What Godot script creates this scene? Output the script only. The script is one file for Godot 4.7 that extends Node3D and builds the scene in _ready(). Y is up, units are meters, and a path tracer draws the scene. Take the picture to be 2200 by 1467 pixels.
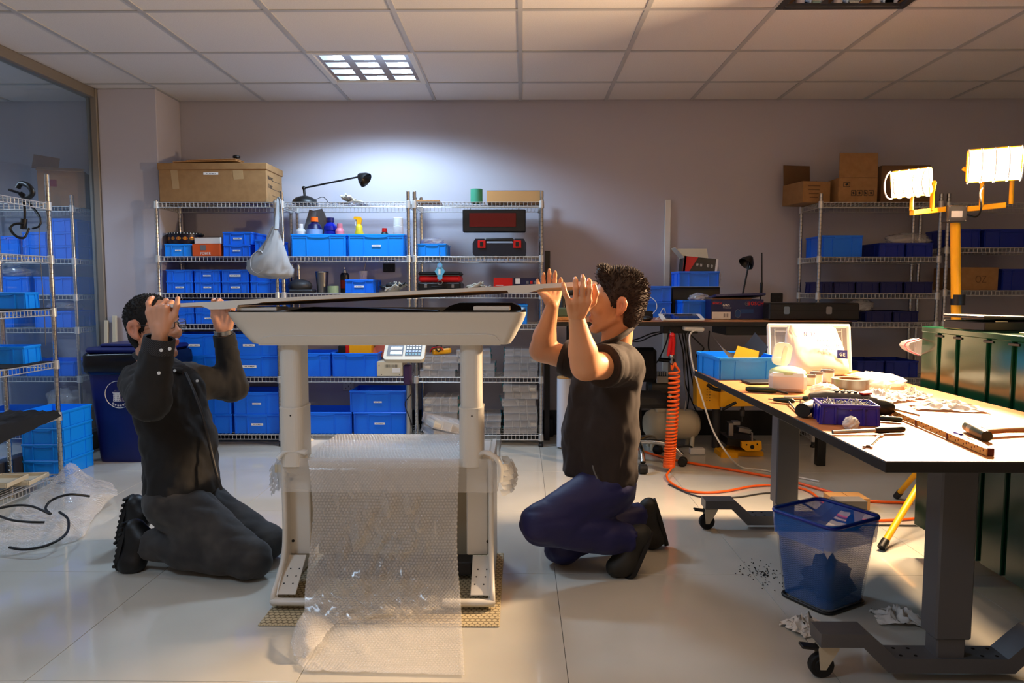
extends Node3D
# A workshop: two men kneel and fit a top panel to a white height-adjustable desk, between wire racks of blue crates and a lamp-lit work table.

const CEIL := 2.378
const BACK := -5.12
var M := {}
var cache := {}
var rng := RandomNumberGenerator.new()


# ---------------------------------------------------------------- mesh building
class MB:
	var v := PackedVector3Array()
	var n := PackedVector3Array()
	var u := PackedVector2Array()
	var c := PackedColorArray()
	var ix := PackedInt32Array()
	var col := Color(1, 1, 1)

	func quad(a: Vector3, b: Vector3, d: Vector3, e: Vector3, out := Vector3.ZERO, uv := []) -> void:
		var nn := (b - a).cross(d - a)
		if nn.length_squared() < 1e-16:
			nn = (d - a).cross(e - a)
		nn = nn.normalized()
		var pts := [a, b, d, e]
		if out != Vector3.ZERO and nn.dot(out) < 0:
			pts = [a, e, d, b]
			nn = -nn
			if uv.size() == 4:
				uv = [uv[0], uv[3], uv[2], uv[1]]
		var k := v.size()
		for i in 4:
			v.append(pts[i])
			n.append(nn)
			c.append(col)
			u.append(uv[i] if uv.size() == 4 else Vector2(float(i == 1 or i == 2), float(i < 2)))
		ix.append_array([k, k + 2, k + 1, k, k + 3, k + 2])

	func tri(a: Vector3, b: Vector3, d: Vector3, out := Vector3.ZERO) -> void:
		var nn := (b - a).cross(d - a).normalized()
		if out != Vector3.ZERO and nn.dot(out) < 0:
			var t := b
			b = d
			d = t
			nn = -nn
		var k := v.size()
		for p in [a, b, d]:
			v.append(p)
			n.append(nn)
			c.append(col)
			u.append(Vector2(p.x, p.z))
		ix.append_array([k, k + 2, k + 1])

	func box(ct: Vector3, s: Vector3, bs := Basis.IDENTITY, bev := 0.0) -> void:
		var h := s / 2.0
		bev = minf(bev, minf(h.x, minf(h.y, h.z)) * 0.9)
		var g := h - Vector3.ONE * bev
		for a in 3:
			var b := (a + 1) % 3
			var d := (a + 2) % 3
			for sg in [-1.0, 1.0]:
				var q := []
				for w in [[-1, -1], [1, -1], [1, 1], [-1, 1]]:
					var p := Vector3.ZERO
					p[a] = sg * h[a]
					p[b] = w[0] * g[b]
					p[d] = w[1] * g[d]
					q.append(ct + bs * p)
				var o := Vector3.ZERO
				o[a] = sg
				quad(q[0], q[1], q[2], q[3], bs * o)
				if bev > 0.0:
					for s2 in [-1.0, 1.0]:
						var e := []
						for w in [-1.0, 1.0]:
							var p := Vector3.ZERO
							p[a] = sg * h[a]
							p[b] = s2 * g[b]
							p[d] = w * g[d]
							e.append(ct + bs * p)
							var p2 := Vector3.ZERO
							p2[a] = sg * g[a]
							p2[b] = s2 * h[b]
							p2[d] = w * g[d]
							e.append(ct + bs * p2)
						o = Vector3.ZERO
						o[a] = sg
						o[b] = s2
						quad(e[0], e[1], e[3], e[2], bs * o)
		if bev > 0.0:
			for i in 8:
				var sg := Vector3(1 if i & 1 else -1, 1 if i & 2 else -1, 1 if i & 4 else -1)
				tri(ct + bs * (sg * Vector3(h.x, g.y, g.z)), ct + bs * (sg * Vector3(g.x, h.y, g.z)), ct + bs * (sg * Vector3(g.x, g.y, h.z)), bs * sg)

	# a smooth surface through rows of points; normals point to (row direction) x (column direction)
	func grid(rows: Array, close_u := false, close_v := false, flip := false, us := Vector2.ONE) -> void:
		var R := rows.size()
		var C: int = rows[0].size()
		var k := v.size()
		for r in R:
			var rp: int = (r + R - 1) % R if close_v else maxi(r - 1, 0)
			var rn: int = (r + 1) % R if close_v else mini(r + 1, R - 1)
			for j in C:
				var jp: int = (j + C - 1) % C if close_u else maxi(j - 1, 0)
				var jn: int = (j + 1) % C if close_u else mini(j + 1, C - 1)
				var du: Vector3 = rows[r][jn] - rows[r][jp]
				var dv: Vector3 = rows[rn][j] - rows[rp][j]
				var nn := dv.cross(du).normalized()
				if nn == Vector3.ZERO:
					var r2 := clampi(r, 1, R - 2) if R > 2 else r
					du = rows[r2][jn] - rows[r2][jp]
					nn = dv.cross(du).normalized()
				v.append(rows[r][j])
				n.append(-nn if flip else nn)
				c.append(col)
				u.append(Vector2(float(j) / maxi(C - 1, 1), float(r) / maxi(R - 1, 1)) * us)
		for r in (R if close_v else R - 1):
			for j in (C if close_u else C - 1):
				var a := k + r * C + j
				var b := k + r * C + (j + 1) % C
				var d := k + ((r + 1) % R) * C + (j + 1) % C
				var e := k + ((r + 1) % R) * C + j
				if flip:
					ix.append_array([a, e, d, a, d, b])
				else:
					ix.append_array([a, d, e, a, b, d])

	func tube(pts: Array, rad, seg := 8, closed := false, caps := true, squash := 1.0) -> void:
		var N := pts.size()
		var rows := []
		var up := Vector3.UP
		var t0: Vector3 = (pts[1] - pts[0]).normalized()
		if absf(t0.dot(up)) > 0.9:
			up = Vector3.RIGHT
		var sx := t0.cross(up).normalized()
		for i in N:
			var a: Vector3 = pts[(i + N - 1) % N] if closed else pts[maxi(i - 1, 0)]
			var b: Vector3 = pts[(i + 1) % N] if closed else pts[mini(i + 1, N - 1)]
			var t := (b - a).normalized()
			sx = (sx - t * sx.dot(t)).normalized()
			var sy := t.cross(sx)
			var r: float = rad[i] if rad is Array or rad is PackedFloat32Array else rad
			var row := PackedVector3Array()
			for j in seg:
				var an := TAU * j / seg
				row.append(pts[i] + (sx * cos(an) + sy * sin(an) * squash) * r)
			rows.append(row)
		grid(rows, true, closed, true)
		if caps and not closed:
			for e in [0, N - 1]:
				var o: Vector3 = (pts[0] - pts[1]) if e == 0 else (pts[N - 1] - pts[N - 2])
				for j in seg:
					tri(pts[e], rows[e][j], rows[e][(j + 1) % seg], o)

	# profile of (radius, height) pairs turned round the y axis of xf; every step keeps its own crease unless smooth
	func lathe(prof: Array, seg := 16, xf := Transform3D.IDENTITY, smooth := false) -> void:
		var rows := []
		for p in prof:
			var row := PackedVector3Array()
			for j in seg:
				var an := TAU * j / seg
				row.append(xf * Vector3(cos(an) * p[0], p[1], -sin(an) * p[0]))
			rows.append(row)
		if smooth:
			grid(rows, true, false, false)
		else:
			for i in rows.size() - 1:
				grid([rows[i], rows[i + 1]], true, false, false)

	# polygon in local xy, extruded along local z by depth
	func prism(poly: Array, depth: float, xf := Transform3D.IDENTITY) -> void:
		var pp := PackedVector2Array(poly)
		if Geometry2D.is_polygon_clockwise(pp):
			pp.reverse()
		var tr := Geometry2D.triangulate_polygon(pp)
		for t in range(0, tr.size(), 3):
			for z in [0.0, depth]:
				var o := xf.basis.z * (1.0 if z > 0 else -1.0) * signf(depth)
				tri(xf * Vector3(pp[tr[t]].x, pp[tr[t]].y, z), xf * Vector3(pp[tr[t + 1]].x, pp[tr[t + 1]].y, z), xf * Vector3(pp[tr[t + 2]].x, pp[tr[t + 2]].y, z), o)
		for i in pp.size():
			var a := pp[i]
			var b := pp[(i + 1) % pp.size()]
			var o := xf.basis * Vector3((b - a).y, -(b - a).x, 0)
			quad(xf * Vector3(a.x, a.y, 0), xf * Vector3(b.x, b.y, 0), xf * Vector3(b.x, b.y, depth), xf * Vector3(a.x, a.y, depth), o)

	func ball(ct: Vector3, r: Vector3, bs := Basis.IDENTITY, seg := 12, ring := 8) -> void:
		var rows := []
		for i in ring + 1:
			var la := PI * (float(i) / ring - 0.5)
			var row := PackedVector3Array()
			for j in seg:
				var an := TAU * j / seg
				row.append(ct + bs * (Vector3(cos(la) * cos(an), sin(la), -cos(la) * sin(an)) * r))
			rows.append(row)
		grid(rows, true)

	func mesh(off := Vector3.ZERO, tinted := false) -> ArrayMesh:
		var a := []
		a.resize(Mesh.ARRAY_MAX)
		if off != Vector3.ZERO:
			for i in v.size():
				v[i] -= off
		a[Mesh.ARRAY_VERTEX] = v
		a[Mesh.ARRAY_NORMAL] = n
		a[Mesh.ARRAY_TEX_UV] = u
		if tinted:
			a[Mesh.ARRAY_COLOR] = c
		a[Mesh.ARRAY_INDEX] = ix
		var m := ArrayMesh.new()
		m.add_surface_from_arrays(Mesh.PRIMITIVE_TRIANGLES, a)
		return m


# a smooth union of round cones and ellipsoids, meshed as surface nets
class Field:
	var cell: float
	var k: float
	var lo: Vector3
	var nx: int
	var ny: int
	var nz: int
	var s := PackedFloat32Array()

	func _init(lo_: Vector3, hi: Vector3, cell_: float, k_: float) -> void:
		cell = cell_
		k = k_
		lo = lo_
		nx = int(ceil((hi.x - lo.x) / cell)) + 1
		ny = int(ceil((hi.y - lo.y) / cell)) + 1
		nz = int(ceil((hi.z - lo.z) / cell)) + 1
		s.resize(nx * ny * nz)

	func span(a: Vector3, b: Vector3) -> Array:
		return [clampi(int((a.x - lo.x) / cell), 0, nx - 1), clampi(int((b.x - lo.x) / cell) + 1, 0, nx - 1), clampi(int((a.y - lo.y) / cell), 0, ny - 1),
			clampi(int((b.y - lo.y) / cell) + 1, 0, ny - 1), clampi(int((a.z - lo.z) / cell), 0, nz - 1), clampi(int((b.z - lo.z) / cell) + 1, 0, nz - 1)]

	func cap(a: Vector3, b: Vector3, ra: float, rb: float, clips := []) -> void:
		var m := maxf(ra, rb) + 4.0 / k
		var w := span(a.min(b) - Vector3.ONE * m, a.max(b) + Vector3.ONE * m)
		var ba := b - a
		var l2 := maxf(ba.length_squared(), 1e-9)
		for z in range(w[4], w[5] + 1):
			for y in range(w[2], w[3] + 1):
				var i0: int = (z * ny + y) * nx
				for x in range(w[0], w[1] + 1):
					var p := Vector3(lo.x + x * cell, lo.y + y * cell, lo.z + z * cell)
					var t := clampf((p - a).dot(ba) / l2, 0.0, 1.0)
					var d := (p - a - ba * t).length() - ra - (rb - ra) * t
					for pl in clips:
						d = maxf(d, pl.distance_to(p))
					if d < 4.0 / k:
						s[i0 + x] += exp(-k * d)

	func ell(ct: Vector3, r: Vector3, bs := Basis.IDENTITY, clips := [], sub := false) -> void:
		var m := maxf(r.x, maxf(r.y, r.z)) + 4.0 / k
		var w := span(ct - Vector3.ONE * m, ct + Vector3.ONE * m)
		var inv := bs.transposed()
		for z in range(w[4], w[5] + 1):
			for y in range(w[2], w[3] + 1):
				var i0: int = (z * ny + y) * nx
				for x in range(w[0], w[1] + 1):
					var q := inv * (Vector3(lo.x + x * cell, lo.y + y * cell, lo.z + z * cell) - ct)
					var k0 := (q / r).length()
					var k1 := (q / (r * r)).length()
					var d := k0 * (k0 - 1.0) / maxf(k1, 1e-6)
					for pl in clips:
						d = maxf(d, pl.distance_to(inv.transposed() * q + ct))
					if sub:
						if d < 4.0 / k:
							s[i0 + x] = minf(s[i0 + x], exp(k * d))
					elif d < 4.0 / k:
						s[i0 + x] += exp(-k * d)

	func mesh(mb: MB, push = null, tint = null) -> void:
		var idx := {}
		var base := mb.v.size()
		var ofs := [0, 1, nx, nx + 1, nx * ny, nx * ny + 1, nx * ny + nx, nx * ny + nx + 1]
		var edges := [[0, 1], [2, 3], [4, 5], [6, 7], [0, 2], [1, 3], [4, 6], [5, 7], [0, 4], [1, 5], [2, 6], [3, 7]]
		var vs := PackedVector3Array()
		for z in nz - 1:
			for y in ny - 1:
				var i0 := (z * ny + y) * nx
				for x in nx - 1:
					var i := i0 + x
					var mask := 0
					for q in 8:
						if s[i + ofs[q]] > 1.0:
							mask |= 1 << q
					if mask == 0 or mask == 255:
						continue
					var sum := Vector3.ZERO
					var cnt := 0
					for e in edges:
						var a: int = e[0]
						var b: int = e[1]
						if ((mask >> a) & 1) == ((mask >> b) & 1):
							continue
						var da := -log(maxf(s[i + ofs[a]], 1e-3))
						var db := -log(maxf(s[i + ofs[b]], 1e-3))
						var t := da / (da - db)
						var pa := Vector3(a & 1, (a >> 1) & 1, a >> 2)
						var pb := Vector3(b & 1, (b >> 1) & 1, b >> 2)
						sum += pa.lerp(pb, t)
						cnt += 1
					idx[i] = vs.size()
					vs.append(lo + (Vector3(x, y, z) + sum / cnt) * cell)
		var nn := PackedVector3Array()
		nn.resize(vs.size())
		var tris := PackedInt32Array()
		var st := [1, nx, nx * ny]
		for i in idx:
			for ax in 3:
				var sa: int = st[ax]
				var sb: int = st[(ax + 1) % 3]
				var sc: int = st[(ax + 2) % 3]
				# the edge from corner i along ax is shared by four cells
				var in0: bool = s[i] > 1.0
				var in1: bool = s[i + sa] > 1.0
				if in0 == in1 or not (idx.has(i - sb) and idx.has(i - sc) and idx.has(i - sb - sc)):
					continue
				var q := [idx[i], idx[i - sb], idx[i - sb - sc], idx[i - sc]]
				if not in0:
					q.reverse()
				var fn: Vector3 = (vs[q[1]] - vs[q[0]]).cross(vs[q[2]] - vs[q[0]]) + (vs[q[2]] - vs[q[0]]).cross(vs[q[3]] - vs[q[0]])
				for w in q:
					nn[w] += fn
				tris.append_array([base + q[0], base + q[2], base + q[1], base + q[0], base + q[3], base + q[2]])
		for i in vs.size():
			var nrm := nn[i].normalized()
			nn[i] = nrm
			if push != null:
				vs[i] += nrm * push.call(vs[i])
		if push != null:
			for i in nn.size():
				nn[i] = Vector3.ZERO
			for t in range(0, tris.size(), 3):
				var a := vs[tris[t] - base]
				var fn := (vs[tris[t + 2] - base] - a).cross(vs[tris[t + 1] - base] - a)
				for e in 3:
					nn[tris[t + e] - base] += fn
			for i in nn.size():
				nn[i] = nn[i].normalized()
		for i in vs.size():
			mb.v.append(vs[i])
			mb.n.append(nn[i])
			mb.u.append(Vector2(vs[i].x, vs[i].y))
			mb.c.append(tint.call(vs[i]) if tint != null else mb.col)
		mb.ix.append_array(tris)


# ---------------------------------------------------------------- objects and materials
func numbered(called: String, parent: Node) -> String:
	var t := called
	var k := 0
	while parent.has_node(NodePath(t)):
		k += 1
		t = "%s_%03d" % [called, k]
	return t


func put(called: String, m: Mesh, mt: Material, parent: Node, at := Vector3.ZERO, bs := Basis.IDENTITY) -> MeshInstance3D:
	var o := MeshInstance3D.new()
	var p: Node = parent if parent else self
	o.name = numbered(called, p)
	o.mesh = m
	o.material_override = mt
	o.transform = Transform3D(bs, at)
	p.add_child(o, true)
	return o


func tag(o: Node, label: String, category := "", group := "", kind := "") -> Node:
	if label:
		o.set_meta("label", label)
	if category:
		o.set_meta("category", category)
	if group:
		o.set_meta("group", group)
	if kind:
		o.set_meta("kind", kind)
	return o


func thing(called: String, label: String, category: String, at := Vector3.ZERO, turn := 0.0, group := "") -> Node3D:
	var o := Node3D.new()
	o.name = numbered(called, self)
	add_child(o, true)
	o.position = at
	o.rotation.y = turn
	tag(o, label, category, group)
	return o


# one mesh that is a whole thing, built in world metres and hung from a base point
func lone(called: String, mb: MB, mt: Material, label: String, category: String, at := Vector3.ZERO, group := "") -> MeshInstance3D:
	var o := put(called, mb.mesh(at), mt, null, at)
	tag(o, label, category, group)
	return o


# a part built in world metres under a thing that is only moved, not turned
func part(called: String, mb: MB, mt: Material, root: Node3D, label := "") -> MeshInstance3D:
	var off := root.position
	if root.get_parent() != self:
		off += (root.get_parent() as Node3D).position
	var o := put(called, mb.mesh(off), mt, root)
	if label:
		o.set_meta("label", label)
	return o


func setting(called: String, mb: MB, mt: Material, label := "") -> MeshInstance3D:
	var o := put(called, mb.mesh(), mt, null)
	tag(o, label, "", "", "structure")
	return o


func mat(key: String, colr: Color, rough := 0.6, metal := 0.0, opt := {}) -> StandardMaterial3D:
	var m := StandardMaterial3D.new()
	m.resource_name = key
	m.albedo_color = colr
	m.roughness = rough
	m.metallic = metal
	for o in opt:
		m.set(o, opt[o])
	M[key] = m
	return m


func noise(freq: float, type := FastNoiseLite.TYPE_SIMPLEX_SMOOTH, oct := 3, sd := 1) -> FastNoiseLite:
	var f := FastNoiseLite.new()
	f.noise_type = type
	f.frequency = freq
	f.fractal_octaves = oct
	f.seed = sd
	return f


func noise_tex(freq: float, a: Color, b: Color, size := 256, as_normal := false, sd := 1, oct := 3, bump := 4.0) -> NoiseTexture2D:
	var t := NoiseTexture2D.new()
	t.width = size
	t.height = size
	t.seamless = true
	t.noise = noise(freq, FastNoiseLite.TYPE_SIMPLEX_SMOOTH, oct, sd)
	if as_normal:
		t.as_normal_map = true
		t.bump_strength = bump
	else:
		var g := Gradient.new()
		g.set_color(0, a)
		g.set_color(1, b)
		t.color_ramp = g
	return t


func image_tex(w: int, h: int, f: Callable) -> ImageTexture:
	var im := Image.create(w, h, false, Image.FORMAT_RGBA8)
	for y in h:
		for x in w:
			im.set_pixel(x, y, f.call(x, y))
	return ImageTexture.create_from_image(im)


func tri_opt(tex: Texture2D, scale: float, more := {}) -> Dictionary:
	var d := {"albedo_texture": tex, "uv1_triplanar": true, "uv1_world_triplanar": true, "uv1_scale": Vector3.ONE * scale}
	d.merge(more, true)
	return d


func glass(key: String, colr: Color, alpha: float, rough := 0.1, more := {}) -> StandardMaterial3D:
	colr.a = alpha
	var m := mat(key, colr, rough, 0.0, more)
	m.transparency = BaseMaterial3D.TRANSPARENCY_ALPHA
	m.cull_mode = BaseMaterial3D.CULL_DISABLED
	return m


func textm(s: String, size: float, depth: float, font := "Droid Sans", bold := false) -> TextMesh:
	var t := TextMesh.new()
	var f := SystemFont.new()
	f.font_names = PackedStringArray([font])
	if bold:
		f.font_weight = 700
	t.font = f
	t.text = s
	t.font_size = 32
	t.pixel_size = size / 32.0
	t.depth = depth
	t.curve_step = 2.0
	return t


func curve(pts: Array, steps := 6) -> Array:   # Catmull-Rom through the points
	var out := []
	for i in pts.size() - 1:
		var a: Vector3 = pts[maxi(i - 1, 0)]
		var b: Vector3 = pts[i]
		var c: Vector3 = pts[i + 1]
		var d: Vector3 = pts[mini(i + 2, pts.size() - 1)]
		for s in steps:
			out.append(b.cubic_interpolate(c, a, d, float(s) / steps))
	out.append(pts[-1])
	return out


func round_rect(w: float, h: float, r: float, seg := 4) -> Array:   # centred, counter-clockwise
	var out := []
	for q in 4:
		var cx := (w / 2 - r) * (1 if q == 0 or q == 3 else -1)
		var cy := (h / 2 - r) * (1 if q < 2 else -1)
		for i in seg + 1:
			var a := PI / 2 * (q + float(i) / seg)
			out.append(Vector2(cx + cos(a) * r, cy + sin(a) * r))
	return out


func facing(nrm: Vector3, up := Vector3.UP) -> Basis:   # z axis along nrm
	var z := nrm.normalized()
	var x := up.cross(z).normalized()
	return Basis(x, z.cross(x), z)


func make_materials() -> void:
	mat("wall", Color(0.71, 0.695, 0.725), 0.85)
	mat("tile", Color.WHITE, 0.07, 0.0, tri_opt(noise_tex(0.012, Color(0.75, 0.74, 0.70), Color(0.79, 0.78, 0.74), 256, false, 3), 0.7))
	mat("grout", Color(0.10, 0.095, 0.09), 0.8)
	mat("ceiling", Color.WHITE, 0.95, 0.0, tri_opt(noise_tex(0.25, Color(0.80, 0.785, 0.77), Color(0.86, 0.845, 0.83), 256, false, 5, 2), 2.2))
	mat("gridbar", Color(0.68, 0.68, 0.68), 0.5)
	mat("skirting", Color(0.03, 0.03, 0.032), 0.35)
	mat("white_metal", Color(0.84, 0.83, 0.80), 0.35)
	mat("cream", Color(0.80, 0.76, 0.66), 0.45)
	mat("chrome", Color(0.78, 0.78, 0.77), 0.22, 1.0)
	mat("wire", Color(0.80, 0.80, 0.79), 0.32, 0.55)
	mat("mirror", Color(0.9, 0.91, 0.93), 0.06, 1.0)
	mat("steel", Color(0.62, 0.62, 0.62), 0.3, 1.0)
	mat("frame_metal", Color(0.50, 0.47, 0.43), 0.45, 0.2)
	mat("blue", Color(0.03, 0.44, 0.96), 0.38)
	mat("blue_light", Color(0.04, 0.56, 0.98), 0.38)
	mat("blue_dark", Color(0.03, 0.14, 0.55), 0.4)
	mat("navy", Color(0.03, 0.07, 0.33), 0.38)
	mat("violet", Color(0.16, 0.13, 0.62), 0.3)
	mat("black", Color(0.035, 0.035, 0.037), 0.45)
	mat("black_soft", Color(0.045, 0.044, 0.046), 0.9)
	mat("rubber", Color(0.05, 0.05, 0.05), 0.7)
	mat("dark_grey", Color(0.18, 0.18, 0.19), 0.5)
	mat("grey", Color(0.40, 0.40, 0.41), 0.5)
	mat("leg_grey", Color(0.36, 0.36, 0.37), 0.45)
	mat("card", Color.WHITE, 0.85, 0.0, tri_opt(noise_tex(0.02, Color(0.55, 0.41, 0.25), Color(0.61, 0.46, 0.29), 256, false, 9), 3.0))
	mat("card_dark", Color(0.40, 0.29, 0.18), 0.85)
	mat("white", Color(0.88, 0.88, 0.87), 0.5)
	mat("paper", Color(0.90, 0.89, 0.87), 0.9, 0.0, {"backlight_enabled": true, "backlight": Color(0.35, 0.35, 0.34)})
	mat("red", Color(0.75, 0.04, 0.04), 0.4)
	mat("orange", Color(1.0, 0.40, 0.07), 0.35)
	mat("orange_box", Color(0.80, 0.30, 0.03), 0.7)
	mat("yellow", Color(0.95, 0.68, 0.03), 0.42)
	mat("lemon", Color(0.85, 0.78, 0.15), 0.5)
	mat("teal", Color(0.02, 0.38, 0.42), 0.4)
	mat("dark_green", Color(0.02, 0.15, 0.10), 0.35)
	mat("cabinet_green", Color(0.03, 0.23, 0.155), 0.16)
	mat("pink", Color(0.85, 0.50, 0.58), 0.5)
	mat("cloth_grey", Color(0.62, 0.63, 0.64), 0.9)
	mat("glove", Color.WHITE, 0.95, 0.0, tri_opt(noise_tex(0.2, Color(0.66, 0.64, 0.58), Color(0.80, 0.78, 0.72), 128, false, 4), 20.0))
	mat("tan", Color(0.76, 0.58, 0.36), 0.7)
	mat("wood", Color.WHITE, 0.6, 0.0, tri_opt(noise_tex(0.06, Color(0.62, 0.42, 0.23), Color(0.75, 0.55, 0.33), 256, false, 8), 6.0))
	mat("table_top", Color.WHITE, 0.42, 0.0, tri_opt(noise_tex(0.03, Color(0.70, 0.45, 0.25), Color(0.76, 0.50, 0.29), 256, false, 12), 2.5))
	mat("table_edge", Color(0.04, 0.038, 0.036), 0.45)
	mat("ruler", Color(0.80, 0.62, 0.30), 0.5)
	mat("ruler_red", Color(0.30, 0.03, 0.03), 0.5)
	mat("socket", Color(0.75, 0.75, 0.73), 0.5)
	mat("label", Color.WHITE, 0.7, 0.0, {"albedo_texture": image_tex(96, 24, func(x, y):
		var k := float(hash(Vector2i(int(x / 3.0), int(y / 4.0))) % 100) / 100.0
		return Color(0.35, 0.36, 0.38) if y > 7 and y < 17 and x > 14 and x < 82 and k < 0.55 else Color(0.93, 0.93, 0.92))})
	glass("clear_box", Color(0.88, 0.88, 0.89), 0.24, 0.3)
	glass("pane", Color(0.22, 0.50, 0.68), 0.10, 0.02)
	glass("clear_lid", Color(0.92, 0.92, 0.90), 0.6, 0.3)
	glass("bubble", Color(0.95, 0.95, 0.94), 0.2, 0.08)
	glass("film", Color(0.93, 0.93, 0.93), 0.28, 0.14)
	glass("wrap_white", Color(0.93, 0.93, 0.91), 0.6, 0.3)
	glass("film_roll", Color(0.86, 0.88, 0.93), 0.85, 0.3)


# ---------------------------------------------------------------- the room
func _ready() -> void:
	rng.seed = 7
	var cam := Camera3D.new()
	cam.name = "camera"
	cam.position = Vector3(0, 1.07, 0)
	cam.rotation_degrees = Vector3(-4.3628, 0.63784, 0)
	cam.fov = 51.315
	cam.near = 0.05
	cam.far = 100.0
	add_child(cam)
	cam.current = true
	var we := WorldEnvironment.new()
	we.name = "world_environment"
	var env := Environment.new()
	env.background_mode = Environment.BG_COLOR
	env.background_color = Color(0, 0, 0)
	env.tonemap_mode = Environment.TONE_MAPPER_LINEAR
	env.tonemap_exposure = 1.2
	env.sdfgi_enabled = true
	env.ssao_enabled = true
	env.ssil_enabled = true
	we.environment = env
	add_child(we)
	var cool := Color(0.76, 0.88, 1.0)
	# the lit ceiling troffer: its louvre cuts the light off in a cone
	for x in [-1.08, -0.9, -0.72]:
		spot("troffer_light", Vector3(x, CEIL - 0.03, -4.37), Vector3(0, -1, 0), cool, 0.9, 77.0, 0.35, 0.12)
	# a troffer of the same kind over the photographer
	spot("troffer_light", Vector3(-1.5, CEIL - 0.03, -0.77), Vector3(0, -1, 0), cool, 1.55, 78.0, 0.4, 0.25)
	# a light in the next room, behind the glass
	spot("next_room_light", Vector3(-3.75, CEIL - 0.03, -3.3), Vector3(0, -1, 0), cool, 3.2, 78.0, 0.4, 0.2)
	# the work lamps are lit where they are built, in work_lamp()
	make_materials()
	room()
	racks()
	rack_goods()
	back_desk()
	left_corner()
	lift_desk()
	work_table()
	work_lamp()
	floor_goods()
	people()


func spot(called: String, at: Vector3, dir: Vector3, colr: Color, e: float, angle: float, blend: float, size: float) -> void:
	var l := SpotLight3D.new()
	l.name = numbered(called, self)
	l.position = at
	l.basis = facing(-dir, Vector3.FORWARD if absf(dir.y) > 0.9 else Vector3.UP)
	l.light_color = colr
	l.light_energy = e
	l.spot_angle = angle
	l.spot_angle_attenuation = blend
	l.spot_range = 12.0
	l.spot_attenuation = 2.0
	l.light_size = size
	l.shadow_enabled = true
	add_child(l, true)


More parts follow.
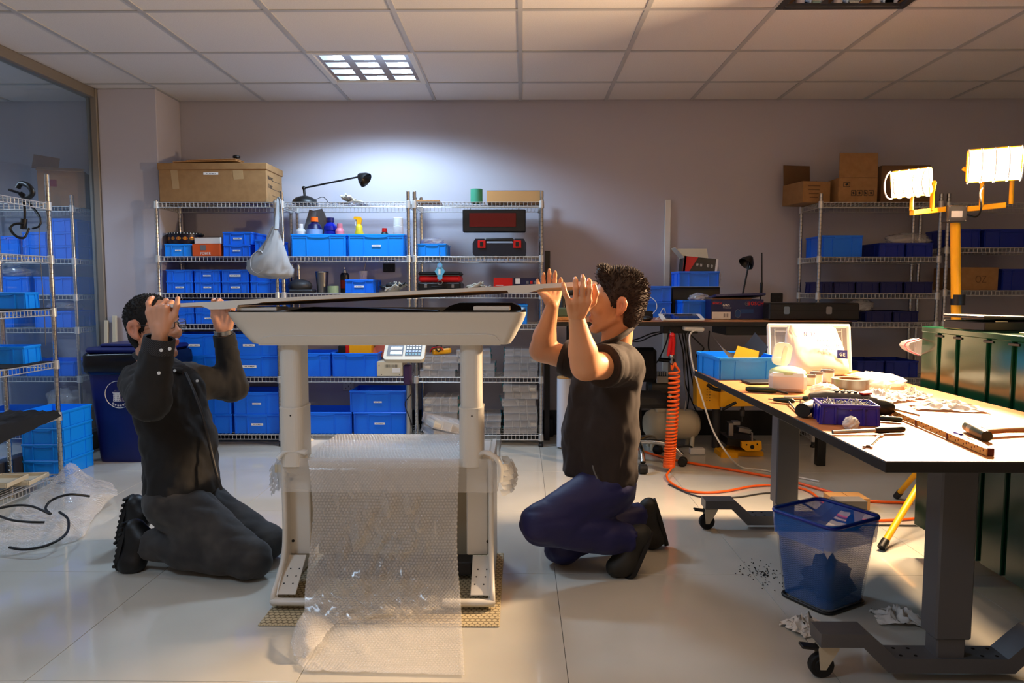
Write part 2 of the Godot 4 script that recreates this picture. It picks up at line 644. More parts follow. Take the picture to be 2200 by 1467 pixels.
func room() -> void:
	# floor of polished tiles over grey grout
	var g := MB.new()
	g.box(Vector3(-0.4, -0.056, -1.5), Vector3(9.2, 0.1, 8.0))
	var fl := setting("floor", g, M.grout, "polished cream porcelain tile floor")
	var tb := MB.new()
	tb.box(Vector3(0, -0.004, 0), Vector3(0.7385, 0.008, 0.7385), Basis.IDENTITY, 0.0007)
	var tm := tb.mesh()
	var jx := 0.133
	for i in range(-6, 6):
		for j in 7:
			put("floor_tile", tm, M.tile, fl, Vector3(jx + 0.74 * (i + 0.5), 0, -2.59 + 0.74 * (j - 2.5)))
	for j in 2:
		for i in range(-6, 6):
			put("floor_tile", tm, M.tile, fl, Vector3(jx + 0.74 * (i + 0.5), 0, -2.59 + 0.74 * (-3.5 + 8 * j)))
	# ceiling of mineral tiles on a grid of tee bars
	var cb := MB.new()
	cb.box(Vector3(-0.4, CEIL + 0.17, -1.5), Vector3(9.2, 0.1, 8.0))
	var ce := setting("ceiling", cb, M.ceiling, "suspended ceiling of square white tiles on grey bars")
	var p1 := MB.new()
	p1.box(Vector3(0, 0.010, 0), Vector3(0.58, 0.016, 0.58), Basis.IDENTITY, 0.002)
	var pm := p1.mesh()
	var zc := -4.67
	for i in range(-8, 7):
		for j in range(-1, 11):
			var x := 0.6 * (i + 0.5)
			var z := zc + 0.6 * (j + 0.5)
			if (i == -2 and j == 0) or (i == 2 and j == 2) or (i == -3 and j == 6):
				continue
			if j < 0:
				var e := MB.new()
				var z0 := BACK + 0.01
				if not cache.has("edge_panel"):
					e.box(Vector3(0, 0.010, 0), Vector3(0.58, 0.016, zc - z0 - 0.02), Basis.IDENTITY, 0.002)
					cache["edge_panel"] = e.mesh()
				put("ceiling_tile", cache["edge_panel"], M.ceiling, ce, Vector3(x, CEIL, (z0 + zc) / 2))
			else:
				put("ceiling_tile", pm, M.ceiling, ce, Vector3(x, CEIL, z))
	var b1 := MB.new()
	b1.box(Vector3(0, 0.012, 0), Vector3(0.024, 0.024, 7.4))
	var b1m := b1.mesh()
	for i in range(-8, 8):
		put("grid_bar", b1m, M.gridbar, ce, Vector3(0.6 * i, CEIL - 0.003, -1.4))
	var b2 := MB.new()
	b2.box(Vector3(0, 0.012, 0), Vector3(9.0, 0.024, 0.024))
	var b2m := b2.mesh()
	for j in range(0, 12):
		put("grid_bar", b2m, M.gridbar, ce, Vector3(-0.4, CEIL - 0.0025, zc + 0.6 * j))
	# walls
	var w := MB.new()
	w.box(Vector3(-0.4, 1.2, BACK - 0.06), Vector3(9.4, 2.6, 0.12))
	setting("wall_back", w, M.wall, "pale grey back wall")
	w = MB.new()
	w.box(Vector3(4.06, 1.2, -1.5), Vector3(0.12, 2.6, 8.0))
	setting("wall_right", w, M.wall)
	w = MB.new()
	w.box(Vector3(-4.86, 1.2, -1.5), Vector3(0.12, 2.6, 8.0))
	setting("wall_left", w, M.wall, "wall of the room beyond the glass partition")
	w = MB.new()
	w.box(Vector3(-0.4, 1.2, 2.4), Vector3(9.2, 2.6, 0.12))
	setting("wall_front", w, M.wall)
	w = MB.new()
	var cx := -2.410
	w.box(Vector3((-2.80 + cx) / 2, CEIL / 2, (BACK - 4.784) / 2), Vector3(2.80 + cx, CEIL, BACK * -1 - 4.784), Basis.IDENTITY, 0.004)
	setting("wall_pier", w, M.wall, "square pier in the left back corner")
	w = MB.new()
	w.box(Vector3(0.8, 0.09, BACK + 0.006), Vector3(6.4, 0.18, 0.012))
	setting("baseboard_back", w, M.skirting, "black skirting along the back wall")
	w = MB.new()
	w.box(Vector3(1.048, (1.688 + 0.2) / 2, BACK + 0.012), Vector3(0.042, 1.688 - 0.2, 0.022), Basis.IDENTITY, 0.003)
	setting("trim_1", w, M.white_metal, "white cable duct running up the back wall")
	# glass partition on the left
	var gx := -2.845
	var wd := Node3D.new()
	wd.name = "window_1"
	add_child(wd)
	tag(wd, "tall blue-tinted glass partition on the left", "", "", "structure")
	var f := MB.new()
	f.box(Vector3(gx, CEIL - 0.03, -1.5), Vector3(0.07, 0.06, 6.7), Basis.IDENTITY, 0.003)
	put("head_rail", f.mesh(), M.frame_metal, wd)
	f = MB.new()
	f.box(Vector3(gx, 0.06, -1.5), Vector3(0.07, 0.12, 6.7), Basis.IDENTITY, 0.003)
	put("sill_rail", f.mesh(), M.dark_grey, wd)
	f = MB.new()
	f.box(Vector3(gx + 0.01, CEIL / 2, -4.80), Vector3(0.07, CEIL, 0.06), Basis.IDENTITY, 0.003)
	put("jamb", f.mesh(), M.frame_metal, wd)
	for k in 3:
		f = MB.new()
		f.box(Vector3(gx, CEIL / 2 + 0.03, -3.68 + 2.19 * k), Vector3(0.012, CEIL - 0.18, 2.18))
		put("pane", f.mesh(), M.pane, wd)
	# sockets on the back wall
	wall_socket(Vector3(-1.246, 0.363, BACK), M.socket, "white power socket on the wall behind the lower shelf of the middle rack")
	wall_socket(Vector3(-0.939, 1.222, BACK), M.black, "black power socket on the wall above the pile of work gloves")
	wall_socket(Vector3(1.837, 0.987, BACK), M.black, "black double socket on the wall above the dark tool cases")
	troffer(Vector3(-0.9, CEIL, -4.37), true, "lit square ceiling light with mirrored louvre")
	troffer(Vector3(1.5, CEIL, -3.17), false, "unlit square ceiling light with dark mirrored louvre at the top edge")
	troffer(Vector3(-1.5, CEIL, -0.77), true, "lit ceiling light over the camera, out of the picture")


func wall_socket(at: Vector3, m: Material, label: String) -> void:
	var t := thing("power_socket", label, "socket", at)
	var b := MB.new()
	b.box(Vector3(0, 0, 0.005), Vector3(0.086, 0.086, 0.01), Basis.IDENTITY, 0.004)
	put("plate", b.mesh(), m, t)
	for k in [[-0.016, 0.015], [0.016, 0.015], [0, -0.010], [-0.018, -0.026], [0.018, -0.026]]:
		b = MB.new()
		b.box(Vector3(k[0], k[1], 0.0103), Vector3(0.004, 0.012, 0.001))
		put("slot", b.mesh(), M.black if m != M.black else M.dark_grey, t)


func troffer(at: Vector3, lit: bool, label: String) -> void:
	var t := thing("ceiling_light", label, "ceiling light", at)
	var b := MB.new()
	for s in [-1, 1]:
		b.box(Vector3(s * 0.283, 0.0, 0), Vector3(0.034, 0.012, 0.6), Basis.IDENTITY, 0.002)
		b.box(Vector3(0, 0.0, s * 0.283), Vector3(0.532, 0.012, 0.034), Basis.IDENTITY, 0.002)
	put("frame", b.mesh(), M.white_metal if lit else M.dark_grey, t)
	b = MB.new()
	b.box(Vector3(0, 0.113, 0), Vector3(0.57, 0.004, 0.57))
	for s in [-1, 1]:
		b.box(Vector3(s * 0.285, 0.058, 0), Vector3(0.004, 0.108, 0.57))
		b.box(Vector3(0, 0.058, s * 0.285), Vector3(0.57, 0.108, 0.004))
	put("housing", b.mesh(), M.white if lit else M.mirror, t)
	var tube := mat("lit_tube" if lit else "dark_tube", Color(0.9, 0.92, 0.95), 0.4)
	if lit:
		tube.emission_enabled = true
		tube.emission = Color(0.82, 0.91, 1.0)
		tube.emission_energy_multiplier = 7.0
	for k in 3:
		b = MB.new()
		b.tube([Vector3((k - 1) * 0.178, 0.08, -0.27), Vector3((k - 1) * 0.178, 0.08, 0.27)], 0.02, 12)
		put("lamp_tube", b.mesh(), tube, t)
	# parabolic louvre blades: three bays across, four along
	var prof := []
	for k in 7:
		prof.append(Vector2(0.003 + 0.020 * pow(1.0 - k / 6.0, 2.0), 0.002 + 0.05 * k / 6.0))
	var poly := prof.duplicate()
	for k in 7:
		poly.append(Vector2(-prof[6 - k].x, prof[6 - k].y))
	var bl := MB.new()
	bl.prism(poly, 0.53, Transform3D(Basis(Vector3.RIGHT, Vector3.UP, Vector3.BACK), Vector3(0, 0, -0.265)))
	var bm := bl.mesh()
	for x in [-0.265, -0.089, 0.089, 0.265]:
		put("louvre_blade", bm, M.mirror, t, Vector3(x, 0, 0))
	for z in [-0.265, -0.1325, 0.0, 0.1325, 0.265]:
		put("louvre_blade", bm, M.mirror, t, Vector3(0, 0.001, z), Basis(Vector3.UP, PI / 2))


# ---------------------------------------------------------------- wire racks
const LEVELS := [0.08, 0.47, 0.825, 1.032, 1.275, 1.63]
const RZ := -4.72    # front of the racks
const RB := -5.04    # their backs


func post_mesh(h: float) -> ArrayMesh:
	var key := "post%.2f" % h
	if not cache.has(key):
		var b := MB.new()
		var pr := [[0.0, 0.05], [0.0125, 0.05]]
		var y := 0.075
		while y < h - 0.03:
			pr.append_array([[0.0125, y], [0.0108, y + 0.0015], [0.0108, y + 0.0035], [0.0125, y + 0.005]])
			y += 0.0254
		pr.append_array([[0.0125, h - 0.004], [0.010, h], [0.0, h]])
		b.lathe(pr, 10)
		cache[key] = b.mesh()
	return cache[key]


func shelf_meshes(w: float, d: float) -> Array:
	var key := "shelf%.3f_%.3f" % [w, d]
	if not cache.has(key):
		var b := MB.new()
		var hw := w / 2
		var hd := d / 2
		for y in [-0.003, -0.034]:
			b.tube([Vector3(-hw, y, hd), Vector3(hw, y, hd)], 0.0032, 6)
			b.tube([Vector3(-hw, y, -hd), Vector3(hw, y, -hd)], 0.0032, 6)
			b.tube([Vector3(-hw, y, -hd), Vector3(-hw, y, hd)], 0.0032, 6)
			b.tube([Vector3(hw, y, -hd), Vector3(hw, y, hd)], 0.0032, 6)
		var n := int(w / 0.026)
		for i in n:
			var x := -hw + w * (i + 0.5) / n
			for z in [hd, -hd]:
				b.tube([Vector3(x, -0.003, z), Vector3(x, -0.034, z)], 0.0021, 4, false, false)
		n = int(d / 0.026)
		for i in n:
			var z := -hd + d * (i + 0.5) / n
			for x in [hw, -hw]:
				b.tube([Vector3(x, -0.003, z), Vector3(x, -0.034, z)], 0.0021, 4, false, false)
		for x in [hw, -hw]:
			for z in [hd, -hd]:
				b.lathe([[0.0126, -0.042], [0.0175, -0.040], [0.0160, 0.004], [0.0126, 0.006]], 10, Transform3D(Basis.IDENTITY, Vector3(x, 0, z)))
		var k := MB.new()
		n = int(w / 0.026)
		for i in n:
			var x := -hw + w * (i + 0.5) / n
			k.tube([Vector3(x, -0.0015, -hd), Vector3(x, -0.0015, hd)], 0.0015, 4, false, false)
		for z in [-hd * 0.5, 0.0, hd * 0.5]:
			k.tube([Vector3(-hw, -0.0055, z), Vector3(hw, -0.0055, z)], 0.0025, 4, false, false)
		cache[key] = [b.mesh(), k.mesh()]
	return cache[key]


func rack(x0: float, x1: float, zf: float, zb: float, levels: Array, top: float, label: String) -> Node3D:
	var t := thing("wire_rack", label, "shelf rack", Vector3((x0 + x1) / 2, 0, (zf + zb) / 2), 0.0, "chrome wire racks")
	var w := x1 - x0
	var d := zf - zb
	var foot := MB.new()
	foot.lathe([[0.0, 0.0], [0.017, 0.0], [0.017, 0.012], [0.012, 0.02], [0.0115, 0.05], [0.0, 0.05]], 10)
	var fm := foot.mesh()
	for sx in [-1, 1]:
		for sz in [-1, 1]:
			var p := put("post", post_mesh(top), M.chrome, t, Vector3(sx * w / 2, 0, sz * d / 2))
			put("foot", fm, M.black, p)
	for y in levels:
		var sm := shelf_meshes(w, d)
		var s := put("shelf", sm[0], M.wire, t, Vector3(0, y, 0))
		tag(put("wire_deck", sm[1], M.wire, s), "", "", "", "stuff")
	return t


func racks() -> void:
	rack(-2.402, -1.612, RZ, RB, LEVELS, 1.645, "chrome wire rack on the left, a big cardboard carton on its top")
	rack(-1.568, -0.735, RZ, RB, LEVELS, 1.70, "chrome wire rack in the middle, a black desk lamp on its top")
	rack(-0.694, 0.142, RZ, RB, LEVELS, 1.70, "chrome wire rack beside the roll of stretch film")
	rack(1.965, 2.746, RZ, RB, [0.08, 0.47, 0.84, 1.03, 1.27, 1.625], 1.68, "dim chrome wire rack behind the left lamp head, cartons on top")
	rack(2.794, 2.794 + 0.83, RZ, RB, [0.08, 0.47, 0.84, 1.05, 1.33, 1.62], 1.68, "dim chrome wire rack at the right edge behind the yellow lamp pole")
	rack(-3.72, -2.963, RZ, RB, [0.08, 0.47, 0.80, 1.02, 1.26, 1.605], 1.68, "chrome wire rack seen through the blue glass")


# ---------------------------------------------------------------- crates
# w across x, h up, d along z; base at the origin; parts body, rim, handle and (where asked) a label card
func crate_meshes(w: float, h: float, d: float) -> Array:
	var key := "crate%.3f_%.3f_%.3f" % [w, h, d]
	if cache.has(key):
		return cache[key]
	var b := MB.new()
	var t := 0.0025
	var ins := 0.05 * minf(w, d)
	var hb := Vector2(w / 2 - ins * 0.5, d / 2 - ins * 0.5)
	var ht := Vector2(w / 2 - 0.006, d / 2 - 0.006)
	var lo := [Vector3(-hb.x, 0, hb.y), Vector3(hb.x, 0, hb.y), Vector3(hb.x, 0, -hb.y), Vector3(-hb.x, 0, -hb.y)]
	var hi := [Vector3(-ht.x, h, ht.y), Vector3(ht.x, h, ht.y), Vector3(ht.x, h, -ht.y), Vector3(-ht.x, h, -ht.y)]
	var out := [Vector3(0, 0, 1), Vector3(1, 0, 0), Vector3(0, 0, -1), Vector3(-1, 0, 0)]
	b.quad(lo[0], lo[1], lo[2], lo[3], Vector3.DOWN)
	b.quad(lo[0] + Vector3(0, t, 0), lo[1] + Vector3(0, t, 0), lo[2] + Vector3(0, t, 0), lo[3] + Vector3(0, t, 0), Vector3.UP)
	for i in 4:
		var j := (i + 1) % 4
		var o: Vector3 = out[i]
		b.quad(lo[i], lo[j], hi[j], hi[i], o)
		b.quad(lo[i] - o * t, lo[j] - o * t, hi[j] - o * t, hi[i] - o * t, -o)
		# upright ribs
		var span: float = (hi[j] - hi[i]).length()
		for s in ([0.0, 0.25, 0.75, 1.0] if span < 0.3 else [0.0, 0.28, 0.72, 1.0]):
			var a: Vector3 = lo[i].lerp(lo[j], clampf(s, 0.015, 0.985))
			var c: Vector3 = hi[i].lerp(hi[j], clampf(s, 0.015, 0.985))
			var dirn: Vector3 = (hi[j] - hi[i]).normalized() * 0.0022
			b.quad(a - dirn + o * 0.004, a + dirn + o * 0.004, c + dirn + o * 0.004, c - dirn + o * 0.004, o)
			b.quad(a - dirn, a - dirn + o * 0.004, c - dirn + o * 0.004, c - dirn, -dirn)
			b.quad(a + dirn, a + dirn + o * 0.004, c + dirn + o * 0.004, c + dirn, dirn)
		var lip: Vector3 = lo[i].lerp(hi[i], 0.84)
		var lip2: Vector3 = lo[j].lerp(hi[j], 0.84)
		var up := Vector3(0, 0.004, 0)
		b.quad(lip + o * 0.004, lip2 + o * 0.004, lip2 + up + o * 0.004, lip + up + o * 0.004, o)
		b.quad(lip, lip2, lip2 + o * 0.004, lip + o * 0.004, Vector3.DOWN)
		b.quad(lip + up, lip2 + up, lip2 + up + o * 0.004, lip + up + o * 0.004, Vector3.UP)
	var r := MB.new()
	var rh := minf(0.012, h * 0.12)
	for s in [-1.0, 1.0]:
		r.box(Vector3(0, h - rh / 2, s * (d / 2 - 0.004)), Vector3(w, rh, 0.008), Basis.IDENTITY, 0.0018)
		r.box(Vector3(s * (w / 2 - 0.004), h - rh / 2, 0), Vector3(0.008, rh, d - 0.016), Basis.IDENTITY, 0.0018)
	# arched grip lip on the front
	var g := MB.new()
	var gw := w * 0.42
	var poly := []
	for k in 9:
		var a := PI * k / 8.0
		poly.append(Vector2(cos(a) * gw / 2, -rh - 0.002 - sin(a) * h * 0.07))
	poly.append(Vector2(-gw / 2, -rh + 0.004))
	poly.append(Vector2(gw / 2, -rh + 0.004))
	g.prism(poly, 0.007, Transform3D(Basis.IDENTITY, Vector3(0, h, d / 2 - 0.0075)))
	cache[key] = [b.mesh(), r.mesh(), g.mesh()]
	return cache[key]


func crate(w: float, h: float, d: float, at: Vector3, label: String, m: Material, group := "", card := 0.0, turn := 0.0) -> Node3D:
	var t := thing("crate", label, "crate", at, turn, group)
	var cm := crate_meshes(w, h, d)
	put("body", cm[0], m, t)
	put("rim", cm[1], m, t)
	put("grip", cm[2], m, t)
	if card > 0.0:
		if not cache.has("card"):
			var c := MB.new()
			c.box(Vector3.ZERO, Vector3(1, 0.19, 0.0012))
			cache["card"] = c.mesh()
		# leans with the tapering front wall
		var lean := atan2(0.025 * minf(w, d) - 0.006, h)
		put("label_card", cache["card"], M.label, t, Vector3(0, h * 0.47, d / 2 - 0.0018), Basis(Vector3.RIGHT, lean).scaled_local(Vector3(card, card, 1)))
	return t


const PLACE := {1: ["only"], 2: ["left", "right"], 3: ["left", "middle", "right"], 4: ["leftmost", "second", "third", "rightmost"], 5: ["leftmost", "second", "middle", "fourth", "rightmost"]}


# crates side by side on a shelf: spans are [x0, x1] pairs of their front edges
func crate_row(spans: Array, y: float, h: float, where: String, cards: Array, m: Material, zf := RZ - 0.02, d := 0.28) -> void:
	for i in spans.size():
		var s = spans[i]
		var word: String = PLACE[spans.size()][i]
		var lab := "%s blue crate %s" % [word, where] if spans.size() > 1 else "blue crate " + where
		crate(s[1] - s[0] - 0.003, h, d, Vector3((s[0] + s[1]) / 2, y, zf - d / 2), lab, m, "crates on the racks", cards[i] if i < cards.size() else 0.0)


func rack_goods() -> void:
	var L := LEVELS
	var e := 0.001
	# left rack: small crates two high
	var cols := [[-2.367, -2.185], [-2.179, -2.000], [-1.994, -1.809], [-1.803, -1.622]]
	var h := 0.077
	crate_row(cols, L[3] + e, h, "in the lower row on the left rack's third shelf from the top", [0.055, 0.05, 0.06, 0.0], M.blue)
	crate_row(cols, L[3] + 2 * e + h, h, "in the upper row on the left rack's third shelf from the top", [0.0, 0.05, 0.075, 0.0], M.blue)
	crate_row(cols, L[2] + e, h, "in the lower row on the left rack's shelf level with the panel", [0.0, 0.05, 0.055, 0.0], M.blue)
	crate_row(cols, L[2] + 2 * e + h, h, "in the upper row on the left rack's shelf level with the panel", [], M.blue)
	var two := [[-2.354, -2.031], [-2.022, -1.622]]
	crate_row(two, L[1] + e, 0.142, "in the lower row on the left rack's second shelf from the floor", [0.08, 0.095], M.blue)
	crate_row(two, L[1] + 2 * e + 0.142, 0.142, "in the upper row on the left rack's second shelf from the floor", [0.08, 0.08], M.blue)
	two = [[-2.348, -1.953], [-1.941, -1.619]]
	crate_row(two, L[0] + e, 0.132, "in the lower row on the left rack's bottom shelf", [0.0, 0.08], M.blue)
	crate_row(two, L[0] + 2 * e + 0.132, 0.150, "in the upper row on the left rack's bottom shelf", [0.0, 0.06], M.blue)
	# left rack, second shelf: crates, tin, boxes
	crate_row([[-2.370, -2.185]], L[4] + e, 0.082, "under the patterned round tin", [0.04], M.blue_light)
	crate_row([[-1.978, -1.794]], L[4] + e, 0.077, "beside the orange box, under another crate", [0.05], M.blue)
	crate_row([[-1.978, -1.778]], L[4] + 2 * e + 0.077, 0.083, "on top of the crate beside the orange box", [0.055], M.blue)
	crate_row([[-1.766, -1.628]], L[4] + e, 0.11, "half hidden behind the hanging grey bag", [], M.blue)
	var t := thing("round_tin", "dark round tin with a printed fruit pattern on a crate of the left rack", "tin", Vector3(-2.284, L[4] + 2 * e + 0.082, -4.872))
	var b := MB.new()
	b.lathe([[0, 0], [0.108, 0], [0.112, 0.004], [0.112, 0.066], [0, 0.066]], 28)
	put("body", b.mesh(), mat("tin", Color.WHITE, 0.35, 0.3, {"uv1_scale": Vector3(4, 1, 1), "albedo_texture": image_tex(128, 64, func(x, y):
		var q := Vector2(fmod(x * 1.0, 32.0) - 16.0, (y - 34.0))
		var dd := q.length()
		if dd < 12.0:
			return [Color(0.75, 0.5, 0.12), Color(0.65, 0.22, 0.08), Color(0.8, 0.65, 0.2)][int(absf(q.x) / 5.0) % 3]
		return Color(0.05, 0.03, 0.12))}), t)
	b = MB.new()
	b.lathe([[0, 0.066], [0.118, 0.066], [0.118, 0.074], [0.112, 0.078], [0, 0.079]], 28)
	var lid := put("lid", b.mesh(), M.black, t)
	b = MB.new()
	for k in 36:
		var an := TAU * k / 36
		b.ball(Vector3(cos(an) * 0.116, 0.0715, sin(an) * 0.116), Vector3.ONE * 0.004, Basis.IDENTITY, 5, 4)
	put("bead_trim", b.mesh(), M.white, lid)
	var ob := thing("parts_box", "orange box with white printed lettering between blue crates", "box", Vector3((-2.177 + -1.993) / 2, L[4] + e, RZ - 0.012))
	carton(ob, Vector3(0.186, 0.082, 0.27), M.orange_box)
	b = MB.new()
	b.box(Vector3(-0.02, 0.056, 0.0008), Vector3(0.036, 0.034, 0.0014))
	put("printed_mark", b.mesh(), M.grey, ob)
	put("lettering", textm("POWER", 0.021, 0.001), M.white, ob, Vector3(-0.005, 0.018, 0.001))
	ob = thing("flat_box", "flat white cardboard box lying on the orange box", "box", Vector3(-2.083, L[4] + 2 * e + 0.082, RZ - 0.03), -0.12)
	carton(ob, Vector3(0.185, 0.042, 0.26), M.white)
	# big carton with its lid
	var cw := -1.675 - -2.386
	t = thing("cardboard_carton", "big brown cardboard carton with overhanging lid on the left rack's top", "carton", Vector3((-1.662 + -2.389) / 2, L[5] + e, RZ - 0.008))
	b = MB.new()
	b.box(Vector3(0, 0.12, -0.155), Vector3(cw, 0.24, 0.31), Basis.IDENTITY, 0.003)
	put("body", b.mesh(), M.card, t)
	b = MB.new()
	b.box(Vector3(0, 0.232, -0.155), Vector3(cw + 0.014, 0.045, 0.322), Basis.IDENTITY, 0.004)
	put("lid", b.mesh(), M.card, t)
	b = MB.new()
	b.box(Vector3(-0.01, 0.185, 0.0008), Vector3(0.098, 0.015, 0.0015))
	put("label_card", b.mesh(), M.label, t)
	var tape := mat("tape", Color(0.66, 0.54, 0.38), 0.35)
	for q in [[-0.25, 0.15, 0.045, 0.13], [0.17, 0.178, 0.066, 0.062]]:
		b = MB.new()
		var tr := MB.new()
		tr.box(Vector3(q[0], q[1], 0.0004), Vector3(q[2], q[3], 0.0008), Basis(Vector3.BACK, 0.08))
		put("tape_strip", tr.mesh(), tape, t)
	put("lettering", textm("Name:", 0.034, 0.001), M.black, t, Vector3(cw / 2 + 0.0012, 0.165, -0.075), Basis(Vector3.UP, PI / 2))
	put("lettering", textm("Date:", 0.034, 0.001), M.black, t, Vector3(cw / 2 + 0.0012, 0.11, -0.075), Basis(Vector3.UP, PI / 2))
	for q in [0.153, 0.098, 0.055]:
		b = MB.new()
		b.box(Vector3(cw / 2 + 0.0006, q, -0.19), Vector3(0.001, 0.002, 0.16))
		put("printed_line", b.mesh(), M.black, t)
	t = thing("folded_card", "folded brown cardboard lying on the big carton", "cardboard", Vector3(-2.080, 1.930, -4.830))
	t.position.y = L[5] + 0.266
	for q in [[Vector3(0, 0.006, 0), Vector3(0.42, 0.007, 0.19), 0.04], [Vector3(0.03, 0.020, -0.01), Vector3(0.33, 0.007, 0.16), 0.055]]:
		b = MB.new()
		b.box(q[0], q[1], Basis(Vector3.BACK, q[2] * 0.6) * Basis(Vector3.RIGHT, q[2]), 0.002)
		put("flap", b.mesh(), M.wood, t)
	b = MB.new()
	b.lathe([[0.0, 0.0], [0.024, 0.0], [0.024, 0.012], [0.012, 0.018], [0, 0.018]], 12)
	lone_at("knob", b, M.black, "small black knob on the folded cardboard", "knob", Vector3(-1.891, 1.955, -4.800), L[5] + 0.300)
	middle_goods()
	third_goods()
	glass_goods()
	dim_goods()
	bag_on_post()


func lone_at(called: String, b: MB, m: Material, label: String, category: String, at: Vector3, y: float) -> MeshInstance3D:
	var o := put(called, b.mesh(), m, null, Vector3(at.x, y, at.z))
	tag(o, label, category)
	return o


# a plain carton: base at the origin, front face at z = 0
func carton(t: Node3D, s: Vector3, m: Material) -> void:
	var b := MB.new()
	b.box(Vector3(0, s.y / 2, -s.z / 2), s, Basis.IDENTITY, 0.002)
	put("body", b.mesh(), m, t)
	b = MB.new()
	b.box(Vector3(0, s.y + 0.0006, -s.z / 2), Vector3(0.001, 0.0012, s.z * 0.98))
	b.box(Vector3(0, s.y * 0.985, 0.0005), Vector3(s.x * 0.98, 0.001, 0.001))
	put("flap_seam", b.mesh(), M.card_dark, t)


func bottle(called: String, label: String, prof: Array, m: Material, at: Vector3, cap_prof: Array, cm: Material, band := []) -> void:
	var t := thing(called, label, "bottle" if called.ends_with("bottle") else "can", at)
	var b := MB.new()
	b.lathe(prof, 18)
	put("body", b.mesh(), m, t)
	b = MB.new()
	b.lathe(cap_prof, 14)
	put("cap", b.mesh(), cm, t)
	if band:
		b = MB.new()
		b.lathe([[band[0], band[1]], [band[0], band[2]]], 18)
		put("label_band", b.mesh(), band[3], t)


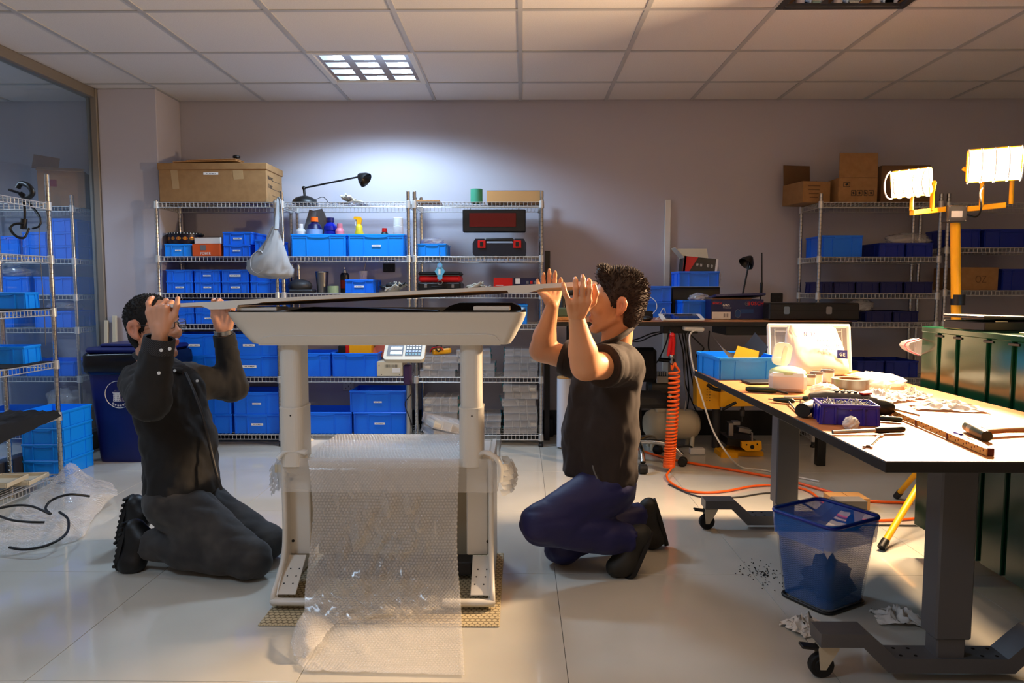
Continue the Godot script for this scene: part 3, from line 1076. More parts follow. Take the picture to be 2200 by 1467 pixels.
func middle_goods() -> void:
	var L := LEVELS
	var e := 0.001
	crate_row([[-1.525, -1.154], [-1.144, -0.764]], L[4] + e, 0.146, "holding bottles on the middle rack's second shelf", [0.0, 0.06], M.blue_light)
	var yb: float = L[4] + 0.02
	var bz := 4.86
	var w = M.white
	bottle("glue_bottle", "white bottle standing in the left bottle crate", [[0, 0], [0.034, 0], [0.034, 0.15], [0.026, 0.165], [0.014, 0.172], [0.014, 0.178], [0, 0.178]], w, Vector3(-1.478, yb, -4.82), [[0.016, 0.172], [0.016, 0.2], [0, 0.2]], w)
	bottle("cleaner_bottle", "dark blue bottle with orange cap and pale label in the left crate", [[0, 0], [0.052, 0], [0.052, 0.165], [0.04, 0.195], [0.022, 0.21], [0.022, 0.22], [0, 0.22]], M.navy, Vector3(-1.385, yb, -4.82), [[0.026, 0.214], [0.024, 0.245], [0, 0.247]], M.orange, [0.0528, 0.1, 0.163, mat("pale_blue", Color(0.5, 0.65, 0.85), 0.5)])
	bottle("cleaner_bottle", "clear blue bottle with blue cap beside the orange-capped bottle", [[0, 0], [0.046, 0], [0.046, 0.14], [0.043, 0.15], [0.046, 0.16], [0.044, 0.185], [0.024, 0.21], [0.024, 0.22], [0, 0.22]], mat("bottle_blue", Color(0.05, 0.12, 0.62), 0.15), Vector3(-1.282, yb, -4.84), [[0.027, 0.214], [0.026, 0.243], [0, 0.244]], M.navy)
	bottle("small_bottle", "small pink bottle at the right end of the left crate", [[0, 0], [0.03, 0], [0.03, 0.15], [0.02, 0.17], [0, 0.17]], M.pink, Vector3(-1.209, yb, -4.80), [[0.02, 0.168], [0.018, 0.2], [0, 0.2]], M.pink)
	bottle("red_cap_bottle", "low bottle with red cap in the right bottle crate", [[0, 0], [0.03, 0], [0.03, 0.13], [0.015, 0.15], [0, 0.15]], M.black, Vector3(-0.916, yb, -4.84), [[0.019, 0.148], [0.017, 0.173], [0, 0.174]], M.red)
	bottle("spray_can", "white can with tall white cap in the right bottle crate", [[0, 0], [0.034, 0], [0.034, 0.185], [0.03, 0.192], [0, 0.192]], w, Vector3(-0.823, yb, -4.84), [[0.033, 0.19], [0.033, 0.24], [0.031, 0.243], [0, 0.243]], w, [0.0345, 0.14, 0.18, M.paper])
	# yellow trigger sprayer
	var t := thing("spray_bottle", "yellow trigger spray bottle in the right bottle crate", "bottle", Vector3(-1.090, yb, -4.85))
	var b := MB.new()
	b.lathe([[0, 0], [0.034, 0], [0.036, 0.08], [0.030, 0.14], [0.022, 0.165], [0.024, 0.18], [0.014, 0.2], [0, 0.2]], 16, Transform3D.IDENTITY, true)
	put("body", b.mesh(), M.lemon, t)
	b = MB.new()
	b.prism([Vector2(-0.014, 0.2), Vector2(0.014, 0.2), Vector2(0.022, 0.235), Vector2(0.01, 0.25), Vector2(-0.03, 0.252), Vector2(-0.036, 0.238), Vector2(-0.014, 0.23)], 0.02, Transform3D(Basis.IDENTITY, Vector3(0, 0, -0.01)))
	put("spray_head", b.mesh(), M.yellow, t)
	b = MB.new()
	b.tube([Vector3(-0.018, 0.232, 0), Vector3(-0.026, 0.21, 0), Vector3(-0.022, 0.19, 0)], 0.004, 6)
	put("trigger", b.mesh(), M.white, t)
	# silver sheets leaning behind the bottles
	t = thing("foil_sheet", "grey silvery folded sheets leaning behind the bottles in the left crate", "sheet", Vector3(-1.391, yb, -4.94))
	for q in [[-0.05, 0.19, 0.26, 0.3, 0.09], [0.015, 0.19, 0.28, -0.2, 0.08], [0.055, 0.185, 0.26, -0.35, 0.05]]:
		b = MB.new()
		b.box(Vector3(q[0], q[1], 0.0), Vector3(q[4], q[2] * 0.85, 0.003), Basis(Vector3.BACK, -q[3]) * Basis(Vector3.UP, q[3] * 0.6))
		put("sheet", b.mesh(), M.steel if q[0] > 0 else M.grey, t)
	desk_lamp("black desk lamp with long arm lying low on the middle rack", Vector3(-1.458, 1.668, -4.860), L[5] + e, Vector3(-1.463, 1.739, -4.860), Vector3(-1.063, 1.807, -4.800), Vector3(0.75, -0.55, 0.25))
	gloves("work_glove", "pale knitted work gloves heaped on the middle rack's top shelf", Vector3(-1.099, 1.669, -4.800), L[5] + e, 0.075, 0.045, 3)
	# fourth shelf
	b = MB.new()
	b.ball(Vector3(0, 0.045, 0), Vector3(0.082, 0.046, 0.07), Basis.IDENTITY, 18, 10)
	b.box(Vector3(0.02, 0.012, 0.01), Vector3(0.16, 0.02, 0.12), Basis.IDENTITY, 0.008)
	lone_at("sanding_block", b, M.dark_grey, "dark grey rounded tool lying at the left of the middle rack's third shelf", "tool", Vector3(-1.491, 1.054, -4.820), L[3] + e)
	t = thing("steel_cup", "dark steel tumbler on the middle rack's third shelf", "cup", Vector3(-1.346, L[3] + e, -4.84))
	b = MB.new()
	b.lathe([[0, 0], [0.034, 0], [0.038, 0.06], [0.045, 0.14], [0.042, 0.14], [0.034, 0.02], [0, 0.02]], 20)
	put("body", b.mesh(), M.steel, t)
	b = MB.new()
	b.lathe([[0.045, 0.136], [0.047, 0.14], [0.045, 0.144], [0.042, 0.14]], 20)
	put("rim", b.mesh(), M.chrome, t)
	t = thing("tape_roll", "pale green roll of tape standing before the steel tumbler", "tape roll", Vector3(-1.255, L[3] + e, -4.775))
	b = MB.new()
	b.lathe([[0.026, 0], [0.037, 0], [0.037, 0.046], [0.026, 0.046], [0.026, 0]], 22)
	put("tape", b.mesh(), mat("tape_green", Color(0.55, 0.62, 0.48), 0.5), t)
	b = MB.new()
	b.lathe([[0.0235, 0.001], [0.0258, 0.001], [0.0258, 0.045], [0.0235, 0.045], [0.0235, 0.001]], 22)
	put("core", b.mesh(), M.card, t)
	bottle("aerosol_can", "black and red aerosol can left of the small labelled crate", [[0, 0], [0.03, 0], [0.03, 0.12], [0.022, 0.135], [0, 0.135]], M.black, Vector3(-1.196, L[3] + e, -4.86), [[0.016, 0.134], [0.012, 0.155], [0.005, 0.16], [0.004, 0.172], [0, 0.172]], M.steel, [0.0305, 0.03, 0.085, mat("can_red", Color(0.55, 0.08, 0.04), 0.35)])
	crate_row([[-1.169, -0.976]], L[3] + e, 0.088, "with a glass standing in it on the middle rack's third shelf", [0.065], M.blue)
	t = thing("drinking_glass", "clear tumbler with a brush handle standing in the small crate", "glass", Vector3(-1.068, L[3] + 0.06, -4.85))
	b = MB.new()
	b.lathe([[0, 0], [0.025, 0], [0.029, 0.088], [0.027, 0.088], [0.023, 0.006], [0, 0.006]], 18)
	put("body", b.mesh(), M.clear_box, t)
	b = MB.new()
	b.tube([Vector3(-0.012, 0.01, 0), Vector3(0.02, 0.15, 0)], 0.003, 6)
	put("brush_handle", b.mesh(), M.steel, t)
	gloves("work_glove", "pile of dark and pale work gloves right of the small labelled crate", Vector3(-0.871, 1.054, -4.840), L[3] + e, 0.105, 0.075, 6)
	# second shelf from the floor
	crate_row([[-1.572 + 0.03, -1.272], [-1.266, -0.951]], L[1] + e, 0.158, "on the middle rack's second shelf from the floor", [], M.blue)
	t = thing("tool_carton", "black, red and yellow carton standing in a crate beside the desk column", "box", Vector3(-1.105, L[1] + 0.075, -4.80), 0.03)
	var sz := Vector3(0.19, 0.145, 0.16)
	b = MB.new()
	b.box(Vector3(0.02, sz.y / 2, -0.08), Vector3(0.15, sz.y, sz.z), Basis.IDENTITY, 0.002)
	put("body", b.mesh(), M.yellow, t)
	b = MB.new()
	b.box(Vector3(-0.068, sz.y / 2, -0.08), Vector3(0.024, sz.y, sz.z), Basis.IDENTITY, 0.002)
	put("red_band", b.mesh(), M.red, t)
	b = MB.new()
	b.box(Vector3(-0.105, sz.y / 2 - 0.008, -0.08), Vector3(0.048, sz.y - 0.018, sz.z), Basis.IDENTITY, 0.002)
	put("black_end", b.mesh(), M.black, t)
	b = MB.new()
	b.box(Vector3(0.005, sz.y + 0.012, -0.085), Vector3(0.15, 0.022, 0.13), Basis(Vector3.BACK, 0.02), 0.002)
	put("instruction_pad", b.mesh(), M.lemon, t)
	t = thing("power_supply", "beige vented power supply box under the scale's keypad", "device", Vector3((-0.960 + -0.789) / 2, L[1] + e, RZ - 0.015))
	b = MB.new()
	b.box(Vector3(0, 0.052, -0.1), Vector3(0.172, 0.1, 0.2), Basis.IDENTITY, 0.003)
	put("case", b.mesh(), M.cream, t)
	for k in 12:
		b = MB.new()
		b.box(Vector3(-0.03 + k * 0.0078, 0.072, 0.0005), Vector3(0.003, 0.02, 0.001))
		put("vent_slot", b.mesh(), M.black, t)
	for q in [[-0.07, 0.078], [-0.055, 0.014], [0.065, 0.014]]:
		b = MB.new()
		b.lathe([[0.003, 0], [0.0026, 0.0015], [0, 0.0015]], 8, Transform3D(Basis(Vector3.RIGHT, PI / 2), Vector3(q[0], q[1], 0)))
		put("screw", b.mesh(), M.dark_grey, t)
	b = MB.new()
	b.box(Vector3(0.045, 0.042, 0.0005), Vector3(0.055, 0.03, 0.001))
	put("sticker", b.mesh(), M.paper, t)
	b = MB.new()
	b.box(Vector3(-0.949, 0.635, -4.900), Vector3(0.12, 0.10, 0.006), Basis(Vector3.BACK, -0.45) * Basis(Vector3.RIGHT, -0.5), 0.001)
	lone("booklet", b, mat("booklet", Color(0.78, 0.35, 0.25), 0.6), "red and white booklet leaning behind the scale's keypad", "booklet", Vector3(-0.950, 0.561, -4.900))
	# bottom shelf
	crate_row([[-1.544, -1.135], [-1.129, -0.767]], L[0] + e, 0.147, "on the middle rack's bottom shelf", [0.0, 0.07], M.blue)
	crate_row([[-1.152, -0.767]], L[0] + 2 * e + 0.147, 0.145, "stacked on the middle rack's bottom crates", [0.055], M.blue)


func desk_lamp(label: String, at: Vector3, y: float, joint: Vector3, head: Vector3, aim: Vector3) -> void:
	var t := thing("desk_lamp", label, "lamp", Vector3(at.x, y, at.z))
	var b := MB.new()
	b.lathe([[0, 0], [0.082, 0], [0.086, 0.008], [0.078, 0.028], [0.05, 0.046], [0.02, 0.056], [0, 0.058]], 24, Transform3D(Basis.IDENTITY, t.position), true)
	part("base", b, M.black, t)
	b = MB.new()
	b.tube([t.position + Vector3(0, 0.05, 0), joint], 0.009, 8)
	b.ball(joint, Vector3.ONE * 0.014)
	part("joint", b, M.black, t)
	b = MB.new()
	b.tube([joint, head], 0.006, 8)
	part("arm", b, M.black, t)
	b = MB.new()
	var z := aim.normalized()
	var bs := facing(z)
	var xf := Transform3D(Basis(bs.x, -bs.z, bs.y), head)
	b.lathe([[0.0, 0.022], [0.014, 0.018], [0.026, 0.002], [0.044, -0.024], [0.052, -0.048], [0.049, -0.048], [0.04, -0.024], [0.02, 0.0], [0, 0.008]], 20, xf, true)
	part("lamp_head", b, M.black, t)
	b = MB.new()
	b.tube(curve([t.position + Vector3(0.07, 0.03, 0), t.position + Vector3(0.12, 0.05, -0.02), t.position + Vector3(0.17, 0.006, 0.01), t.position + Vector3(0.21, 0.012, 0.0), t.position + Vector3(0.235, 0.004, 0)]), 0.0025, 6)
	part("cord", b, M.black, t)


# a heap of crumpled knitted gloves, each a lumpy body with finger stubs
func gloves(called: String, label: String, at: Vector3, y: float, rx: float, ry: float, count: int) -> void:
	var t := thing(called, label, "gloves", Vector3(at.x, y, at.z))
	var r := RandomNumberGenerator.new()
	r.seed = int(absf(at.x) * 1000)
	for k in count:
		var b := MB.new()
		var c := Vector3(r.randf_range(-rx, rx) * 0.7, ry * (0.18 + 0.62 * k / count), r.randf_range(-0.05, 0.05))
		var bs := Basis(Vector3.UP, r.randf() * TAU) * Basis(Vector3.BACK, r.randf_range(-0.5, 0.5))
		b.ball(c, Vector3(rx * 0.5, ry * 0.22, 0.045), bs, 12, 8)
		for q in 4:
			var s := c + bs * Vector3(rx * 0.42, 0, -0.03 + q * 0.02)
			b.tube([s, s + bs * Vector3(0.03, r.randf_range(-0.004, 0.012), 0), s + bs * Vector3(0.055, r.randf_range(-0.012, 0.02), r.randf_range(-0.01, 0.01))], [0.010, 0.009, 0.006], 7)
		for i in b.v.size():
			b.v[i].y = maxf(b.v[i].y, 0.0)
		put("glove", b.mesh(), M.glove if k % 3 < 2 or count < 4 else M.dark_grey, t)


# clear organiser box: base at origin centre, w x h x d, dividers into cells
func organiser(w: float, h: float, d: float, cells: Array, at: Vector3, turn: float, label: String, group: String, tilt := Basis.IDENTITY) -> void:
	var t := thing("organiser_box", label, "box", at, turn, group)
	t.basis = t.basis * tilt
	var key := "org%.3f%.3f%.3f%s" % [w, h, d, str(cells)]
	if not cache.has(key):
		var b := MB.new()
		for s in [-1.0, 1.0]:
			b.box(Vector3(0, h * 0.42, s * (d / 2 - 0.001)), Vector3(w, h * 0.84, 0.002))
			b.box(Vector3(s * (w / 2 - 0.001), h * 0.42, 0), Vector3(0.002, h * 0.84, d - 0.004))
		b.box(Vector3(0, 0.001, 0), Vector3(w - 0.004, 0.002, d - 0.004))
		var l := MB.new()
		l.box(Vector3(0, h * 0.91, 0), Vector3(w + 0.004, h * 0.15, d + 0.004), Basis.IDENTITY, 0.002)
		var dv := []
		var fill := []
		var x := -w / 2
		for q in cells.size():
			var cw: float = cells[q][0] * w
			if q:
				var v := MB.new()
				v.box(Vector3(x, h * 0.42, 0), Vector3(0.003, h * 0.8, d - 0.006))
				dv.append(v.mesh())
			if cells[q][1] > 0:
				var f := MB.new()
				f.box(Vector3(x + cw / 2, 0.003 + h * 0.25, 0), Vector3(cw - 0.012, h * 0.46, d - 0.02), Basis.IDENTITY, 0.006)
				fill.append([f.mesh(), cells[q][1]])
			x += cw
		var la := MB.new()
		for s in [-1.0, 1.0]:
			la.box(Vector3(w / 2 + 0.004, h * 0.82, s * d * 0.28), Vector3(0.007, h * 0.42, 0.028), Basis.IDENTITY, 0.002)
		cache[key] = [b.mesh(), l.mesh(), dv, fill, la.mesh()]
	var c = cache[key]
	put("body", c[0], M.clear_box, t)
	put("lid", c[1], M.clear_box, t)
	for m in c[2]:
		put("divider", m, M.wrap_white, t)
	for f in c[3]:
		tag(put("small_parts", f[0], [M.grey, M.grey, M.dark_grey, M.cream, M.tan][f[1]], t), "", "", "", "stuff")
	put("latch", c[4], M.teal, t)


func third_goods() -> void:
	var L := LEVELS
	var e := 0.001
	# hung on the top shelf: an electronic display, with a carton and a green roll above it
	var t := thing("display_clock", "dark electronic display box with a red face on the third rack", "display", Vector3(-0.172, 1.431, -4.765))
	var b := MB.new()
	b.box(Vector3(0, 0.08, -0.04), Vector3(0.42, 0.15, 0.07), Basis.IDENTITY, 0.006)
	put("case", b.mesh(), M.black, t)
	b = MB.new()
	b.box(Vector3(-0.01, 0.085, -0.004), Vector3(0.31, 0.09, 0.004), Basis.IDENTITY, 0.001)
	put("display_face", b.mesh(), mat("display_red", Color(0.28, 0.015, 0.02), 0.3, 0.0, {"emission_enabled": true, "emission": Color(0.45, 0.01, 0.02), "emission_energy_multiplier": 0.15}), t)
	for s in [-0.16, 0.16]:
		b = MB.new()
		b.tube([Vector3(s, 0.155, -0.02), Vector3(s, 0.165, -0.02), Vector3(s, L[5] - 0.04 - t.position.y, -0.02)], 0.002, 6)
		put("hook", b.mesh(), M.steel, t)
	t = thing("long_carton", "tan cardboard strip box on the third rack's top shelf", "box", Vector3(-0.040, L[5] + e, -4.75))
	carton(t, Vector3(0.36, 0.075, 0.2), M.tan)
	b = MB.new()
	b.lathe([[0, 0], [0.04, 0], [0.04, 0.09], [0, 0.09]], 18)
	lone_at("green_tape", b, mat("mint", Color(0.20, 0.55, 0.42), 0.6), "mint green roll on the third rack's top shelf", "tape roll", Vector3(-0.290, 1.668, -4.800), L[5] + e)
	b = MB.new()
	b.box(Vector3.ZERO, Vector3(0.16, 0.008, 0.2), Basis.IDENTITY, 0.002)
	lone_at("wood_strip", b, M.wood, "thin wooden strip at the left of the third rack's top shelf", "board", Vector3(-0.609, 1.671, -4.820), L[5] + 0.007)
	crate_row([[-0.683, -0.487]], L[4] + e, 0.083, "on the third rack beside the navy tool case", [], M.blue_light)
	film_lump("plastic_bag", "clear plastic bag lying in the crate beside the navy tool case", Vector3(-0.597, L[4] + 0.078, -4.87), Vector3(0.085, 0.035, 0.1), 5)
	# navy power tool case
	t = thing("tool_case", "navy power tool case with two red latches on the third rack", "tool case", Vector3(-0.136, L[4] + e, RZ - 0.02))
	b = MB.new()
	b.prism([Vector2(-0.17, 0.004), Vector2(0.17, 0.004), Vector2(0.178, 0.02), Vector2(0.178, 0.085), Vector2(0.16, 0.115), Vector2(0.10, 0.115), Vector2(0.092, 0.085), Vector2(-0.092, 0.085), Vector2(-0.10, 0.115), Vector2(-0.16, 0.115), Vector2(-0.178, 0.085), Vector2(-0.178, 0.02)], 0.28, Transform3D(Basis.IDENTITY, Vector3(0, 0, -0.28)))
	put("body", b.mesh(), mat("case_navy", Color(0.03, 0.07, 0.14), 0.45), t)
	b = MB.new()
	b.tube([Vector3(-0.098, 0.095, -0.02), Vector3(-0.085, 0.108, 0.0), Vector3(0.085, 0.108, 0.0), Vector3(0.098, 0.095, -0.02)], 0.011, 10)
	put("handle", b.mesh(), M.black, t)
	for s in [-0.118, 0.118]:
		b = MB.new()
		b.box(Vector3(s, 0.078, 0.003), Vector3(0.052, 0.05, 0.006), Basis.IDENTITY, 0.002)
		var l := put("latch", b.mesh(), M.red, t)
		b = MB.new()
		b.box(Vector3(s, 0.078, 0.0065), Vector3(0.022, 0.03, 0.002))
		put("latch_tongue", b.mesh(), M.black, l)
	# red and black tool bag on a black case
	t = thing("instrument_case", "black instrument case under the red and black bag on the third rack", "case", Vector3(-0.537, L[3] + e, RZ - 0.02))
	b = MB.new()
	b.box(Vector3(0, 0.036, -0.13), Vector3(0.285, 0.07, 0.26), Basis.IDENTITY, 0.01)
	put("body", b.mesh(), M.black, t)
	b = MB.new()
	b.tube([Vector3(-0.05, 0.04, 0), Vector3(-0.045, 0.04, 0.014), Vector3(0.045, 0.04, 0.014), Vector3(0.05, 0.04, 0)], 0.005, 8)
	put("handle", b.mesh(), M.black_soft, t)
	for s in [-0.09, 0.09]:
		b = MB.new()
		b.box(Vector3(s, 0.045, 0.002), Vector3(0.018, 0.022, 0.004), Basis.IDENTITY, 0.001)
		put("latch", b.mesh(), M.steel, t)
	t = thing("tool_bag", "red and black zipped tool bag lying on the black instrument case", "bag", Vector3(-0.537, L[3] + 2 * e + 0.071, RZ - 0.02))
	b = MB.new()
	b.box(Vector3(0, 0.022, -0.12), Vector3(0.28, 0.042, 0.24), Basis.IDENTITY, 0.012)
	put("red_side", b.mesh(), M.red, t)
	b = MB.new()
	b.box(Vector3(0, 0.055, -0.12), Vector3(0.285, 0.026, 0.245), Basis.IDENTITY, 0.012)
	put("lid", b.mesh(), M.black_soft, t)
	b = MB.new()
	b.box(Vector3(0, 0.042, 0.001), Vector3(0.27, 0.004, 0.004))
	put("zip", b.mesh(), M.steel, t)
	# pale blue hanging scale
	t = thing("hanging_scale", "pale blue hanging scale hooked on the third rack's shelf edge", "scale", Vector3(-0.528, 1.174, -4.705))
	var pts := []
	for k in 28:
		var a := TAU * k / 28
		var y := sin(a) * 0.056
		var wd: float = 0.026 + 0.008 * cos(PI * y / 0.028 )
		pts.append(Vector2(cos(a) * wd * (1.0 if absf(y) < 0.05 else 0.9), y))
	b = MB.new()
	b.prism(pts, 0.022, Transform3D(Basis.IDENTITY, Vector3(0, 0, -0.011)))
	put("body", b.mesh(), mat("sky", Color(0.36, 0.66, 0.80), 0.4), t)
	b = MB.new()
	b.box(Vector3(-0.002, -0.003, 0.0115), Vector3(0.014, 0.034, 0.002), Basis.IDENTITY, 0.0005)
	put("display", b.mesh(), M.white, t)
	b = MB.new()
	b.lathe([[0, 0.0], [0.011, 0.0], [0.011, 0.003], [0, 0.003]], 14, Transform3D(Basis(Vector3.RIGHT, PI / 2), Vector3(0, 0.036, 0.011)))
	put("button", b.mesh(), M.pale_blue, t)
	b = MB.new()
	var ring := []
	for k in 16:
		ring.append(Vector3(cos(TAU * k / 16) * 0.015, -0.072 + sin(TAU * k / 16) * 0.015, 0))
	b.tube(ring, 0.0022, 6, true)
	put("ring", b.mesh(), M.steel, t)
	b = MB.new()
	b.tube(curve([Vector3(0, 0.054, 0), Vector3(0.004, 0.075, 0), Vector3(-0.002, 0.09, 0), Vector3(0, 0.118, -0.005), Vector3(0, 0.128, -0.016)]), 0.002, 6)
	put("hook", b.mesh(), M.steel, t)
	gloves("work_glove", "white knitted gloves lying between tool bag and red box", Vector3(-0.274, 1.076, -4.820), L[3] + e, 0.085, 0.07, 3)
	t = thing("tool_carton", "small red carton with white print on the third rack", "box", Vector3(-0.112, L[3] + e, RZ - 0.02), 0.04)
	carton(t, Vector3(0.125, 0.1, 0.2), M.red)
	for k in 4:
		b = MB.new()
		b.box(Vector3(-0.025, 0.05 - k * 0.01, 0.0006), Vector3(0.05 - (k % 2) * 0.012, 0.004, 0.001))
		put("printed_line", b.mesh(), M.white, t)
	t = thing("tool_carton", "dark blue carton with white sticker beside the red carton", "box", Vector3(0.040, L[3] + e, RZ - 0.03), -0.05)
	carton(t, Vector3(0.165, 0.1, 0.2), mat("box_navy", Color(0.05, 0.05, 0.22), 0.55))
	b = MB.new()
	b.box(Vector3(-0.055, 0.078, 0.0006), Vector3(0.03, 0.036, 0.001))
	put("sticker", b.mesh(), M.paper, t)
	for k in 6:
		b = MB.new()
		b.box(Vector3(0.01 + (k % 3) * 0.026, 0.07 - int(k / 3.0) * 0.034, 0.0006), Vector3(0.016, 0.02, 0.001))
		put("printed_mark", b.mesh(), M.red if k % 2 else M.grey, t)
	crate_row([[-0.248, 0.053]], L[2] + e, 0.13, "behind the desk's right end on the third rack", [], M.blue_light)
	# organiser boxes
	var q3 := [[0.27, 0], [0.25, 1], [0.48, 0]]
	var q4 := [[0.25, 3], [0.25, 0], [0.25, 1], [0.25, 0]]
	var q5 := [[0.3, 2], [0.24, 2], [0.46, 0]]
	var names := ["lowest", "middle", "top"]
	for k in 3:
		organiser(0.235, 0.047, 0.26, [q3, q4, q5][k], Vector3(-0.545 + [-0.008, 0.008, 0.004][k], L[1] + e + k * 0.048, -4.86), [0.0, 0.05, 0.02][k], names[k] + " clear organiser box under the yellow multimeter", "clear organiser boxes")
	multimeter(Vector3(-0.554, L[1] + e + 0.1445, -4.83))
	for k in 4:
		organiser(0.225, 0.044, 0.24, [q4, q3, q4, q3][k], Vector3(-0.303 + [0.02, 0.02, -0.01, -0.015][k], L[1] + e + k * 0.045, -4.86), [0.0, 0.0, 0.04, 0.06][k], ["lowest", "second", "third", "top"][k] + " organiser box of the stack behind the desk's right column, upper shelf", "clear organiser boxes")
	for k in 4:
		organiser(0.225, 0.046, 0.25, [q3, q5, q4, q4][k], Vector3(0.006 + [0, 0.002, 0.004, 0.006][k], L[1] + e + k * 0.047, -4.86), PI, ["lowest", "second", "third", "top"][k] + " organiser box of the right-hand stack on the third rack's upper shelf", "clear organiser boxes")
	for k in 5:
		organiser(0.23, 0.049, 0.26, [q4, q4, q3, q4, q4][k], Vector3(-0.535 + [0, 0.004, -0.002, 0.002, 0][k], L[0] + e + k * 0.05, -4.86), 0.0, ["lowest", "second", "middle", "fourth", "top"][k] + " organiser box of the left stack on the third rack's bottom shelf", "clear organiser boxes")
	for k in 3:
		organiser(0.2, 0.043, 0.24, [q4, q3, q5][k], Vector3(-0.239 + [0, 0.004, 0.006][k], L[0] + e + k * 0.044, -4.86), 0.05, names[k] + " organiser box of the low stack right of the desk column", "clear organiser boxes")
	for k in 7:
		organiser(0.226, 0.047, 0.25, [q3, q4, q5, q5, q3, q4, q4][k], Vector3(0.003 + [0, 0.003, 0.004, 0.0, -0.02, 0.012, -0.003][k], L[0] + e + k * 0.048, -4.86), PI + [0, 0, 0, 0, 0.08, -0.04, 0.0][k], ["lowest", "second", "third", "fourth", "fifth", "sixth", "top"][k] + " organiser box of the tall stack on the third rack's bottom shelf", "clear organiser boxes")
	# fallen pile of boxes on the floor before the rack
	var fp := Vector3(-0.468, 0.000, -4.543)
	organiser(0.235, 0.046, 0.26, q4, Vector3(fp.x + 0.02, 0.002, -4.30), 0.3, "organiser box lying flat on the floor at the bottom of the heap", "clear organiser boxes")
	organiser(0.235, 0.046, 0.26, q3, Vector3(fp.x - 0.015, 0.05, -4.32), 0.15, "organiser box second from the floor in the leaning heap", "clear organiser boxes")
	organiser(0.235, 0.046, 0.26, q5, Vector3(fp.x + 0.0, 0.142, -4.34), 0.4, "tilted organiser box in the middle of the floor heap", "clear organiser boxes", Basis(Vector3.BACK, -0.28))
	organiser(0.235, 0.06, 0.26, q4, Vector3(fp.x + 0.0, 0.197, -4.36), 0.4, "tilted clear organiser box on top of the floor heap", "clear organiser boxes", Basis(Vector3.BACK, -0.28))


func multimeter(at: Vector3) -> void:
	var t := thing("multimeter", "yellow multimeter with dark leads lying on the clear organiser boxes", "meter", at, 0.1)
	var b := MB.new()
	b.box(Vector3(0.02, 0.02, 0), Vector3(0.13, 0.038, 0.08), Basis(Vector3.BACK, 0.1), 0.01)
	put("body", b.mesh(), M.yellow, t)
	b = MB.new()
	b.box(Vector3(0.055, 0.043, 0), Vector3(0.045, 0.006, 0.06), Basis(Vector3.BACK, 0.1), 0.002)
	put("dial_face", b.mesh(), M.black, t)
	b = MB.new()
	b.tube(curve([Vector3(-0.05, 0.02, 0.04), Vector3(-0.03, 0.055, 0.035), Vector3(0.0, 0.02, 0.05), Vector3(0.02, 0.06, 0.03), Vector3(-0.02, 0.05, -0.02), Vector3(-0.05, 0.015, 0.0)]), 0.004, 6)
	put("test_lead", b.mesh(), M.black, t)
	b = MB.new()
	b.tube(curve([Vector3(-0.06, 0.012, 0.03), Vector3(-0.04, 0.045, 0.045), Vector3(0.01, 0.05, 0.045), Vector3(0.03, 0.03, 0.05)]), 0.004, 6)
	put("test_lead", b.mesh(), M.red, t)


# a crumpled lump of clear film
func film_lump(called: String, label: String, at: Vector3, r: Vector3, sd: int, m: Material = null) -> MeshInstance3D:
	var b := MB.new()
	b.ball(Vector3.ZERO, Vector3.ONE, Basis.IDENTITY, 26, 16)
	var f := noise(1.3, FastNoiseLite.TYPE_SIMPLEX_SMOOTH, 3, sd)
	f.fractal_type = FastNoiseLite.FRACTAL_RIDGED
	for i in b.v.size():
		var p := b.v[i]
		p *= 0.78 + 0.32 * f.get_noise_3dv(p * 1.2)
		p.y = maxf(p.y, -0.6)
		b.v[i] = Vector3(p.x, p.y + 0.6, p.z) * r
	renormal(b)
	var o := put(called, b.mesh(), m if m else M.film, null, at)
	tag(o, label, "plastic" if not m else "paper")
	return o


func renormal(b: MB) -> void:
	for i in b.n.size():
		b.n[i] = Vector3.ZERO
	for t in range(0, b.ix.size(), 3):
		var a := b.v[b.ix[t]]
		var fn := (b.v[b.ix[t + 2]] - a).cross(b.v[b.ix[t + 1]] - a)
		for k in 3:
			b.n[b.ix[t + k]] += fn
	for i in b.n.size():
		b.n[i] = b.n[i].normalized() if b.n[i].length_squared() > 0 else Vector3.UP


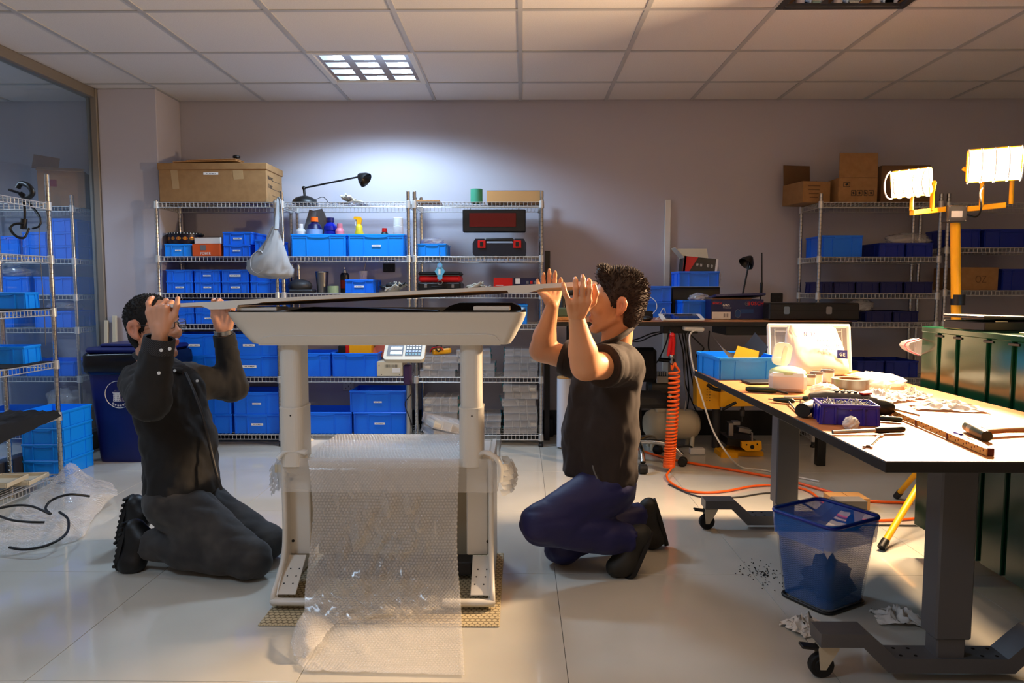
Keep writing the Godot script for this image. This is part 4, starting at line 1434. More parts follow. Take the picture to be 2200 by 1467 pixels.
func glass_goods() -> void:
	var L := [0.08, 0.47, 0.80, 1.02, 1.26, 1.605]
	var e := 0.001
	var zf := RZ - 0.012
	var xr := -2.988
	var xl := xr - 0.165
	for k in 3:
		crate_row([[xl, xr]], L[4] + e + k * 0.089, 0.088, ["at the bottom", "in the middle", "on top"][k] + " of the right-hand pile behind the glass, second shelf", [], M.blue)
	for k in 2:
		crate_row([[xl - 0.17, xl - 0.005]], L[4] + e + k * 0.089, 0.088, ["at the bottom", "on top"][k] + " of the two-high pile behind the glass, second shelf", [], M.blue)
	crate_row([[xl - 0.47, xl - 0.19]], L[4] + e, 0.15, "large, at the left of the second shelf behind the glass", [], M.blue)
	crate_row([[xr - 0.715, xr - 0.53], [xr - 0.52, xr - 0.30], [xr - 0.27, xr - 0.01]], L[3] + e, 0.12, "on the third shelf behind the glass", [], M.blue)
	crate_row([[xr - 0.71, xr - 0.42], [xr - 0.28, xr - 0.02]], L[2] + e, 0.11, "on the fourth shelf behind the glass", [], M.blue)
	crate_row([[xr - 0.715, xr - 0.40], [xr - 0.36, xr - 0.02]], L[1] + e, 0.10, "on the second shelf from the floor behind the glass", [], M.blue)
	crate_row([[xr - 0.70, xr - 0.33]], L[0] + e, 0.15, "on the bottom shelf behind the glass", [], M.blue)
	film_lump("plastic_bag", "clear bag heaped in the fourth-shelf crate behind the glass", Vector3(xr - 0.15, L[2] + 0.112, -4.88), Vector3(0.12, 0.045, 0.12), 31)
	film_lump("plastic_bag", "clear bag on the third-shelf crates behind the glass", Vector3(xr - 0.45, L[3] + 0.123, -4.88), Vector3(0.13, 0.045, 0.12), 32)
	film_lump("plastic_bag", "pale plastic film heaped on the lowest shelf behind the glass", Vector3(xr - 0.15, L[0] + 0.133, -4.86), Vector3(0.16, 0.11, 0.12), 33)
	var t := thing("carton", "dark cardboard carton on the bottom shelf behind the glass", "carton", Vector3(xr - 0.16, L[0] + e, zf))
	carton(t, Vector3(0.28, 0.13, 0.28), M.card_dark)
	# open carton on top
	t = thing("open_carton", "open brown carton with a raised flap and red mark behind the glass", "carton", Vector3(-3.102, L[5] + e, -4.88), 0.38)
	var b := MB.new()
	var s := Vector3(0.27, 0.24, 0.22)
	for q in [-1.0, 1.0]:
		b.box(Vector3(0, s.y / 2, q * s.z / 2), Vector3(s.x, s.y, 0.005))
		b.box(Vector3(q * s.x / 2, s.y / 2, 0), Vector3(0.005, s.y, s.z - 0.006))
	b.box(Vector3(0, 0.003, 0), Vector3(s.x - 0.006, 0.005, s.z - 0.006))
	put("body", b.mesh(), M.card, t)
	b = MB.new()
	b.box(Vector3(-s.x * 0.32, s.y + 0.045, s.z / 2 - 0.012), Vector3(0.15, 0.095, 0.004), Basis(Vector3.BACK, -0.12) * Basis(Vector3.RIGHT, -0.25))
	put("flap", b.mesh(), M.card_dark, t)
	b = MB.new()
	b.box(Vector3(0, s.y + 0.004, s.z / 2 + 0.02), Vector3(s.x, 0.004, 0.05), Basis(Vector3.RIGHT, 0.5))
	put("flap", b.mesh(), M.card, t)
	b = MB.new()
	b.box(Vector3(-0.05, 0.155, s.z / 2 + 0.003), Vector3(0.045, 0.045, 0.001))
	put("printed_mark", b.mesh(), mat("faded_red", Color(0.5, 0.12, 0.1), 0.8), t)


func dim_goods() -> void:
	var L := [0.08, 0.47, 0.84, 1.03, 1.27, 1.625]
	var e := 0.001
	var x0 := 1.969
	var t := thing("open_carton", "tall open-flapped brown carton on the dim rack behind the left lamp", "carton", Vector3(2.215, L[5] + e, -4.745))
	var b := MB.new()
	b.box(Vector3(0, 0.08, -0.13), Vector3(0.255, 0.16, 0.26), Basis.IDENTITY, 0.003)
	put("body", b.mesh(), M.card, t)
	b = MB.new()
	b.box(Vector3(0, 0.24, -0.004), Vector3(0.25, 0.16, 0.005), Basis(Vector3.RIGHT, -0.04), 0.001)
	put("flap", b.mesh(), M.card, t)
	for q in [[-0.075, 0.115, 0.04, 0.028], [-0.03, 0.06, 0.026, 0.034], [0.01, 0.06, 0.034, 0.034], [0.05, 0.06, 0.02, 0.034], [0.085, 0.06, 0.03, 0.034]]:
		b = MB.new()
		for k in 2:
			b.box(Vector3(q[0] + (k * 2 - 1) * q[2] / 2, q[1], 0.0006), Vector3(0.003, q[3], 0.001))
			b.box(Vector3(q[0], q[1] + (k * 2 - 1) * q[3] / 2, 0.0006), Vector3(q[2], 0.003, 0.001))
		b.box(Vector3(q[0], q[1], 0.0006), Vector3(q[2] * 0.4, q[3] * 0.4, 0.001), Basis(Vector3.BACK, 0.6))
		put("printed_mark", b.mesh(), M.black, t)
	t = thing("open_carton", "low brown carton with printed lines left of the tall carton on the dim rack", "carton", Vector3(1.956, L[5] + e, -4.77), 0.2)
	carton(t, Vector3(0.2, 0.14, 0.24), M.card)
	b = MB.new()
	b.box(Vector3(0, 0.21, -0.235), Vector3(0.2, 0.14, 0.005), Basis(Vector3.RIGHT, -0.06), 0.001)
	put("flap", b.mesh(), M.card_dark, t)
	for k in 4:
		b = MB.new()
		b.box(Vector3(-0.02, 0.11 - k * 0.025, 0.0006), Vector3(0.09 - k * 0.01, 0.006, 0.001))
		put("printed_line", b.mesh(), M.card_dark, t)
	t = thing("carton", "dark carton behind the left lamp head on the dim rack's top", "carton", Vector3(2.532, L[5] + e, -4.76))
	carton(t, Vector3(0.32, 0.24, 0.26), M.card_dark)
	crate_row([[x0 + 0.022, 2.261]], L[4] + e, 0.14, "large, at the left of the dim rack's second shelf", [], M.blue)
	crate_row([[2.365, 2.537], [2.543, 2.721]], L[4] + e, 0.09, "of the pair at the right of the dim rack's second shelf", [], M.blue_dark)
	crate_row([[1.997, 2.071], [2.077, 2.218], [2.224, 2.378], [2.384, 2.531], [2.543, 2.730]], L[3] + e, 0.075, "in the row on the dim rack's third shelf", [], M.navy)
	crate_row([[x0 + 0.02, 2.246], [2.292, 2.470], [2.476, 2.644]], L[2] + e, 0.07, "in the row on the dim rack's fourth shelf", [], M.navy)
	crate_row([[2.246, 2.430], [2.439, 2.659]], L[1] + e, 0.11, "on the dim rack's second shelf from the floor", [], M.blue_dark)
	film_lump("plastic_bag", "crumpled clear bag on the dim rack's fourth shelf", Vector3(2.303, L[2] + 0.066, -4.85), Vector3(0.09, 0.06, 0.1), 41)
	film_lump("plastic_bag", "crumpled pale bag on the crates behind the lamp arm", Vector3(2.606, L[4] + 0.085, -4.85), Vector3(0.16, 0.05, 0.1), 42)
	# far right rack
	L = [0.08, 0.47, 0.84, 1.05, 1.33, 1.62]
	x0 = 2.819
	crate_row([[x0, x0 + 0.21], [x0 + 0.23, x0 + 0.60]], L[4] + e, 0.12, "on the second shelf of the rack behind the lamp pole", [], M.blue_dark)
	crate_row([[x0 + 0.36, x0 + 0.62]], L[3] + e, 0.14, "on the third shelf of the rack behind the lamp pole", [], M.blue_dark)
	t = thing("carton", "brown carton printed with large letters on the rack behind the lamp pole", "carton", Vector3(x0 + 0.2, L[3] + e, -4.74))
	carton(t, Vector3(0.27, 0.15, 0.27), M.card)
	put("lettering", textm("OZ", 0.06, 0.001), M.card_dark, t, Vector3(0.02, 0.07, 0.001))


func bag_on_post() -> void:
	# grey sling bag hanging from the front right post of the left rack
	var t := thing("sling_bag", "light grey cloth bag hanging by its straps from the left rack's post", "bag", Vector3(-1.594, 1.151, -4.620))
	var b := MB.new()
	var ctl := [[452, 1, 597, 4.66], [500, 20, 590, 4.66], [530, 36, 590, 4.64], [560, 47, 588, 4.62], [580, 50, 587, 4.60], [592, 44, 588, 4.60], [599, 26, 592, 4.62], [601, 3, 596, 4.64]]
	var top := Vector3(-1.555, 1.481, -4.620)
	var rows := []
	var f := noise(9.0, FastNoiseLite.TYPE_SIMPLEX_SMOOTH, 3, 11)
	var ys := [490, 505, 525, 545, 562, 578, 588, 595, 598]
	var xl := [598, 592, 578, 560, 543, 539, 545, 565, 592]
	var xr := [604, 612, 618, 625, 631, 636, 637, 636, 622]
	for r in ys.size():
		var c := Vector3(0.003055 * ((xl[r] + xr[r]) / 2.0 - 1117.0), 0.0, -4.60)
		var hw: float = (xr[r] - xl[r]) / 2.0 * 0.00306
		var y: float = 1.07 - (ys[r] - 617.0) * 4.62 / 1527.0
		var row := PackedVector3Array()
		for j in 26:
			var a := TAU * j / 26
			var q := Vector3(c.x + cos(a) * hw, y, -4.59 + sin(a) * minf(hw * 0.62, 0.075))
			q += Vector3(cos(a), 0, sin(a)) * f.get_noise_3dv(q * Vector3(14, 4, 14)) * 0.022 * smoothstep(0.0, 3.0, float(r)) + Vector3(0, f.get_noise_2d(a * 20, r) * 0.01, 0)
			row.append(q)
		rows.append(row)
	b.grid(rows, true, false, true)
	var o = rows[8]
	var ct := Vector3.ZERO
	for q in o:
		ct += q / 26.0
	for j in 26:
		b.tri(ct, o[j], o[(j + 1) % 26], Vector3.DOWN)
	part("bag_body", b, M.cloth_grey, t)
	b = MB.new()
	b.tube(curve([Vector3(-1.561, 1.442, -4.580), Vector3(-1.573, 1.542, -4.640), Vector3(-1.575, 1.617, -4.670), Vector3(-1.578, 1.647, -4.690), Vector3(-1.563, 1.617, -4.670), Vector3(-1.542, 1.535, -4.630), Vector3(-1.519, 1.417, -4.570)]), 0.014, 8, false, true, 0.3)
	part("shoulder_strap", b, M.cloth_grey, t)
	b = MB.new()
	b.tube(curve([Vector3(-1.584, 1.460, -4.580), Vector3(-1.622, 1.358, -4.560), Vector3(-1.651, 1.275, -4.560), Vector3(-1.670, 1.239, -4.560)]), 0.013, 8, false, true, 0.3)
	part("side_strap", b, M.grey, t)
	b = MB.new()
	b.tube(curve([Vector3(-1.683, 1.299, -4.560), Vector3(-1.716, 1.263, -4.550), Vector3(-1.717, 1.194, -4.540), Vector3(-1.676, 1.156, -4.530), Vector3(-1.633, 1.179, -4.530), Vector3(-1.623, 1.245, -4.540), Vector3(-1.649, 1.298, -4.550), Vector3(-1.683, 1.299, -4.560)]), 0.010, 8, false, true, 0.35)
	part("strap_loop", b, M.cloth_grey, t)


# ---------------------------------------------------------------- the desk being assembled
func lift_desk() -> void:
	var cx := -0.455
	var mm := MB.new()
	mm.box(Vector3((-0.828 + -0.065) / 2, 0.003, -2.475), Vector3(0.765, 0.005, 0.62), Basis.IDENTITY, 0.002)
	var mesh_tex := image_tex(64, 64, func(x, y):
		var a := absf(fmod(x / 16.0 + int(y / 16.0) * 0.5, 1.0) - 0.5)
		var b := absf(fmod(y / 16.0, 1.0) - 0.5)
		return Color(0.78, 0.72, 0.58) if a * a + b * b < 0.2 else Color(0.48, 0.43, 0.33))
	lone("floor_mat", mm, mat("mesh_mat", Color.WHITE, 0.8, 0.0, tri_opt(mesh_tex, 14.0)), "beige woven anti-slip mat lying under the white desk base", "mat", Vector3(cx, 0, -2.475))
	# standing base
	var t := thing("standing_desk", "white height-adjustable desk on two columns, its top tray open", "desk", Vector3(cx, 0.0055, -2.5))
	var wm = M.white_metal
	for s in [-1, 1]:
		# curved side plate: front edge flares into the foot
		var poly := [Vector2(-2.29, 0.012), Vector2(-2.285, 0.045), Vector2(-2.30, 0.065), Vector2(-2.36, 0.12), Vector2(-2.385, 0.17), Vector2(-2.395, 0.25), Vector2(-2.395, 0.445), Vector2(-2.402, 0.47), Vector2(-2.425, 0.482), Vector2(-2.71, 0.482), Vector2(-2.74, 0.47), Vector2(-2.75, 0.445), Vector2(-2.76, 0.1), Vector2(-2.78, 0.05), Vector2(-2.78, 0.012)]
		var pp := []
		for q in poly:
			pp.append(Vector2(-q.x, q.y + 0.004))
		var b := MB.new()
		b.prism(pp, 0.014, Transform3D(Basis(Vector3.FORWARD, Vector3.UP, Vector3.RIGHT), Vector3(cx + s * 0.358 - 0.007, 0, 0)))
		part("side_plate", b, wm, t)
		b = MB.new()
		b.tube(curve([Vector3(cx + s * 0.365, 0.017, -2.284), Vector3(cx + s * 0.365, 0.05, -2.284), Vector3(cx + s * 0.362, 0.085, -2.325), Vector3(cx + s * 0.357, 0.15, -2.376), Vector3(cx + s * 0.356, 0.25, -2.394), Vector3(cx + s * 0.356, 0.44, -2.394), Vector3(cx + s * 0.352, 0.474, -2.402), Vector3(cx + s * 0.335, 0.484, -2.41), Vector3(cx + s * 0.275, 0.486, -2.41)]), 0.0095, 10)
		part("edge_rail", b, wm, t)
		# foot: sloping plate with screw holes and a rounded front bar
		var fx: float = cx + s * 0.322
		b = MB.new()
		var sl := atan2(0.09, 0.135)
		b.box(Vector3(fx, 0.093, -2.352), Vector3(0.062, 0.004, 0.155), Basis(Vector3.RIGHT, sl), 0.0015)
		var fp := part("foot_plate", b, wm, t)
		for k in 6:
			b = MB.new()
			var hz := -2.32 - 0.024 * int(k / 2.0)
			var hole := Vector3(fx - 0.018 + 0.03 * (k % 2) + 0.004 * int(k / 2.0), 0.093 + 0.0022 + (-2.352 - hz) * tan(sl), hz)
			b.lathe([[0, 0.0], [0.0028, 0.0], [0.0028, 0.001], [0, 0.001]], 8, Transform3D(Basis(Vector3.RIGHT, sl), hole))
			put("screw_hole", b.mesh(t.position), M.black, fp)
		b = MB.new()
		b.tube([Vector3(cx + s * 0.365, 0.031, -2.286), Vector3(cx + s * 0.355, 0.031, -2.277), Vector3(cx + s * 0.335, 0.031, -2.274), Vector3(cx + s * 0.285, 0.031, -2.274), Vector3(cx + s * 0.2, 0.031, -2.274)], 0.0155, 12, false, true, 0.8)
		part("foot_bar", b, wm, t)
		# cover of the fixed stage, with slot and screws
		b = MB.new()
		b.box(Vector3(cx - 0.006 + s * 0.312, 0.3, -2.52), Vector3(0.075, 0.34, 0.17), Basis.IDENTITY, 0.004)
		part("column_cover", b, wm, t)
		for y in [0.18, 0.40]:
			b = MB.new()
			b.lathe([[0, 0], [0.0055, 0], [0.0045, 0.003], [0, 0.003]], 10, Transform3D(Basis(Vector3.RIGHT, PI / 2), Vector3(cx + s * 0.343, y, -2.434)))
			part("screw", b, M.black, t)
		# two-stage column
		var lx: float = cx - 0.018 + s * 0.307
		b = MB.new()
		b.prism(round_rect(0.082, 0.13, 0.03, 6), 0.66 - 0.46, Transform3D(Basis(Vector3.RIGHT, Vector3.FORWARD, Vector3.UP), Vector3(lx, 0.46, -2.435)))
		b.prism(round_rect(0.084, 0.132, 0.031, 6), 0.006, Transform3D(Basis(Vector3.RIGHT, Vector3.FORWARD, Vector3.UP), Vector3(lx, 0.656, -2.435)))
		part("outer_column", b, wm, t)
		b = MB.new()
		b.prism(round_rect(0.073, 0.12, 0.027, 6), 0.24, Transform3D(Basis(Vector3.RIGHT, Vector3.FORWARD, Vector3.UP), Vector3(lx, 0.655, -2.435)))
		part("inner_column", b, wm, t)
		b = MB.new()
		b.lathe([[0, 0], [0.0028, 0], [0.0028, 0.001], [0, 0.001]], 8, Transform3D(Basis(Vector3.RIGHT, PI / 2), Vector3(lx + 0.004, 0.637, -2.3696)))
		part("screw", b, M.black, t)
	var b := MB.new()
	b.box(Vector3(cx, 0.465, -2.56), Vector3(0.70, 0.032, 0.3), Basis.IDENTITY, 0.006)
	part("base_top", b, wm, t)
	b = MB.new()
	b.box(Vector3(cx, 0.24, -2.70), Vector3(0.66, 0.42, 0.012), Basis.IDENTITY, 0.002)
	part("back_panel", b, M.cream, t)
	b = MB.new()
	b.box(Vector3(cx, 0.05, -2.55), Vector3(0.56, 0.05, 0.08), Basis.IDENTITY, 0.004)
	part("cross_bar", b, M.dark_grey, t)
	b = MB.new()
	b.box(Vector3(-0.803, 0.449, -2.3935), Vector3(0.078, 0.028, 0.001))
	part("masking_tape", b, M.cream, t)
	# upper tray
	var rows := []
	for q in [[0.880, -0.878, -0.042, -2.36, -2.80, 0.02], [0.883, -0.899, -0.031, -2.352, -2.81, 0.03], [0.903, -0.919, -0.017, -2.347, -2.82, 0.035], [0.931, -0.939, -0.003, -2.334, -2.83, 0.04], [0.960, -0.956, 0.012, -2.318, -2.84, 0.04], [0.984, -0.963, 0.021, -2.302, -2.85, 0.04], [0.989, -0.963, 0.021, -2.302, -2.85, 0.04]]:
		var row := PackedVector3Array()
		for p in round_rect(q[2] - q[1], q[3] - q[4], q[5], 5):
			row.append(Vector3((q[1] + q[2]) / 2 + p.x, q[0], (q[3] + q[4]) / 2 - p.y))
		rows.append(row)
	b = MB.new()
	b.grid(rows, true)
	var o = rows[0]
	for j in o.size():
		b.tri(Vector3(cx, o[0].y, -2.58), o[j], o[(j + 1) % o.size()], Vector3.DOWN)
	var tray := part("tray_shell", b, wm, t)
	b = MB.new()
	var ir := []
	for q in [[0.0, 0.0], [0.0015, 0.004], [-0.02, 0.045], [-0.045, 0.06]]:
		var row := PackedVector3Array()
		var c := Vector3((rows[6][0].x + rows[6][13].x) / 2, rows[6][0].y, -2.576)
		for p in rows[6]:
			var dv: Vector3 = p - c
			row.append(c + Vector3(dv.x * (1 - q[1]), q[0], dv.z * (1 - q[1] * 1.6)))
		ir.append(row)
	b.grid(ir, true)
	for j in ir[3].size():
		b.tri(Vector3(cx, ir[3][0].y, -2.576), ir[3][j], ir[3][(j + 1) % ir[3].size()], Vector3.UP)
	part("tray_lining", b, M.black, t)
	# shallow proud panel on the tray's front
	var pts := [Vector2(-0.8732, 0.8791), Vector2(-0.0635, 0.8798), Vector2(-0.0697, 0.9016), Vector2(-0.0820, 0.9155), Vector2(-0.1099, 0.9217), Vector2(-0.8192, 0.9150), Vector2(-0.8537, 0.9087), Vector2(-0.8680, 0.8978)]
	b = MB.new()
	var y0: float = pts[0].y
	var lean := atan2(0.034, 0.06)
	for i in pts.size():
		pts[i] = Vector2(pts[i].x, (pts[i].y - y0))
	b.prism(pts, 0.006, Transform3D(Basis(Vector3.RIGHT, -0.0 + atan2(0.055, 0.11)), Vector3(0, y0, -2.3615)))
	put("front_panel", b.mesh(t.position + tray.position), wm, tray)
	# controller hump and fittings in the tray
	b = MB.new()
	b.prism([Vector2(-0.2868, 0.9827), Vector2(-0.2608, 1.0016), Vector2(-0.2264, 1.0119), Vector2(-0.0292, 1.0119), Vector2(0.0034, 0.9965), Vector2(0.0068, 0.9828)], 0.16, Transform3D(Basis.IDENTITY, Vector3(0, 0, -2.80)))
	part("controller_cover", b, M.black, t)
	b = MB.new()
	b.prism([Vector2(-0.8685, 0.9811), Vector2(-0.7981, 0.9951), Vector2(-0.6230, 0.9934), Vector2(-0.3086, 0.9831), Vector2(-0.3086, 0.9779)], 0.1, Transform3D(Basis.IDENTITY, Vector3(0, 0, -2.74)))
	part("wiring_cover", b, M.black, t)
	for q in [[Vector2(-0.9275, 0.9909), Vector2(-0.7957, 0.9925), 0.012], [Vector2(-0.1518, 0.9921), Vector2(-0.0322, 0.9936), 0.014]]:
		b = MB.new()
		b.box(Vector3((q[0].x + q[1].x) / 2, (q[0].y + q[1].y) / 2 + 0.001 + q[2] / 2, -2.375), Vector3(q[1].x - q[0].x, q[2], 0.12), Basis.IDENTITY, 0.002)
		part("mounting_block", b, wm, t, "white flat mounting block on the tray")
	stretch_wrap(cx)
	bubble_sheet(cx)
	# top panel in the men's hands
	t = thing("desk_top_panel", "long white desk panel with tan underside held up by both men", "panel", Vector3(-0.496, 1.032, -2.550))
	b = MB.new()
	b.prism([Vector2(-1.1391, 1.0149), Vector2(-1.1269, 1.0157), Vector2(-0.8865, 1.0301), Vector2(-0.4473, 1.0535), Vector2(-0.0932, 1.0715), Vector2(0.1469, 1.0850), Vector2(0.2263, 1.0902), Vector2(0.2457, 1.0879), Vector2(0.2503, 1.0835), Vector2(0.2459, 1.0760), Vector2(0.2219, 1.0730), Vector2(0.0765, 1.0670), Vector2(0.0270, 1.0520), Vector2(-0.0376, 1.0513), Vector2(-0.0406, 1.0595), Vector2(-0.0857, 1.0580), Vector2(-0.1008, 1.0595), Vector2(-0.4474, 1.0407), Vector2(-0.8336, 1.0218), Vector2(-0.8596, 1.0165), Vector2(-0.9158, 1.0127), Vector2(-0.9191, 1.0029), Vector2(-0.9633, 0.9991), Vector2(-1.0089, 0.9984), Vector2(-1.0359, 1.0097), Vector2(-1.1395, 1.0044)], 0.018, Transform3D(Basis.IDENTITY, Vector3(0, 0, -2.318)))
	part("front_edge", b, M.white_metal, t)
	var a0 := Vector3(-1.145, 1.011, -2.318)
	var a1 := Vector3(0.243, 1.082, -2.318)
	var ax := (a1 - a0).normalized()
	var az := Vector3(0, 0.03, 1).normalized()
	var bs := Basis(ax, az.cross(ax), az)
	var ln := (a1 - a0).length()
	b = MB.new()
	b.box((a0 + a1) / 2 - az * 0.24 + bs.y * 0.002, Vector3(ln, 0.006, 0.48), bs, 0.001)
	part("top_sheet", b, M.white_metal, t)
	b = MB.new()
	b.box((a0 + a1) / 2 - az * 0.242 - bs.y * 0.004, Vector3(ln - 0.02, 0.006, 0.47), bs, 0.001)
	part("underside", b, M.tan, t)


func stretch_wrap(cx: float) -> void:
	var t := thing("stretch_film", "white stretch film wound round the top of the desk base, bunched at the right", "plastic film", Vector3(cx, 0, -2.5))
	var f := noise(14.0, FastNoiseLite.TYPE_SIMPLEX_SMOOTH, 2, 21)
	var rows := []
	for r in 7:
		var row := PackedVector3Array()
		for p in round_rect(0.755, 0.385, 0.03, 4):
			var q := Vector3(cx + p.x, 0.372 + r * 0.0195, -2.57 - p.y)
			var d := Vector3(p.x, 0, -p.y).normalized()
			row.append(q + d * (f.get_noise_3dv(q * Vector3(2, 6, 2)) * 0.007 + 0.004))
		rows.append(row)
	var b := MB.new()
	b.grid(rows, true)
	part("wound_band", b, M.film, t)
	# loose pleated tails: overlapping skirts that flare outwards
	for q in [[1, cx + 0.388, 0.468, 0.052, 6], [-1, cx - 0.388, 0.462, 0.018, 6]]:
		for k in q[4]:
			var skirt := [PackedVector3Array(), PackedVector3Array(), PackedVector3Array()]
			for i in 15:
				var a := PI * (i / 14.0)
				var ripple := 0.004 * sin(i * 1.7 + k * 2.0)
				for r in 3:
					var out: float = q[3] * (0.35 + 0.65 * sin(0.7 + k * 0.36)) * pow(sin(a), 0.7) + 0.004 * r + ripple * r * 0.5
					skirt[r].append(Vector3(q[1] + q[0] * out, q[2] - k * 0.0165 - 0.011 * r - 0.012 * sin(a * 0.5) + ripple, -2.372 - 0.2 * (i / 14.0)))
			b = MB.new()
			b.grid(skirt, false, false, q[0] < 0)
			part("loose_pleat", b, M.wrap_white, t)
	b = MB.new()
	b.tube(curve([Vector3(-0.138, 0.502, -2.390), Vector3(-0.114, 0.510, -2.380), Vector3(-0.080, 0.493, -2.370), Vector3(-0.064, 0.461, -2.365), Vector3(-0.067, 0.414, -2.360)]), 0.016, 8, false, true, 0.5)
	part("loose_pleat", b, M.wrap_white, t)
	b = MB.new()
	b.tube(curve([Vector3(-0.824, 0.489, -2.370), Vector3(-0.801, 0.511, -2.380), Vector3(-0.766, 0.513, -2.385), Vector3(-0.730, 0.507, -2.385)]), 0.016, 8, false, true, 0.5)
	part("loose_pleat", b, M.wrap_white, t)


# a sheet of bubble wrap through rows of world points: the film and its bubbles
func bubble_wrap(called: String, label: String, rows: Array, at: Vector3, pitch: float, rad: float) -> void:
	var t := thing(called, label, "bubble wrap", at)
	var b := MB.new()
	b.grid(rows)
	part("film", b, M.film, t)
	var dome := MB.new()
	dome.lathe([[1.0, 0.0], [0.92, 0.38], [0.6, 0.66], [0.0, 0.75]], 7, Transform3D.IDENTITY, true)
	var dm := dome.mesh()
	var xf := []
	var R := rows.size() - 1
	var C: int = rows[0].size() - 1
	var len_v := 0.0
	for r in R:
		len_v += (rows[r + 1][C / 2] - rows[r][C / 2]).length()
	var len_u := 0.0
	for c in C:
		len_u += (rows[R / 2][c + 1] - rows[R / 2][c]).length()
	var nv := int(len_v / (pitch * 0.87))
	var nu := int(len_u / pitch)
	for i in nv:
		for j in nu:
			var fu := (j + 0.5 * (i % 2) + 0.25) / nu * C
			var fv := (i + 0.5) / nv * R
			var c := mini(int(fu), C - 1)
			var r := mini(int(fv), R - 1)
			var a: Vector3 = rows[r][c].lerp(rows[r][c + 1], fu - c)
			var d: Vector3 = rows[r + 1][c].lerp(rows[r + 1][c + 1], fu - c)
			var p := a.lerp(d, fv - r)
			var n: Vector3 = (rows[r + 1][c] - rows[r][c]).cross(rows[r][c + 1] - rows[r][c]).normalized()
			var x: Vector3 = (rows[r][c + 1] - rows[r][c]).normalized()
			xf.append(Transform3D(Basis(x * rad, n * rad, x.cross(n) * rad), p - t.position))
	var mm := MultiMesh.new()
	mm.transform_format = MultiMesh.TRANSFORM_3D
	mm.mesh = dm
	mm.instance_count = xf.size()
	for i in xf.size():
		mm.set_instance_transform(i, xf[i])
	var mi := MultiMeshInstance3D.new()
	mi.name = "bubbles"
	mi.multimesh = mm
	mi.material_override = M.bubble
	t.add_child(mi)
	mi.set_meta("kind", "stuff")


func bubble_sheet(cx: float) -> void:
	var f := noise(3.0, FastNoiseLite.TYPE_SIMPLEX_SMOOTH, 3, 5)
	# path of the sheet's left and right edge, from behind the base, over it, down and out over the floor
	var le := curve([Vector3(-0.71, 0.50, -2.72), Vector3(-0.712, 0.503, -2.55), Vector3(-0.725, 0.482, -2.400), Vector3(-0.706, 0.474, -2.335), Vector3(-0.695, 0.417, -2.315), Vector3(-0.686, 0.327, -2.300), Vector3(-0.690, 0.237, -2.285), Vector3(-0.695, 0.152, -2.260), Vector3(-0.698, 0.085, -2.235), Vector3(-0.689, 0.046, -2.200), Vector3(-0.687, 0.012, -2.159), Vector3(-0.680, 0.006, -2.053), Vector3(-0.630, 0.005, -1.936), Vector3(-0.591, 0.005, -1.895)], 5)
	var re := curve([Vector3(-0.205, 0.50, -2.72), Vector3(-0.204, 0.503, -2.55), Vector3(-0.209, 0.484, -2.400), Vector3(-0.203, 0.476, -2.335), Vector3(-0.204, 0.418, -2.315), Vector3(-0.206, 0.328, -2.300), Vector3(-0.207, 0.239, -2.285), Vector3(-0.202, 0.154, -2.260), Vector3(-0.194, 0.087, -2.235), Vector3(-0.188, 0.049, -2.200), Vector3(-0.185, 0.012, -2.181), Vector3(-0.174, 0.005, -2.089), Vector3(-0.161, 0.004, -1.969), Vector3(-0.152, 0.004, -1.878)], 5)
	var rows := []
	for r in le.size():
		var row := PackedVector3Array()
		for c in 41:
			var u := c / 40.0
			var p: Vector3 = le[r].lerp(re[r], u)
			var v := float(r) / le.size()
			var amp := smoothstep(0.2, 0.45, v) * 0.03 * (1.0 - smoothstep(0.68, 0.8, v)) * sin(PI * u)
			p.z += absf(f.get_noise_2d(u * 1.6, v * 2.4)) * amp * 1.6
			if v > 0.7:
				p.y = maxf(0.006, p.y + maxf(0.0, f.get_noise_2d(u * 2.0 + 5.0, v * 5.0)) * 0.02 * (1.0 - u))
			row.append(p)
		rows.append(row)
	bubble_wrap("bubble_wrap_sheet", "long bubble wrap sheet draped over the front of the white desk base", rows, Vector3(cx, 0, -2.3), 0.0112, 0.0048)
	# folded-over corner on the floor
	var b := MB.new()
	var fr := []
	var top := [Vector3(-0.678, 0.050, -2.150), Vector3(-0.682, 0.045, -2.107), Vector3(-0.681, 0.035, -2.068), Vector3(-0.678, 0.020, -2.026), Vector3(-0.652, 0.008, -1.974)]
	var mid := [Vector3(-0.637, 0.030, -2.202), Vector3(-0.630, 0.055, -2.087), Vector3(-0.626, 0.060, -2.018), Vector3(-0.626, 0.045, -1.978), Vector3(-0.622, 0.012, -1.956)]
	var end := [Vector3(-0.577, 0.008, -2.200), Vector3(-0.590, 0.020, -2.084), Vector3(-0.584, 0.030, -2.013), Vector3(-0.596, 0.030, -1.967), Vector3(-0.614, 0.010, -1.950)]
	var rws := []
	for i in 5:
		var row := PackedVector3Array()
		for p in curve([top[i], mid[i], end[i]], 8):
			row.append(p)
		rws.append(row)
	bubble_wrap("bubble_wrap_fold", "turned-up corner of bubble wrap on the floor before the desk", rws, Vector3(-0.625, 0.000, -2.010), 0.0112, 0.0048)


